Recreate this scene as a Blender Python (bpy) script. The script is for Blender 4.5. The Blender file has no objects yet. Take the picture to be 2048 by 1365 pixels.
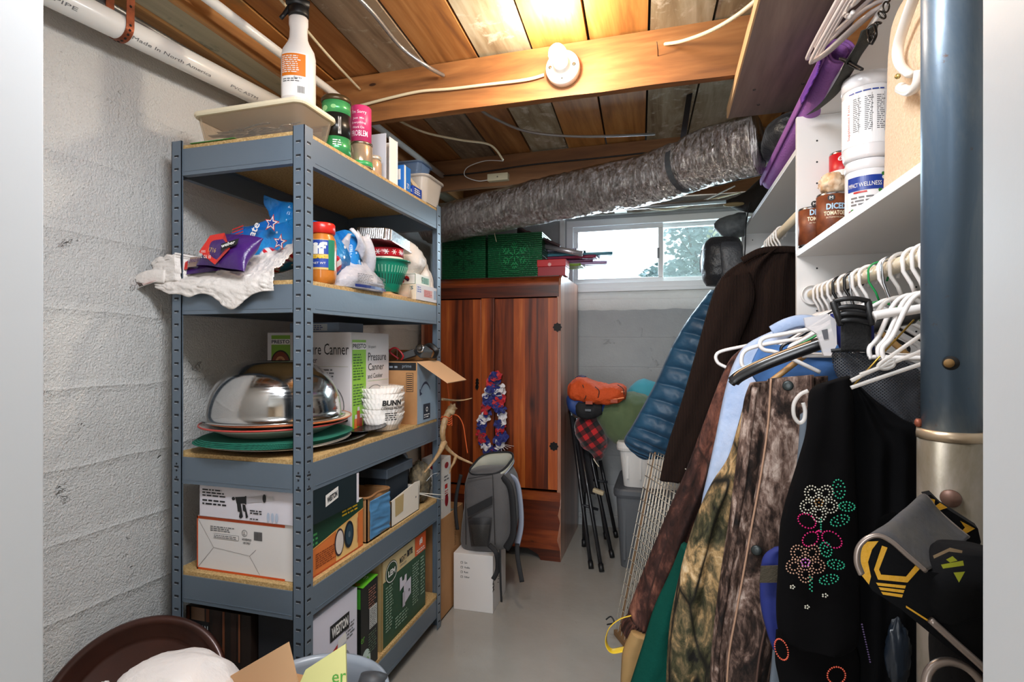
import bpy, math, random
from mathutils import Vector, Matrix, noise
random.seed(7)
PI = math.pi
scene = bpy.context.scene
COL = scene.collection

# ------------------------------------------------------------------ camera, world, light, exposure
FPX, HOR, CXP, CAMH = 1070.0, 690.0, 1024.0, 1.23
YAW = math.radians(16.1)
cam_d = bpy.data.cameras.new('camera'); cam = bpy.data.objects.new('camera', cam_d); COL.objects.link(cam)
cam.location = (0, 0, CAMH); cam.rotation_euler = (PI / 2, 0, YAW)
cam_d.sensor_width = 36; cam_d.lens = 36 * FPX / 2048; cam_d.shift_y = (HOR - 682.5) / 2048
cam_d.clip_start = 0.02
scene.camera = cam
scene.view_settings.view_transform = 'Standard'; scene.view_settings.look = 'None'
scene.view_settings.gamma = 1; scene.view_settings.use_curve_mapping = False
scene.view_settings.exposure = 0.0

w = bpy.data.worlds.new('sky'); scene.world = w; w.use_nodes = True
wn = w.node_tree; wn.nodes.clear()
wo = wn.nodes.new('ShaderNodeOutputWorld'); wb = wn.nodes.new('ShaderNodeBackground')
wb.inputs[0].default_value = (0.80, 0.91, 1.0, 1); wb.inputs[1].default_value = 3.2
wn.links.new(wb.outputs[0], wo.inputs[0])

def area(name, loc, rot, sx, sy, power, color, spread=None):
    l = bpy.data.lights.new(name, 'AREA'); l.shape = 'RECTANGLE'; l.size = sx; l.size_y = sy
    l.energy = power; l.color = color
    if spread: l.spread = spread
    o = bpy.data.objects.new(name, l); COL.objects.link(o); o.location = loc; o.rotation_euler = rot
    return o
# unseen fill lights near doorway and in hall; daylight through the basement window
area('near_fill_light', (-0.30, 0.62, 2.06), (math.radians(38), 0, math.radians(6)), 0.7, 0.25, 25, (0.93, 0.96, 1.0))  # added fill above the frame, no ceiling lamp hangs here
area('hall_fill_light', (-0.25, -2.25, 1.2), (math.radians(90), 0, 0), 1.6, 1.9, 78, (0.90, 0.95, 1.0))  # cool fill added in the hall behind the camera
area('window_daylight', (-0.05, 3.78, 1.86), (math.radians(-70), 0, 0), 1.1, 0.4, 30, (0.86, 0.94, 1.0))
bl = bpy.data.lights.new('bulb_light', 'POINT'); bl.energy = 17; bl.color = (1.0, 0.86, 0.68); bl.shadow_soft_size = 0.03
blo = bpy.data.objects.new('bulb_light', bl); COL.objects.link(blo)
blo.location = (-0.34, 1.62, 2.176)

# ------------------------------------------------------------------ picture -> world
_s, _c = math.sin(YAW), math.cos(YAW)
def ray(px, py):
    a = (px - CXP) / FPX
    return Vector((a * _c - _s, a * _s + _c, (HOR - py) / FPX))
def X_(px, py, x):
    d = ray(px, py); t = x / d.x; return Vector((x, d.y * t, CAMH + d.z * t))
def Y_(px, py, y):
    d = ray(px, py); t = y / d.y; return Vector((d.x * t, y, CAMH + d.z * t))
def Z_(px, py, z):
    d = ray(px, py); t = (z - CAMH) / d.z; return Vector((d.x * t, d.y * t, z))

# ------------------------------------------------------------------ materials
def lin(h):
    if isinstance(h, str):
        h = h.lstrip('#'); c = [int(h[i:i + 2], 16) / 255 for i in (0, 2, 4)]
        c = [(x / 12.92 if x <= 0.04045 else ((x + 0.055) / 1.055) ** 2.4) for x in c]
        return (c[0], c[1], c[2], 1)
    return h
MATS = {}
class NT:
    def __init__(s, m): s.t = m.node_tree; s.n = s.t.nodes
    def new(s, typ, **kw):
        n = s.n.new(typ)
        for k, v in kw.items(): setattr(n, k, v)
        return n
    def link(s, a, b): s.t.links.new(a, b)
    def val(s, node, name, v):
        node.inputs[name].default_value = v; return node
    def math(s, op, a, b=None, c=None):
        n = s.new('ShaderNodeMath', operation=op)
        for i, q in enumerate((a, b, c)):
            if q is None: continue
            if isinstance(q, (int, float)): n.inputs[i].default_value = q
            else: s.link(q, n.inputs[i])
        return n.outputs[0]
    def ramp(s, fac, stops, interp='LINEAR'):
        r = s.new('ShaderNodeValToRGB'); cr = r.color_ramp; cr.interpolation = interp
        while len(cr.elements) < len(stops): cr.elements.new(0.5)
        for e, (p, c) in zip(cr.elements, stops): e.position = p; e.color = lin(c)
        s.link(fac, r.inputs[0]); return r.outputs[0]
    def mix(s, fac, a, b, bt='MIX'):
        n = s.new('ShaderNodeMix', data_type='RGBA', blend_type=bt)
        for sock, q in ((n.inputs[0], fac), (n.inputs[6], a), (n.inputs[7], b)):
            if isinstance(q, (int, float)): sock.default_value = q
            elif isinstance(q, (str, tuple)): sock.default_value = lin(q)
            else: s.link(q, sock)
        return n.outputs[2]
    def coord(s, scale=(1, 1, 1), rot=(0, 0, 0), kind='Object'):
        tc = s.new('ShaderNodeTexCoord'); mp = s.new('ShaderNodeMapping')
        mp.inputs['Scale'].default_value = scale; mp.inputs['Rotation'].default_value = rot
        s.link(tc.outputs[kind], mp.inputs[0]); return mp.outputs[0]
    def noise(s, vec, scale, detail=4, rough=0.55, dist=0.0):
        n = s.new('ShaderNodeTexNoise'); s.link(vec, n.inputs['Vector'])
        n.inputs['Scale'].default_value = scale; n.inputs['Detail'].default_value = detail
        n.inputs['Roughness'].default_value = rough; n.inputs['Distortion'].default_value = dist
        return n.outputs[0]
    def voro(s, vec, scale, feature='F1', rand=1.0, out=0):
        n = s.new('ShaderNodeTexVoronoi', feature=feature); s.link(vec, n.inputs['Vector'])
        n.inputs['Scale'].default_value = scale; n.inputs['Randomness'].default_value = rand
        return n.outputs[out]
    def wave(s, vec, scale, dist=0, d='X', prof='SIN', detail=2, dscale=1):
        n = s.new('ShaderNodeTexWave', bands_direction=d, wave_profile=prof); s.link(vec, n.inputs['Vector'])
        n.inputs['Scale'].default_value = scale; n.inputs['Distortion'].default_value = dist
        n.inputs['Detail'].default_value = detail; n.inputs['Detail Scale'].default_value = dscale
        return n.outputs[1]
    def bump(s, h, strength, dist=0.01, normal=None):
        b = s.new('ShaderNodeBump'); b.inputs['Strength'].default_value = strength; b.inputs['Distance'].default_value = dist
        s.link(h, b.inputs['Height'])
        if normal is not None: s.link(normal, b.inputs['Normal'])
        return b.outputs[0]
def newmat(name):
    m = bpy.data.materials.new(name); m.use_nodes = True; t = NT(m)
    p = t.n['Principled BSDF']
    return m, t, p
def M(color, rough=0.6, metal=0.0, bump=None, var=None, spec=None, sheen=0, trans=0, coat=0, name=None):
    key = (color, rough, metal, bump, var, spec, sheen, trans, coat)
    if key in MATS: return MATS[key]
    m, t, p = newmat(name or 'paint_' + str(color).strip('#'))
    p.inputs['Base Color'].default_value = lin(color)
    p.inputs['Roughness'].default_value = rough; p.inputs['Metallic'].default_value = metal
    if spec is not None: p.inputs['Specular IOR Level'].default_value = spec
    if sheen: p.inputs['Sheen Weight'].default_value = sheen
    if trans: p.inputs['Transmission Weight'].default_value = trans
    if coat: p.inputs['Coat Weight'].default_value = coat; p.inputs['Coat Roughness'].default_value = 0.1
    v = t.coord()
    if var:
        sc, c2 = var[:2]
        f = t.noise(v, sc, 5, 0.6)
        f = t.ramp(f, [(0.35, '#000000'), (0.7, '#ffffff')])
        t.link(t.mix(f, color, c2), p.inputs['Base Color'])
    if bump:
        h = t.noise(v, bump[0], 5, 0.6)
        t.link(t.bump(h, bump[1], bump[2] if len(bump) > 2 else 0.004), p.inputs['Normal'])
    MATS[key] = m; return m
def clear(color='#ffffff', opac=0.25, rough=0.08, name='clear_plastic'):
    key = ('clear', color, opac, rough)
    if key in MATS: return MATS[key]
    m, t, p = newmat(name)
    tr = t.new('ShaderNodeBsdfTransparent'); tr.inputs[0].default_value = lin(color)
    p.inputs['Base Color'].default_value = lin(color); p.inputs['Roughness'].default_value = rough
    mx = t.new('ShaderNodeMixShader'); lw = t.new('ShaderNodeLayerWeight'); lw.inputs[0].default_value = 0.12
    f = t.math('MULTIPLY_ADD', lw.outputs['Fresnel'], 0.4, opac)
    f = t.math('MINIMUM', f, 1.0)
    t.link(f, mx.inputs[0]); t.link(tr.outputs[0], mx.inputs[1]); t.link(p.outputs[0], mx.inputs[2])
    t.link(mx.outputs[0], t.n['Material Output'].inputs[0])
    MATS[key] = m; return m
def wood(name, stops, plank=None, grain=(30, 30, 1.2), rough=0.5, tint=0.5, knots=None, bump=0.15, seed=0.0, stain=None, gap=None, coat=0):
    """plank=(axis, width): the tint changes from board to board; grain scale per axis (small along the grain)."""
    if name in MATS: return MATS[name]
    m, t, p = newmat(name)
    v = t.coord()
    tc = t.new('ShaderNodeSeparateXYZ'); t.link(v, tc.inputs[0])
    vv = v
    if plank:
        ax = tc.outputs[plank[0]]
        pid = t.math('FLOOR', t.math('DIVIDE', t.math('ADD', ax, 10 + seed), plank[1]))
        wn_ = t.new('ShaderNodeTexWhiteNoise', noise_dimensions='1D'); t.link(pid, wn_.inputs['W'])
        cmb = t.new('ShaderNodeCombineXYZ')
        for i in range(3): t.link(wn_.outputs['Value'], cmb.inputs[i])
        sc = t.new('ShaderNodeVectorMath', operation='SCALE'); t.link(cmb.outputs[0], sc.inputs[0]); sc.inputs['Scale'].default_value = 9.0
        ad = t.new('ShaderNodeVectorMath', operation='ADD'); t.link(v, ad.inputs[0]); t.link(sc.outputs[0], ad.inputs[1])
        vv = ad.outputs[0]
    mp = t.new('ShaderNodeMapping'); mp.inputs['Scale'].default_value = grain; t.link(vv, mp.inputs[0])
    g1 = t.noise(mp.outputs[0], 1.0, 6, 0.6, 0.9)
    g2 = t.noise(mp.outputs[0], 4.0, 3, 0.6, 0.3)
    f = t.math('ADD', t.math('MULTIPLY', g1, 0.75), t.math('MULTIPLY', g2, 0.25))
    if plank: f = t.math('ADD', f, t.math('MULTIPLY', t.math('SUBTRACT', wn_.outputs['Value'], 0.5), tint))
    col = t.ramp(f, stops)
    if knots:
        mk = t.new('ShaderNodeMapping'); mk.inputs['Scale'].default_value = knots[0]; t.link(vv, mk.inputs[0])
        d = t.voro(mk.outputs[0], 1.0)
        d2 = t.math('ADD', d, t.math('MULTIPLY', g1, 0.06))
        k = t.ramp(d2, [(0.06, '#ffffff'), (knots[1], '#909090'), (knots[1] + 0.08, '#000000')])
        col = t.mix(k, col, knots[2])
    if stain:
        s = t.noise(v, stain[0], 5, 0.65, 0.4); s = t.ramp(s, [(stain[2], '#000000'), (stain[2] + 0.12, '#ffffff')])
        col = t.mix(s, col, stain[1])
    t.link(col, p.inputs['Base Color']); p.inputs['Roughness'].default_value = rough
    if coat: p.inputs['Coat Weight'].default_value = coat; p.inputs['Coat Roughness'].default_value = 0.25
    t.link(t.bump(f, bump, 0.003), p.inputs['Normal'])
    MATS[name] = m; return m

# ------------------------------------------------------------------ mesh builder
class MB:
    def __init__(s): s.v = []; s.f = []; s.mi = []; s.sm = []; s.mats = []
    def mid(s, m):
        if m not in s.mats: s.mats.append(m)
        return s.mats.index(m)
    def add(s, vs, fs, m, smooth=False, T=None):
        b = len(s.v); k = s.mid(m)
        for p in vs:
            p = Vector(p); s.v.append(T @ p if T is not None else p)
        for f in fs: s.f.append([i + b for i in f]); s.mi.append(k); s.sm.append(smooth)
        return s
    def box(s, a, b, m, T=None):
        x0, y0, z0 = a; x1, y1, z1 = b
        vs = [(x0, y0, z0), (x1, y0, z0), (x1, y1, z0), (x0, y1, z0), (x0, y0, z1), (x1, y0, z1), (x1, y1, z1), (x0, y1, z1)]
        fs = [(0, 3, 2, 1), (4, 5, 6, 7), (0, 1, 5, 4), (1, 2, 6, 5), (2, 3, 7, 6), (3, 0, 4, 7)]
        return s.add(vs, fs, m, False, T)
    def bar(s, p, q, w, h, m, up=Vector((0, 0, 1))):
        p = Vector(p); q = Vector(q); d = (q - p); L = d.length; d.normalize()
        sx = d.cross(up)
        if sx.length < 1e-4: sx = d.cross(Vector((0, 1, 0)))
        sx.normalize(); uz = sx.cross(d)
        T = Matrix(((d.x, sx.x, uz.x, p.x), (d.y, sx.y, uz.y, p.y), (d.z, sx.z, uz.z, p.z), (0, 0, 0, 1)))
        return s.box((0, -w / 2, -h / 2), (L, w / 2, h / 2), m, T)
    def tube(s, pts, r, m, n=8, closed=False, T=None, flat=None):
        pts = [Vector(p) for p in pts]; N = len(pts)
        rs = r if isinstance(r, (list, tuple)) else [r] * N
        vs = []; prev = None
        for i, p in enumerate(pts):
            a = pts[(i - 1) % N] if (closed or i > 0) else p
            b = pts[(i + 1) % N] if (closed or i < N - 1) else p
            d = (b - a)
            if d.length < 1e-9: d = Vector((0, 0, 1))
            d.normalize()
            if prev is None:
                u = d.orthogonal().normalized() if flat is None else Vector(flat) - d * d.dot(Vector(flat))
                if u.length < 1e-4: u = d.orthogonal()
                u.normalize()
            else:
                u = prev - d * prev.dot(d)
                if u.length < 1e-5: u = d.orthogonal()
                u.normalize()
            prev = u; w_ = d.cross(u)
            ra, rb = rs[i] if isinstance(rs[i], tuple) else (rs[i], rs[i])
            for k in range(n):
                t = 2 * PI * k / n
                vs.append(p + u * (ra * math.cos(t)) + w_ * (rb * math.sin(t)))
        fs = []
        for i in range(N if closed else N - 1):
            j = (i + 1) % N
            for k in range(n):
                l = (k + 1) % n
                fs.append((i * n + k, i * n + l, j * n + l, j * n + k))
        if not closed:
            fs.append(tuple(range(n - 1, -1, -1))); fs.append(tuple((N - 1) * n + k for k in range(n)))
        return s.add(vs, fs, m, True, T)
    def lathe(s, prof, m, T=None, n=32, ex=1.0, ey=1.0, ruffle=None, smooth=True):
        vs = []; fs = []
        for (r, z) in prof:
            for k in range(n):
                t = 2 * PI * k / n; rr = r
                if ruffle: rr = r * (1 + ruffle[1] * math.sin(ruffle[0] * t))
                vs.append((rr * math.cos(t) * ex, rr * math.sin(t) * ey, z))
        for i in range(len(prof) - 1):
            for k in range(n):
                l = (k + 1) % n
                fs.append((i * n + k, i * n + l, (i + 1) * n + l, (i + 1) * n + k))
        if prof[0][0] > 1e-4: fs.append(tuple(range(n - 1, -1, -1)))
        if prof[-1][0] > 1e-4: fs.append(tuple((len(prof) - 1) * n + k for k in range(n)))
        return s.add(vs, fs, m, smooth, T)
    def shell(s, prof, m, T=None, n=32, **k):      # open surface of revolution without caps: give an in-and-out profile
        L0 = len(s.f); s.lathe(prof, m, T, n, **k)
        for _ in range(2):
            if len(s.f) > L0 and len(s.f[-1]) == n and n > 4: s.f.pop(); s.mi.pop(); s.sm.pop()
        return s
    def grid(s, fn, nu, nv, m, smooth=True, cu=False, T=None):
        vs = [fn(i / (nu if cu else nu - 1), j / (nv - 1)) for j in range(nv) for i in range(nu)]
        fs = []
        for j in range(nv - 1):
            for i in range(nu if cu else nu - 1):
                k = (i + 1) % nu
                fs.append((j * nu + i, j * nu + k, (j + 1) * nu + k, (j + 1) * nu + i))
        return s.add(vs, fs, m, smooth, T)
    def prism(s, poly, z0, z1, m, T=None):
        n = len(poly)
        vs = [(x, y, z0) for x, y in poly] + [(x, y, z1) for x, y in poly]
        fs = [tuple(range(n - 1, -1, -1)), tuple(range(n, 2 * n))] + [(i, (i + 1) % n, n + (i + 1) % n, n + i) for i in range(n)]
        return s.add(vs, fs, m, False, T)
    def blob(s, c, r, m, amp=0.1, freq=3.0, seed=0, n=40, flat=None, sharp=False, T=None):
        c = Vector(c); sd = Vector((seed * 3.1, seed * 1.7, seed * 5.3))
        def fn(u, v):
            t = 2 * PI * u; ph = PI * v
            d = Vector((math.sin(ph) * math.cos(t), math.sin(ph) * math.sin(t), -math.cos(ph)))
            q = d * freq + sd
            a = noise.fractal(q, 1.0, 2.0, 3)
            if sharp: a = (0.5 - abs(noise.noise(q)) * 2) + 0.5 * (0.5 - abs(noise.noise(q * 2.3)) * 2)
            k = 1 + amp * a
            p = Vector((d.x * r[0] * k, d.y * r[1] * k, d.z * r[2] * k))
            if flat is not None and p.z < -flat: p.z = -flat + (p.z + flat) * 0.05
            return c + p
        return s.grid(fn, n, n // 2 + 1, m, True, True, T)
    def build(s, name, parent=None, bevel=0, solid=0, origin=None):
        lo = Vector([min(v[i] for v in s.v) for i in range(3)]); hi = Vector([max(v[i] for v in s.v) for i in range(3)])
        o3 = Vector(origin) if origin is not None else Vector(((lo.x + hi.x) / 2, (lo.y + hi.y) / 2, lo.z))
        me = bpy.data.meshes.new(name)
        me.from_pydata([v - o3 for v in s.v], [], s.f)
        for m in s.mats: me.materials.append(m)
        me.polygons.foreach_set('material_index', s.mi); me.polygons.foreach_set('use_smooth', s.sm)
        me.update()
        o = bpy.data.objects.new(name, me); COL.objects.link(o)
        WL[o.name] = o3
        if parent is not None: o.parent = parent; o.location = o3 - WL[parent.name]
        else: o.location = o3
        if bevel:
            b = o.modifiers.new('bevel', 'BEVEL'); b.width = bevel; b.segments = 2; b.limit_method = 'ANGLE'; b.angle_limit = 0.7
        if solid:
            b = o.modifiers.new('solid', 'SOLIDIFY'); b.thickness = solid; b.offset = 0
        return o
WL = {}
def tag(o, label, cat, group=None, kind=None):
    if label: o['label'] = label
    if cat: o['category'] = cat
    if group: o['group'] = group
    if kind: o['kind'] = kind
    return o
def thing(name, label, cat, loc=(0, 0, 0), group=None):
    o = bpy.data.objects.new(name, None); COL.objects.link(o); o.location = loc; o.empty_display_size = 0.05
    WL[o.name] = Vector(loc); return tag(o, label, cat, group)
def struct(mb, name, **k):
    o = mb.build(name, **k); o['kind'] = 'structure'; return o
def copy_tree(o, loc, rz=0, label=None, rot=None):
    c = o.copy(); COL.objects.link(c); c.location = loc; c.rotation_euler = rot or (0, 0, rz)
    if label: c['label'] = label
    for ch in list(o.children):
        d = ch.copy(); COL.objects.link(d); d.parent = c
    WL[c.name] = Vector(loc); return c
def TR(x, y, z, rz=0, rx=0, ry=0):
    return Matrix.Translation((x, y, z)) @ Matrix.Rotation(rz, 4, 'Z') @ Matrix.Rotation(ry, 4, 'Y') @ Matrix.Rotation(rx, 4, 'X')
R = math.radians
def axisT(p, d):
    d = Vector(d).normalized(); q = Vector((0, 0, 1)).rotation_difference(d)
    return Matrix.Translation(Vector(p)) @ q.to_matrix().to_4x4()
def spline(pts, n=6, closed=False):
    P = [Vector(p) for p in pts]; out = []; N = len(P)
    rng = range(N if closed else N - 1)
    for i in rng:
        p0 = P[(i - 1) % N] if (closed or i > 0) else P[i]
        p1 = P[i]; p2 = P[(i + 1) % N]; p3 = P[(i + 2) % N] if (closed or i < N - 2) else p2
        for k in range(n):
            t = k / n
            out.append(0.5 * ((2 * p1) + (p2 - p0) * t + (2 * p0 - 5 * p1 + 4 * p2 - p3) * t * t + (3 * p1 - p0 - 3 * p2 + p3) * t ** 3))
    if not closed: out.append(P[-1])
    return out
def lerp(a, b, t): return a + (b - a) * t

# ------------------------------------------------------------------ printed artwork on faces
_tc = {}
def text_shape(s, bold=0.0):
    k = (s, bold)
    if k in _tc: return _tc[k]
    cu = bpy.data.curves.new('t', 'FONT'); cu.body = s; cu.offset = bold; cu.resolution_u = 2
    o = bpy.data.objects.new('t', cu); COL.objects.link(o)
    me = bpy.data.meshes.new_from_object(o)
    vs = [(v.co.x, v.co.y) for v in me.vertices]; fs = [tuple(p.vertices) for p in me.polygons]
    bpy.data.objects.remove(o); bpy.data.curves.remove(cu); bpy.data.meshes.remove(me)
    x0 = min(v[0] for v in vs); x1 = max(v[0] for v in vs); y0 = min(v[1] for v in vs); y1 = max(v[1] for v in vs)
    vs = [((x - x0) / (x1 - x0), (y - y0) / (y1 - y0)) for x, y in vs]
    _tc[k] = (vs, fs, (x1 - x0) / (y1 - y0)); return _tc[k]
class Art:
    """prints onto a mapped face: mp(x, y, e) -> point, in metres on the face, e lifts off by layers."""
    def __init__(s, mb, mp): s.mb = mb; s.mp = mp
    def rect(s, x0, y0, x1, y1, m, e=1, n=1):
        vs = []; 
        for j in (0, 1):
            for i in range(n + 1): vs.append(s.mp(lerp(x0, x1, i / n), y1 if j else y0, e))
        s.mb.add(vs, [(i, i + 1, n + 2 + i, n + 1 + i) for i in range(n)], m)
    def poly(s, pts, m, e=1):
        s.mb.add([s.mp(x, y, e) for x, y in pts], [tuple(range(len(pts)))], m)
    def disc(s, cx, cy, rx, ry, m, e=1, n=28):
        s.poly([(cx + rx * math.cos(2 * PI * k / n), cy + ry * math.sin(2 * PI * k / n)) for k in range(n)], m, e)
    def ring(s, cx, cy, rx, ry, t, m, e=1, n=32, a0=0, a1=2 * PI):
        vs = []; fs = []
        for k in range(n + 1):
            a = lerp(a0, a1, k / n)
            vs.append(s.mp(cx + rx * math.cos(a), cy + ry * math.sin(a), e)); vs.append(s.mp(cx + (rx - t) * math.cos(a), cy + (ry - t) * math.sin(a), e))
        for k in range(n): fs.append((2 * k, 2 * k + 2, 2 * k + 3, 2 * k + 1))
        s.mb.add(vs, fs, m)
    def text(s, st, x, y, w, h, m, e=2, bold=0.0, slant=0, rot=0):
        vs, fs, asp = text_shape(st, bold)
        if w is None: w = h * asp * 0.85
        o = []
        for a, b in vs:
            X = a * w + slant * b * h; Y = b * h
            if rot: X, Y = X * math.cos(rot) - Y * math.sin(rot), X * math.sin(rot) + Y * math.cos(rot)
            o.append(s.mp(x + X, y + Y, e))
        s.mb.add(o, fs, m)
    def fine(s, x0, y0, x1, y1, rows, m, e=2, seed=0):   # rows of illegible small print
        rg = random.Random(seed); rh = (y1 - y0) / rows
        for r in range(rows):
            y = y1 - (r + 1) * rh; x = x0; end = x1 - rg.random() * (x1 - x0) * 0.3
            while x < end:
                wd = rh * rg.uniform(0.7, 2.6); s.rect(x, y + rh * .15, min(x + wd, end), y + rh * .62, m, e); x += wd + rh * 0.45
    def star(s, cx, cy, r, m, e=1, rot=0, q=0.42, n=5):
        s.poly([(cx + (r if k % 2 == 0 else r * q) * math.sin(rot + PI * k / n), cy + (r if k % 2 == 0 else r * q) * math.cos(rot + PI * k / n)) for k in range(2 * n)], m, e)
def face(T, which, W, D, H, eps=0.0006):
    """mapper for a box local frame (x width, y depth, z height; front is y=0)."""
    def mp(x, y, e=1):
        d = eps * e
        p = {'front': (x, -d, y), 'right': (W + d, x, y), 'left': (-d, D - x, y), 'top': (x, y, H + d), 'back': (W - x, D + d, y)}[which]
        return T @ Vector(p)
    return mp
def cyl(T, r, z0=0, a0=0, eps=0.0006):
    """x runs round the cylinder (metres) from angle a0 (local), y up."""
    def mp(x, y, e=1):
        a = a0 + x / r; rr = r + eps * e
        return T @ Vector((rr * math.cos(a), rr * math.sin(a), z0 + y))
    return mp
def carton(name, label, cat, T, W, D, H, m, arts=None, body='carton_body', group=None, bevel=0.0015, parent=None, mats=None):
    """a printed box: body + printed artwork as parts; T maps its local frame (front bottom left corner at 0)."""
    c = T @ Vector((W / 2, D / 2, 0))
    root = thing(name, label, cat, c, group) if parent is None else parent
    b = MB()
    if mats:
        x0, y0, z0, x1, y1, z1 = 0, 0, 0, W, D, H
        vs = [(x0, y0, z0), (x1, y0, z0), (x1, y1, z0), (x0, y1, z0), (x0, y0, z1), (x1, y0, z1), (x1, y1, z1), (x0, y1, z1)]
        for f, k in (((0, 3, 2, 1), 'bottom'), ((4, 5, 6, 7), 'top'), ((0, 1, 5, 4), 'front'), ((1, 2, 6, 5), 'right'), ((2, 3, 7, 6), 'back'), ((3, 0, 4, 7), 'left')):
            b.add([vs[i] for i in f], [(0, 1, 2, 3)], mats.get(k, m), False, T)
    else: b.box((0, 0, 0), (W, D, H), m, T)
    b.build(body, root, bevel=0 if mats else bevel)
    if arts:
        a = MB()
        for which, fn in arts.items(): fn(Art(a, face(T, which, W, D, H)))
        if a.v: a.build('printed_artwork', root)
    return root
def rings(mb, ring_list, m, smooth=True, cap=True):
    n = len(ring_list[0]); vs = [p for r in ring_list for p in r]; fs = []
    for j in range(len(ring_list) - 1):
        for i in range(n):
            k = (i + 1) % n; fs.append((j * n + i, j * n + k, (j + 1) * n + k, (j + 1) * n + i))
    if cap:
        fs.append(tuple(range(n - 1, -1, -1))); fs.append(tuple((len(ring_list) - 1) * n + k for k in range(n)))
    mb.add(vs, fs, m, smooth)
def cloth(mb, rows, m, th=0.03, nc=36, nr=60, folds=(), seed=0, back=0.6, wrinkle=0.004, wf=14, nrm=(0, -1, 0), edge=0.5, puff=None, thf=None):
    """hanging cloth body: rows of (left, right) points top to bottom, real thickness th, vertical folds [(count, amp, drift)]."""
    Ls = spline([r[0] for r in rows], 8); Rs = spline([r[1] for r in rows], 8); N = len(Ls) - 1
    nv = Vector(nrm); sd = Vector((seed * 7.7, seed * 2.3, seed))
    ringl = []
    for j in range(nr):
        v = j / (nr - 1); k = min(int(v * N), N - 1); q = v * N - k
        L = Ls[k].lerp(Ls[k + 1], q); Rr = Rs[k].lerp(Rs[k + 1], q)
        t_ = th * (thf(v) if thf else 1); ring = []
        for i in range(2 * nc):
            if i < nc: u = i / nc; side = 1
            else: u = 1 - (i - nc) / nc; side = -back
            p = L.lerp(Rr, u); prof = max(0.0, math.sin(PI * min(max(u, 0), 1))) ** edge
            d = t_ * prof * side
            for (cnt, amp, dr) in folds: d += side * amp * prof * math.sin(2 * PI * cnt * u + dr * v * 6 + seed)
            if puff: d += side * puff(u, v) * prof
            d += wrinkle * side * noise.fractal((p + sd) * wf, 1.0, 2.0, 3) * prof
            ring.append(p + nv * d)
        ringl.append(ring)
    rings(mb, ringl, m)
def bulk(mb, pts, m, **k): mb.blob(pts[0], pts[1], m, **k)
# ================================================================== the room
def mat_leftwall():
    m, t, p = newmat('painted_cast_concrete'); v = t.coord()
    sp = t.new('ShaderNodeSeparateXYZ'); t.link(v, sp.inputs[0])
    wob = t.noise(v, 1.6, 3, 0.5); wob2 = t.noise(v, 22, 4, 0.6)
    z = t.math('ADD', sp.outputs[2], t.math('MULTIPLY', wob, 0.07))
    q = t.math('ABSOLUTE', t.math('SUBTRACT', t.math('FRACT', t.math('DIVIDE', t.math('ADD', z, 10 - 0.055), 0.2)), 0.5))
    ridge = t.ramp(t.math('ADD', q, t.math('MULTIPLY', wob2, 0.05)), [(0.0, '#ffffff'), (0.055, '#a0a0a0'), (0.12, '#000000')])
    stip = t.math('MULTIPLY', t.noise(v, 150, 3, 0.7), 1.8); mid = t.noise(v, 30, 5, 0.65)
    pits = t.ramp(t.noise(v, 9, 5, 0.7, 0.3), [(0.28, '#000000'), (0.34, '#ffffff')])
    h = t.math('ADD', t.math('MULTIPLY', stip, 0.5), t.math('MULTIPLY', mid, 0.7))
    h = t.math('ADD', h, t.math('MULTIPLY', ridge, .75)); h = t.math('ADD', h, t.math('MULTIPLY', pits, 1.2))
    col = t.ramp(t.noise(v, 2.5, 4, 0.6), [(0.3, '#d9d9d7'), (0.7, '#e6e6e4')])
    t.link(col, p.inputs['Base Color']); p.inputs['Roughness'].default_value = 0.62
    t.link(t.bump(h, 1.0, 0.009), p.inputs['Normal']); return m
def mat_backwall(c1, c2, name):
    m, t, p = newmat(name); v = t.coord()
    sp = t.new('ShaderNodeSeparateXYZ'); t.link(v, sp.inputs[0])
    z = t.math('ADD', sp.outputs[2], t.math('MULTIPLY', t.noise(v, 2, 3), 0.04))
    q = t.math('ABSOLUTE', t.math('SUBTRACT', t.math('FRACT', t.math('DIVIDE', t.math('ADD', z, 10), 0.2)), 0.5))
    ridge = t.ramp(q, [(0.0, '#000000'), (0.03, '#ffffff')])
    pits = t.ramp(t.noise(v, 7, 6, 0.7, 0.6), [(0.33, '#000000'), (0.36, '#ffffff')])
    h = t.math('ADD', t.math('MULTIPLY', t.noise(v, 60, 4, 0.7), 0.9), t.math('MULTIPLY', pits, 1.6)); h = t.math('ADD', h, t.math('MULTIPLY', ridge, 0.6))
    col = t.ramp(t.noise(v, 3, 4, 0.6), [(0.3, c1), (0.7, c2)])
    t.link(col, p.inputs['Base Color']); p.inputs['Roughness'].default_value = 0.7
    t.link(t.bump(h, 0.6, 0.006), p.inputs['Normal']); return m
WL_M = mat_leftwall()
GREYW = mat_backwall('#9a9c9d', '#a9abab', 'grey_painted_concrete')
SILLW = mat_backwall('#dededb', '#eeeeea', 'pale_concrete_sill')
WHITEWALL = M('#cfcfcb', 0.7, bump=(80, 0.2), name='white_plaster')
JAMBP = M('#bfc2c5', 0.45, bump=(25, 0.08), name='white_gloss_jamb')
HALLW = M('#cdb9a0', 0.8)
XL, XR, YB = -1.5, 0.75, 3.65
CEIL = 2.27
b = MB(); b.box((XL - .15, .3, 0), (XL, YB + .2, 2.5), WL_M); struct(b, 'wall_left')
b = MB(); b.box((XR, .3, 0), (XR + .15, YB + .2, 2.5), WHITEWALL); struct(b, 'wall_right')
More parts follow.
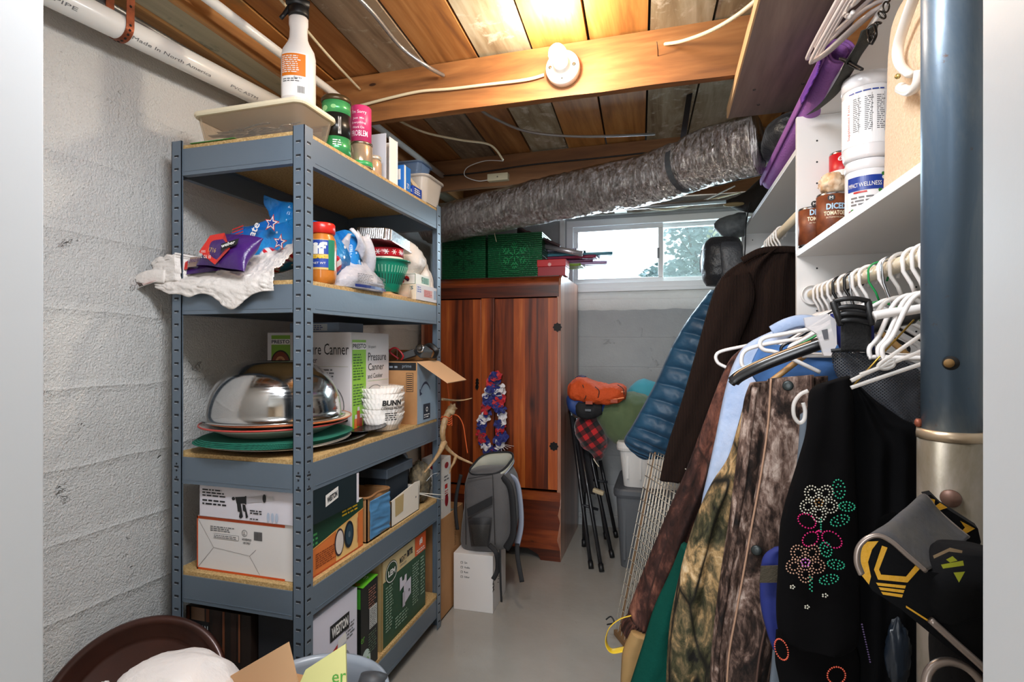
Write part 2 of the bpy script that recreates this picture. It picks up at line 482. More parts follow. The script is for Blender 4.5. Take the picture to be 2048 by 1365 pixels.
# back wall round the window opening
WX0, WX1, WZ0, WZ1 = -0.66, 0.58, 1.60, 2.08
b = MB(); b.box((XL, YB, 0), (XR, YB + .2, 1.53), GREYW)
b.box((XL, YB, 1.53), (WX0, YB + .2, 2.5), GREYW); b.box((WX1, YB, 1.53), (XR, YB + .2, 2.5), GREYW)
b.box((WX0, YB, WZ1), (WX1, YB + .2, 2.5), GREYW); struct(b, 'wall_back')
b = MB()
def sillf(u, v):
    x = lerp(WX0 - .06, WX1 + .1, u); n_ = noise.noise(Vector((x * 9, 0, 3))) * .012
    return [Vector((x, YB + .12, 1.60)), Vector((x, YB - .012, 1.585 + n_ * .3)), Vector((x, YB - .03, 1.545 + n_ * .5)), Vector((x, YB - .012, 1.475 + n_)), Vector((x, YB + .01, 1.455 + n_))][int(round(v * 4))]
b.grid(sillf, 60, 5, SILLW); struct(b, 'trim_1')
# doorway wall, jambs
DY0, DY1 = .30, .42; DXL, DXR = -.672, .203
b = MB(); b.box((-2.2, DY0, 0), (DXL - .02, DY1, 2.5), WHITEWALL); b.box((DXR + .02, DY0, 0), (1.6, DY1, 2.5), WHITEWALL)
b.box((DXL - .02, DY0, 2.06), (DXR + .02, DY1, 2.5), WHITEWALL); struct(b, 'wall_front')
b = MB(); b.box((DXL - .02, DY0 - .012, 0), (DXL, DY1 + .012, 2.08), JAMBP)
b.box((DXR, DY0 - .012, 0), (DXR + .02, DY1 + .012, 2.08), JAMBP); b.box((DXL - .02, DY0 - .012, 2.06), (DXR + .02, DY1 + .012, 2.08), JAMBP)
struct(b, 'trim_2', bevel=.002)
# hall behind the camera
b = MB(); b.box((-2.2, -2.4, 0), (-2.1, .3, 2.5), HALLW); b.box((1.5, -2.4, 0), (1.6, .3, 2.5), HALLW); b.box((-2.2, -2.5, 0), (1.6, -2.4, 2.5), HALLW); struct(b, 'wall_hall')
# floor
def mat_floor():
    m, t, p = newmat('grey_painted_floor'); v = t.coord()
    col = t.ramp(t.noise(v, 3, 4, 0.6), [(0.3, '#96928b'), (0.7, '#a29e97')])
    specks = t.ramp(t.noise(v, 45, 3, 0.6), [(0.72, '#000000'), (0.76, '#ffffff')]); col = t.mix(specks, col, '#7c756c')
    t.link(col, p.inputs['Base Color'])
    t.link(t.ramp(t.noise(v, 6, 5, 0.6), [(0.3, '#3c3c3c'), (0.7, '#5c5c5c')]), p.inputs['Roughness'])
    t.link(t.bump(t.noise(v, 40, 4, 0.6), 0.18, 0.004), p.inputs['Normal']); return m
b = MB(); b.box((-2.2, -2.5, -.1), (1.6, YB + .2, 0), mat_floor()); struct(b, 'floor')

# ceiling: sub-floor boards that run nearly front to back
PINE = wood('pine_board', [(0.3, '#7d4d22'), (0.5, '#b57a3c'), (0.72, '#cf9a5c')], grain=(14, 1.1, 14), rough=.6, knots=((6, 2.2, 6), .09, '#4a2a12'), stain=(3, '#8f7a52', .62))
PINE2 = wood('brown_pine_board', [(0.3, '#6a4020'), (0.5, '#96612f'), (0.72, '#b98650')], grain=(14, 1.1, 14), rough=.65, knots=((5, 2, 5), .08, '#3c2210'))
WEATH = wood('cement_stained_board', [(0.3, '#6d5438'), (0.48, '#9c8c70'), (0.7, '#c3b9a3')], grain=(10, 1.4, 10), rough=.8, stain=(14, '#c9bfae', .55), bump=.5)
WEATH2 = wood('grey_brown_board', [(0.3, '#58432e'), (0.5, '#85705a'), (0.72, '#a08c72')], grain=(12, 1.2, 12), rough=.8, stain=(20, '#a39a86', .58), bump=.4)
DARKG = M('#20150c', .9)
AB = R(2.65); bx_, by_ = -math.sin(AB), math.cos(AB)
b = MB(); pat = [PINE2, PINE, PINE2, WEATH2, PINE, WEATH2, PINE2, WEATH, PINE, PINE, WEATH, WEATH, PINE, PINE2, WEATH2]
k = 0
w0 = -2.15
base = -0.639 * 1.613 + 1.381 * math.tan(AB)       # where the board joint at the left of the picture meets y = 0
for i in range(-7, 12):
    x0 = base + i * .2; x1 = x0 + .1915
    T = Matrix.Translation((0, 0, 0)) @ Matrix.Rotation(AB, 4, 'Z')
    mm = {0: WEATH2, 1: PINE2, 2: WEATH, 3: PINE, 4: PINE, 5: WEATH, 6: WEATH, 7: PINE, 8: PINE2, -1: PINE2, -2: PINE, -3: WEATH2}.get(i, pat[i % 15])
    dz = .002 * ((i * 37) % 5)
    b.box((x0, .1, CEIL + dz), (x1, YB + .25, CEIL + .03), mm, T)
b.box((-2.2, -2.5, CEIL + .03), (1.6, YB + .4, CEIL + .09), DARKG)
b.box((-2.2, -2.5, CEIL + .01), (1.6, .1, CEIL + .03), WHITEWALL)
struct(b, 'ceiling')
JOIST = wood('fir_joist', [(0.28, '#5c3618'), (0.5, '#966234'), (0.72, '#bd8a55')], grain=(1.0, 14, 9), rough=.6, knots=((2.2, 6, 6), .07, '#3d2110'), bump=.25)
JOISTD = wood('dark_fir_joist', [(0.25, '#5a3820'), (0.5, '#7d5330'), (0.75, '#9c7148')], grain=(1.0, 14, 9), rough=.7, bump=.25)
def joist(name, y, z0, m, th=.04, tilt=0):
    b = MB(); n_ = 40; vs = []
    for i in range(n_ + 1):
        x = lerp(XL, XR, i / n_); c = .006 * noise.noise(Vector((x * 5, y, 0))) + (.014 * max(0, noise.noise(Vector((x * 3.1, y, 4)))) if x < -.4 else 0)
        vs += [(x, y, z0 + c), (x, y + th, z0 + .004), (x, y + th, CEIL), (x, y, CEIL)]
    fs = []
    for i in range(n_):
        for k in range(4):
            l = (k + 1) % 4; fs.append((i * 4 + k, i * 4 + l, i * 4 + 4 + l, i * 4 + 4 + k))
    b.add(vs, fs, m); return struct(b, name)
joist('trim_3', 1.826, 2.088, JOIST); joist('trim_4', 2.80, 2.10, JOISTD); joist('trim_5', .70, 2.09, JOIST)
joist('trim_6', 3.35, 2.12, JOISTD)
# plates and ledgers along the left wall and over the window
LEDG = wood('ledger_board', [(0.25, '#6f4524'), (0.5, '#a8743f'), (0.75, '#c99a63')], grain=(14, 1.0, 14), rough=.6)
PALEL = wood('pale_stained_ledger', [(0.25, '#8c8a76'), (0.5, '#b8b49c'), (0.75, '#d2ccb4')], grain=(14, 1.0, 14), rough=.7, stain=(9, '#74786a', .6))
b = MB(); b.box((XL, .42, 2.185), (-1.435, YB, CEIL), LEDG); struct(b, 'trim_7')
b = MB(); b.box((-1.318, .42, 2.178), (-1.305, YB, CEIL), LEDG); struct(b, 'trim_8')
b = MB(); b.box((-1.435, .42, 2.195), (-1.318, YB, CEIL), PALEL); struct(b, 'trim_9')
STEEL_OLD = M('#8d8f90', .45, .8, var=(6, '#5d5a55'), bump=(30, .2))
b = MB(); b.box((XL, YB - .05, 2.10), (XR, YB, 2.14), M('#a8a8a2', .7, var=(8, '#716c62'))); struct(b, 'trim_10')

# window
VINYL = M('#e9eaea', .4, name='white_vinyl'); GLASS = clear('#f4fbff', .02, .02, 'window_glass'); GLASS2 = clear('#e6e8e4', .12, .25, 'dusty_insect_screen')
wr = thing('window_1', None, None, (-.04, YB + .03, WZ0)); wr['kind'] = 'structure'
def frame_rect(b, x0, x1, z0, z1, y0, y1, t, m, tb=None):
    tb = tb or t
    b.box((x0, y0, z0), (x1, y1, z0 + tb), m); b.box((x0, y0, z1 - t), (x1, y1, z1), m)
    b.box((x0, y0, z0 + tb), (x0 + t, y1, z1 - t), m); b.box((x1 - t, y0, z0 + tb), (x1, y1, z1 - t), m)
b = MB(); frame_rect(b, WX0, WX1, WZ0, WZ1, YB - .005, YB + .10, .045, VINYL, .05)
b.box((WX0 - .01, YB - .014, WZ0 - .012), (WX1 + .01, YB + .02, WZ0 + .012), VINYL); b.build('window_frame', wr, bevel=.003)
xm = -.05
b = MB(); frame_rect(b, WX0 + .045, xm + .03, WZ0 + .05, WZ1 - .045, YB + .012, YB + .045, .032, VINYL, .03); sash = b.build('sliding_sash', wr, bevel=.003)
b = MB(); b.box((WX0 + .077, YB + .026, WZ0 + .08), (xm - .002, YB + .030, WZ1 - .077), GLASS); b.build('pane', sash)
b = MB(); b.box((xm - .008, YB + .002, 1.80), (xm + .006, YB + .012, 1.87), M('#777a7c', .4, .5)); b.build('latch', sash)
b = MB(); frame_rect(b, xm + .002, WX1 - .045, WZ0 + .05, WZ1 - .045, YB + .05, YB + .085, .026, VINYL, .03); sash = b.build('fixed_sash', wr, bevel=.003)
b = MB(); b.box((xm + .028, YB + .066, WZ0 + .08), (WX1 - .071, YB + .070, WZ1 - .071), GLASS); b.build('pane', sash)
b = MB(); b.box((xm + .028, YB + .082, WZ0 + .078), (WX1 - .071, YB + .0825, WZ1 - .069), GLASS2); b.build('insect_screen', sash)
# outdoors: ground and shrubs in the light well side of the window
GRASS = M('#6d7a48', .9, var=(3, '#8c9058'), bump=(20, .6)); LEAF = M('#a8a878', .6, var=(9, '#d8d0a0')); LEAF2 = M('#8fa0a0', .6, var=(9, '#6c7f78')); TWIG = M('#5d4c3a', .9)
b = MB(); b.grid(lambda u, v: Vector((lerp(-9, 11, u), lerp(YB + .2, 22, v), 1.42 + .25 * v)), 12, 12, GRASS); struct(b, 'ground')
def shrub(name, label, c, r, n, lm, seed, ls=.07):
    rg = random.Random(seed); root = thing(name, label, 'shrub', (c[0], c[1], 1.45), 'shrubs outside the window')
    b = MB()
    for k in range(9):
        a = rg.uniform(0, 2 * PI); q = rg.uniform(.3, .9)
        b.tube([(c[0], c[1], 1.42), (c[0] + .3 * r[0] * math.cos(a) * q, c[1] + .3 * r[1] * math.sin(a), c[2] - .3 * r[2]), (c[0] + r[0] * q * math.cos(a), c[1] + r[1] * q * math.sin(a), c[2] + r[2] * rg.uniform(-.2, .8))], [.03, .02, .006], TWIG, 5)
    b.build('stem', root)
    b = MB()
    for k in range(n):
        d = Vector((rg.gauss(0, 1), rg.gauss(0, 1), rg.gauss(0, 1))).normalized() * (rg.random() ** .4)
        p = Vector((c[0] + d.x * r[0], c[1] + d.y * r[1], c[2] + d.z * r[2]))
        q = Matrix.Rotation(rg.uniform(0, 6), 3, 'Z') @ Matrix.Rotation(rg.uniform(-1, 1), 3, 'X')
        u = q @ Vector((ls, 0, 0)); w_ = q @ Vector((0, 0, ls * .6))
        b.add([p - u, p - w_, p + u, p + w_], [(0, 1, 2, 3)], lm)
    b.build('foliage', root)
shrub('garden_shrub', 'yellow-green leafy shrub seen through the right window pane', (1.1, 7.0, 2.5), (.62, .6, 1.1), 1700, LEAF, 1, .05)
shrub('garden_shrub', 'dark grey-green shrub low behind the middle bar of the window', (.05, 8.2, 2.05), (.5, .4, .4), 1300, LEAF2, 3, .05)
shrub('garden_shrub', 'tall airy shrub between the two window panes, farther out', (.5, 9.0, 2.9), (.55, .6, 1.0), 1300, LEAF2, 5, .055)

# ================================================================== things fixed under the ceiling
PORC = M('#f2efe8', .25, coat=.5); ROMEX = M('#dccfae', .5); PVC = M('#e8e6e1', .35, coat=.3); GALV = M('#a9abac', .38, .85, bump=(40, .15)); COPPER = M('#a0583a', .45, .6, var=(30, '#6d3b26'))
lp = thing('light_fixture', 'white porcelain lamp holder with glowing round bulb on the joist', 'light fixture', (-.34, 1.826, 2.12))
T = axisT((-.34, 1.826, 2.176), (0, -1, 0))
b = MB(); b.lathe([(.055, 0), (.058, .004), (.058, .03), (.054, .036), (.030, .040), (.026, .044), (.026, .062), (.022, .064), (.018, .060)], PORC, T, 40); b.build('lamp_holder', lp)
b = MB()
for a in (0, PI): b.lathe([(.006, .036), (.006, .039), (.001, .0395)], M('#6a665c', .4, .8), axisT((-.34 + .041 * math.cos(a), 1.826, 2.176), (0, -1, 0)), 12)
b.lathe([(.004, .036), (.004, .038), (.001, .0385)], M('#3a3730', .5), axisT((-.34, 1.826, 2.135), (0, -1, 0)), 10); b.build('screw', lp)
m_, t_, p_ = newmat('glowing_bulb'); p_.inputs['Emission Color'].default_value = (1, .82, .55, 1); p_.inputs['Emission Strength'].default_value = 14; p_.inputs['Base Color'].default_value = (1, 1, 1, 1)
BULB = m_
b = MB(); b.lathe([(.013, .060), (.014, .072), (.020, .085), (.028, .100), (.030, .115), (.026, .132), (.014, .143), (.0001, .146)], BULB, T, 28); bo = b.build('bulb', lp)
bo.visible_shadow = True
def cable(name, label, pts, r, m, cat='cable', n=8, seg=8, parent=None, bumps=None):
    b = MB(); p = spline(pts, seg)
    if bumps:
        q = []; rr = []
        L = [0]
        for i in range(1, len(p)): L.append(L[-1] + (p[i] - p[i - 1]).length)
        N = int(L[-1] / bumps); j = 0
        for k in range(N + 1):
            d = L[-1] * k / N
            while j < len(p) - 2 and L[j + 1] < d: j += 1
            q.append(p[j].lerp(p[j + 1], (d - L[j]) / max(1e-6, L[j + 1] - L[j]))); rr.append(r if k % 2 else r * .82)
        b.tube(q, rr, m, n)
    else: b.tube(p, r, m, n)
    return tag(b.build(name), label, cat)
cable('wire', 'cream cable stapled along the joist to the lamp', [Y_(1088, 150, 1.816), Y_(1050, 160, 1.816), Y_(960, 171, 1.816), Y_(900, 178, 1.816), Y_(840, 183, 1.816), Y_(780, 196, 1.816), Y_(715, 213, 1.816)], (.0055), ROMEX)
cable('wire', 'cream cable coming out of a hole in the joist at right of lamp', [Y_(1330, 88, 1.822), Y_(1365, 82, 1.75), Y_(1420, 62, 1.6), Y_(1475, 30, 1.5), Y_(1530, -15, 1.42)], .0055, ROMEX)
cable('wire', 'thin cream cable slanting down to the joist above green canister', [Z_(545, -20, 2.255), Z_(600, 45, 2.25), Z_(660, 115, 2.24), Y_(720, 179, 1.815)], .0045, ROMEX)
cable('armored_cable', 'ribbed steel armored cable crossing boards above the lamp joist', [Z_(690, -30, 2.25), Z_(745, 25, 2.245), Z_(800, 92, 2.24), Z_(850, 130, 2.2), Y_(887, 151, 1.812)], .0075, GALV, 'cable', bumps=.0035)
cable('armored_cable', 'thin ribbed steel cable hanging beyond the lamp joist', [Y_(955, 215, 1.9), Y_(985, 235, 2.0), Y_(1050, 262, 2.15), Y_(1130, 272, 2.25), Y_(1220, 272, 2.35), Y_(1310, 268, 2.45)], .006, GALV, 'cable', bumps=.004)
cable('wire', 'slack cream cable drooping in the dark bay behind lamp joist', [Y_(795, 240, 2.0), Y_(850, 265, 2.1), Y_(920, 280, 2.25), Y_(980, 290, 2.4), Y_(1006, 320, 2.5)], .005, ROMEX)
cable('wire', 'thin white looped wire by the ivory junction box', [Y_(1006, 322, 2.6), Y_(970, 322, 2.7), Y_(935, 335, 2.76), Y_(930, 352, 2.78), Y_(955, 362, 2.785), Y_(978, 360, 2.785)], .0025, PVC)
cable('wire', 'black cable running along the far dark joist', [Y_(885, 352, 2.78), Y_(960, 345, 2.78), Y_(1060, 330, 2.785), Y_(1180, 318, 2.785), Y_(1300, 305, 2.785)], .004, M('#161412', .6))
cable('hanging_string', 'short pale string end hanging below the silver duct', [Y_(987, 455, 3.0), Y_(990, 472, 3.0), Y_(993, 484, 3.0)], .002, ROMEX, 'string')
jb = thing('junction_box', 'small square ivory junction box on the far dark joist', 'junction box', (Y_(996, 362, 2.79)))
b = MB(); c0 = Y_(976, 364, 2.78); c1 = Y_(1017, 346, 2.78); b.box((c0.x, 2.765, c0.z), (c1.x, 2.80, c1.z), M('#d8cfae', .5)); b.build('cover_plate', jb, bevel=.003)
b = MB(); cm = (c0 + c1) / 2; b.lathe([(.004, 0), (.003, .002), (.0005, .002)], M('#7a7464', .4, .7), axisT((cm.x, 2.765, cm.z), (0, -1, 0)), 10); b.build('screw', jb)
# nail in the joist
for (px, py), lb in (((1316, 112), 'bent nail sticking out of the joist between lamp and right cable'),):
    p = Y_(px, py, 1.826); b = MB(); b.tube([p, p + Vector((0, -.03, .004)), p + Vector((-.003, -.05, .02))], .0016, M('#5a4030', .5, .7), 6); tag(b.build('nail'), lb, 'nail')
# pipes at the left
def pipe(name, label, a, c, r, m, cat='pipe'):
    b = MB(); b.tube([a, c], r, m, 24); return b, label, cat
pp = thing('drain_pipe', 'fat white plastic pipe strapped along top of left wall', 'pipe', (-1.40, 1.1, 2.05))
b = MB(); pa = Vector((-1.405, .44, 2.028)); pb = Vector((-1.405, 2.6, 2.20)); b.tube([pa, pb], .033, PVC, 28); b.build('pipe_body', pp)
pT = axisT(pa, pb - pa)
INKG = M('#6b6d70', .6)
b = MB(); A = Art(b, lambda x, y, e=1: pT @ Vector(((.033 + .0005 * e) * math.cos(PI * .62 + y / .033), (.033 + .0005 * e) * math.sin(PI * .62 + y / .033), x)))
# lettering runs along the pipe
ang = None
def pipemp(x, y, e=1):
    q = (pb - pa).normalized(); s1 = q.cross(Vector((0, 0, 1))).normalized(); s2 = s1.cross(q)
    a = R(-38) + y / .033
    return pa + q * x + (s1 * math.cos(a) + s2 * math.sin(a)) * (.033 + .0005 * e)
A = Art(b, pipemp)
A.text('CHARLOTTE PIPE', .28, -.006, .24, .009, INKG); A.text('Made In North America', .66, -.006, .26, .009, INKG); A.text('PVC ASTM', 1.0, -.006, .12, .009, INKG)
b.build('printed_lettering', pp)
sp_ = Y_(247, 40, 1.07)
st = MB(); cst = pa.lerp(pb, (1.085 - pa.y) / (pb.y - pa.y))
ringp = [cst + Vector((.0355 * math.cos(a), 0, .0355 * math.sin(a))) for a in [R(x) for x in range(-100, 101, 10)]]
pts = [cst + Vector((-.03, 0, .24))] + [cst + Vector((-.0365, 0, .05))] + [cst + Vector((.0358 * math.cos(a), 0, .0358 * math.sin(a))) for a in [R(x) for x in range(180, 361, 10)]] + [cst + Vector((.0365, 0, .05)), cst + Vector((.045, 0, .20))]
vs = []
for p in pts: vs += [p + Vector((0, -.011, 0)), p + Vector((0, .011, 0))]
st.add(vs, [(2 * i, 2 * i + 1, 2 * i + 3, 2 * i + 2) for i in range(len(pts) - 1)], COPPER)
so = st.build('hanger_strap', solid=.0015); tag(so, 'copper coloured punched strap looped round the white pipe', 'strap')
b = MB()
for i in range(2, len(pts) - 1, 2):
    p = pts[i]; d = (p - cst); d.y = 0; d.normalize()
    b.lathe([(.0035, 0), (.003, .0012), (.0003, .0012)], M('#1c1410', .9), axisT(p + d * .0006, d), 10)
for q in range(5):
    p = pts[-2].lerp(pts[-1], q / 5); b.lathe([(.0035, 0), (.003, .0012), (.0003, .0012)], M('#1c1410', .9), axisT(p + Vector((.001, 0, 0)), (1, 0, -.05)), 10)
b.build('strap_hole', so)
cable('armored_cable', 'ribbed grey steel cable lying along the fat white pipe', [(-1.462, .44, 2.145), (-1.462, 1.0, 2.158), (-1.464, 1.8, 2.17), (-1.466, 2.5, 2.172)], .011, GALV, 'cable', bumps=.006)
b = MB(); b.tube([(-1.215, .44, 2.185), (-1.215, 2.79, 2.185)], .0145, PVC, 16); tag(b.build('water_pipe'), 'slim white pipe running through the lamp joist above the shelving', 'pipe')
# metal pipes above the window
b = MB(); b.tube([Y_(1040, 432, 3.55), Y_(1500, 398, 3.30)], .014, GALV, 14); tag(b.build('conduit'), 'bright steel conduit just above the window frame', 'pipe')
b = MB(); b.tube([Y_(1180, 405, 3.40), Y_(1560, 320, 2.95)], .018, GALV, 14); tag(b.build('conduit'), 'upper steel conduit under the end of silver duct', 'pipe')
cable('wire', 'pale cable sagging above the window', [Y_(1150, 420, 3.45), Y_(1250, 408, 3.4), Y_(1330, 420, 3.4), Y_(1420, 400, 3.4), Y_(1480, 385, 3.3)], .005, ROMEX)
cable('wire', 'white cable arching above window near the round vent', [Y_(1240, 395, 3.42), Y_(1290, 412, 3.42), Y_(1380, 410, 3.4), Y_(1470, 372, 3.3)], .004, PVC)
cable('wire', 'dark cable slung under the silver duct end', [Y_(1360, 365, 2.9), Y_(1420, 372, 2.9), Y_(1480, 358, 2.9), Y_(1540, 345, 2.8)], .006, M('#1b1b1c', .6))
vt = thing('vent_outlet', 'round grey metal vent collar above the window', 'vent', Y_(1335, 405, 3.5))
b = MB(); c_ = Y_(1335, 380, 3.5); b.lathe([(.085, 0), (.085, .07), (.06, .085), (.058, 0)], GALV, axisT(c_ + Vector((0, 0, .05)), (0, -.25, -1)), 28); b.build('collar', vt)
b = MB(); b.box((c_.x - .13, 3.42, c_.z + .06), (c_.x + .13, 3.62, c_.z + .075), GALV); b.build('flange', vt)
b = MB(); b.box(Y_(1227, 420, 3.5).xyz.to_tuple(), tuple(Y_(1252, 396, 3.5) + Vector((0, .1, 0))), M('#cfcdc4', .7)); tag(b.build('joist_block'), 'short white wooden block under the silver duct above window', 'block')
# silver duct
def mat_foil():
    m, t, p = newmat('silver_foil_jacket'); v = t.coord()
    v = t.coord((2.4, 1.6, .55), (0, .35, 0)); n1 = t.noise(v, 22, 6, 0.75, 1.6); n2 = t.voro(v, 30, 'F1'); n3 = t.noise(v, 70, 3, .6)
    h = t.math('ADD', t.math('MULTIPLY', n1, 1.3), t.math('MULTIPLY', n2, .5)); h = t.math('ADD', h, t.math('MULTIPLY', n3, .25))
    p.inputs['Base Color'].default_value = lin('#b3aeab'); p.inputs['Metallic'].default_value = 1; p.inputs['Roughness'].default_value = .17
    t.link(t.bump(h, .9, .014), p.inputs['Normal']); return m
def duct():
    root = thing('air_duct', 'fat crinkled silver insulated duct sagging under the joists', 'duct', (-.3, 2.5, 1.85))
    a = [Vector((-1.36, 2.93, 1.945)), Vector((-1.15, 2.86, 1.945)), Vector((-.66, 2.66, 1.955)), Vector((-.35, 2.56, 1.965)), Vector((-.05, 2.42, 1.962)), Vector((.13, 2.26, 1.968)), Vector((.26, 2.18, 1.97)), Vector((.325, 2.15, 1.972))]
    c = spline(a, 26); rg = random.Random(4); rr = []
    n_ = 56; vs = []; N = len(c)
    for i, p in enumerate(c):
        q = c[min(i + 1, N - 1)] - c[max(i - 1, 0)]; q.normalize(); s1 = q.cross(Vector((0, 0, 1))).normalized(); s2 = s1.cross(q)
        for k in range(n_):
            th = 2 * PI * k / n_; d = s1 * math.cos(th) + s2 * math.sin(th)
            pt = p + d * .112
            w1 = noise.noise(Vector((i * .55, th * 1.2 + i * .16, 0))); w2 = noise.noise(pt * 34); w3 = noise.noise(pt * 13)
            r = .112 * (1 + .035 * w1) - .006 * abs(w2) * (1.6 if math.sin(th) < .3 else .5) + .006 * w3
            strap = min(abs(i - 122), 99)
            if strap < 5: r -= .008 * (1 - strap / 5)
            vs.append(p + d * r)
    b = MB(); fs = [(i * n_ + k, i * n_ + (k + 1) % n_, (i + 1) * n_ + (k + 1) % n_, (i + 1) * n_ + k) for i in range(N - 1) for k in range(n_)]
    fs += [tuple(range(n_ - 1, -1, -1)), tuple((N - 1) * n_ + k for k in range(n_))]
    b.add(vs, fs, mat_foil(), True); b.build('foil_jacket', root)
    # hanging strap
    p = c[122]; q = (c[123] - c[121]).normalized(); s1 = q.cross(Vector((0, 0, 1))).normalized(); s2 = s1.cross(q)
    b = MB(); ps = [p + (s1 * math.cos(t) + s2 * math.sin(t)) * .112 for t in [R(x) for x in range(-200, 21, 10)]]
    ps = [ps[0] + Vector((0, 0, .0))] + ps
    vs = []
    for x in ps: vs += [x - q * .014, x + q * .014]
    b.add(vs, [(2 * i, 2 * i + 1, 2 * i + 3, 2 * i + 2) for i in range(len(ps) - 1)], M('#5d6266', .45, .7))
    b.bar(p + s2 * .112 + s1 * .02, Vector((p.x + .01, p.y + .03, CEIL)), .026, .002, M('#3c3c40', .5, .6))
    b.build('support_strap', root)
duct()

# overhead plank screwed below the joists
PLANK = wood('grey_brown_plank', [(0.25, '#544440'), (0.5, '#7d6a62'), (0.75, '#9b877c')], grain=(10, .9, 10), rough=.65, knots=((5, 2.2, 5), .08, '#3b2a26'), bump=.3)
EDGEP = wood('pale_plank_edge', [(0.25, '#b58a5c'), (0.5, '#d6ae80'), (0.75, '#e6c49a')], grain=(14, 1, 14), rough=.6)
pk = thing('overhead_plank', 'wide grey-brown plank fixed flat under the ceiling joists at right', 'plank', (.33, 1.4, 2.045))
b = MB(); b.box((.214, .72, 2.047), (.455, 2.07, 2.085), PLANK); b.build('board', pk)
b = MB(); b.box((.209, .72, 2.047), (.2138, 2.07, 2.085), EDGEP); b.build('pale_edge', pk)
b = MB()
for (x, y) in ((.30, 1.98), (.41, 1.86), (.27, 1.86)): b.lathe([(.005, 0), (.004, -.002), (.0005, -.002)], M('#4c4440', .5, .6), TR(x, y, 2.047), 10)
b.build('screw', pk)

# steel column at the front right
def mat_col(c1, c2, nm):
    m, t, p = newmat(nm); v = t.coord((1, 1, .35))
    f = t.ramp(t.noise(v, 9, 6, 0.7, .6), [(.42, c1), (.62, c2)]); rust = t.ramp(t.noise(t.coord(), 28, 5, .7), [(.66, '#000000'), (.74, '#ffffff')])
    t.link(t.mix(rust, f, '#6d4a36'), p.inputs['Base Color']); p.inputs['Metallic'].default_value = .35; p.inputs['Roughness'].default_value = .36
    t.link(t.bump(t.noise(t.coord(), 60, 4), .1, .002), p.inputs['Normal']); return m
CB = mat_col('#5c7084', '#75838f', 'blue_grey_steel_tube'); CBR = mat_col('#877d72', '#6d6452', 'brown_grey_steel_tube')
sc_ = thing('support_column', 'blue-grey telescoping steel support post at front right', 'post', (.383, .891, 0))
T = TR(.383, .891, 0)
b = MB(); b.lathe([(.034, 1.05), (.034, 2.25)], CB, T, 40); b.build('inner_tube', sc_)
b = MB(); b.lathe([(.0385, .012), (.0385, 1.108), (.0345, 1.110), (.0345, 1.06)], CBR, T, 40); b.build('outer_tube', sc_)
b = MB(); b.lathe([(.0392, 1.098), (.0396, 1.104), (.0388, 1.111), (.0342, 1.1115)], M('#b9a48a', .35, .7), T, 40); b.build('collar_rim', sc_)
b = MB(); b.box((-.06, -.06, 0), (.06, .06, .012), CBR, T); b.build('base_plate', sc_)
b = MB(); b.box((-.06, -.06, 2.25), (.06, .06, CEIL), CBR, T); b.build('head_plate', sc_)
dcol = Vector((-.383, -.891, 0)).normalized()
def pin(z, r, depth, m, T0, dd=dcol):
    b = MB(); rr = .034 if z > 1.11 else .0385
    b.lathe(depth, m, axisT(Vector((.383, .891, z)) + dd * (rr - .001), dd), 24); return b
b = pin(1.205, .01, [(.0095, 0), (.0095, .0012), (.0005, .0012)], M('#120e0a', .9), 0); b.lathe([(.006, 0), (.006, .0018), (.0005, .0018)], M('#7a5a2e', .7), axisT(Vector((.381, .891, 1.205)) + dcol * .033, dcol), 20); b.build('pin_hole', sc_)
b = pin(1.023, .01, [(.012, 0), (.011, .005), (.0005, .0065)], M('#6f5348', .5, .5), 0); b.build('pin_head', sc_)
sd_ = Vector((-.80, .2, 0)).normalized()
b = pin(1.118, .006, [(.006, 0), (.006, .006), (.003, .008), (.0005, .008)], M('#8a4a34', .5, .3), 0, sd_); b.lathe([(.006, 0), (.006, .006), (.003, .008), (.0005, .008)], M('#8a4a34', .5, .3), axisT(Vector((.383, .891, 1.118)) - sd_ * .035, -sd_), 14); b.build('side_pin', sc_)

# ================================================================== blue-grey steel shelving unit
SX0, SX1, SY0, SY1, SH = -1.405, -.945, 1.24, 2.155, 1.83
ST = M('#6b7987', .38, .25, bump=(90, .06), name='blue_grey_powder_coat')
def mat_osb():
    m, t, p = newmat('particle_board'); v = t.coord()
    f = t.ramp(t.noise(v, 160, 4, .75), [(.3, '#8f7142'), (.5, '#bd9a64'), (.7, '#dcc08c')])
    t.link(f, p.inputs['Base Color']); p.inputs['Roughness'].default_value = .8; t.link(t.bump(t.noise(v, 200, 3), .3, .001), p.inputs['Normal']); return m
OSB = mat_osb(); SLOT = M('#1a1c20', .8); SLOTL = M('#b9c2cc', .3, .5)
SHZ = [1.806, 1.397, .900, .552, .135]
su = thing('shelving_unit', 'blue-grey slotted steel shelving unit with five particle board shelves', 'shelving unit', ((SX0 + SX1) / 2, (SY0 + SY1) / 2, 0))
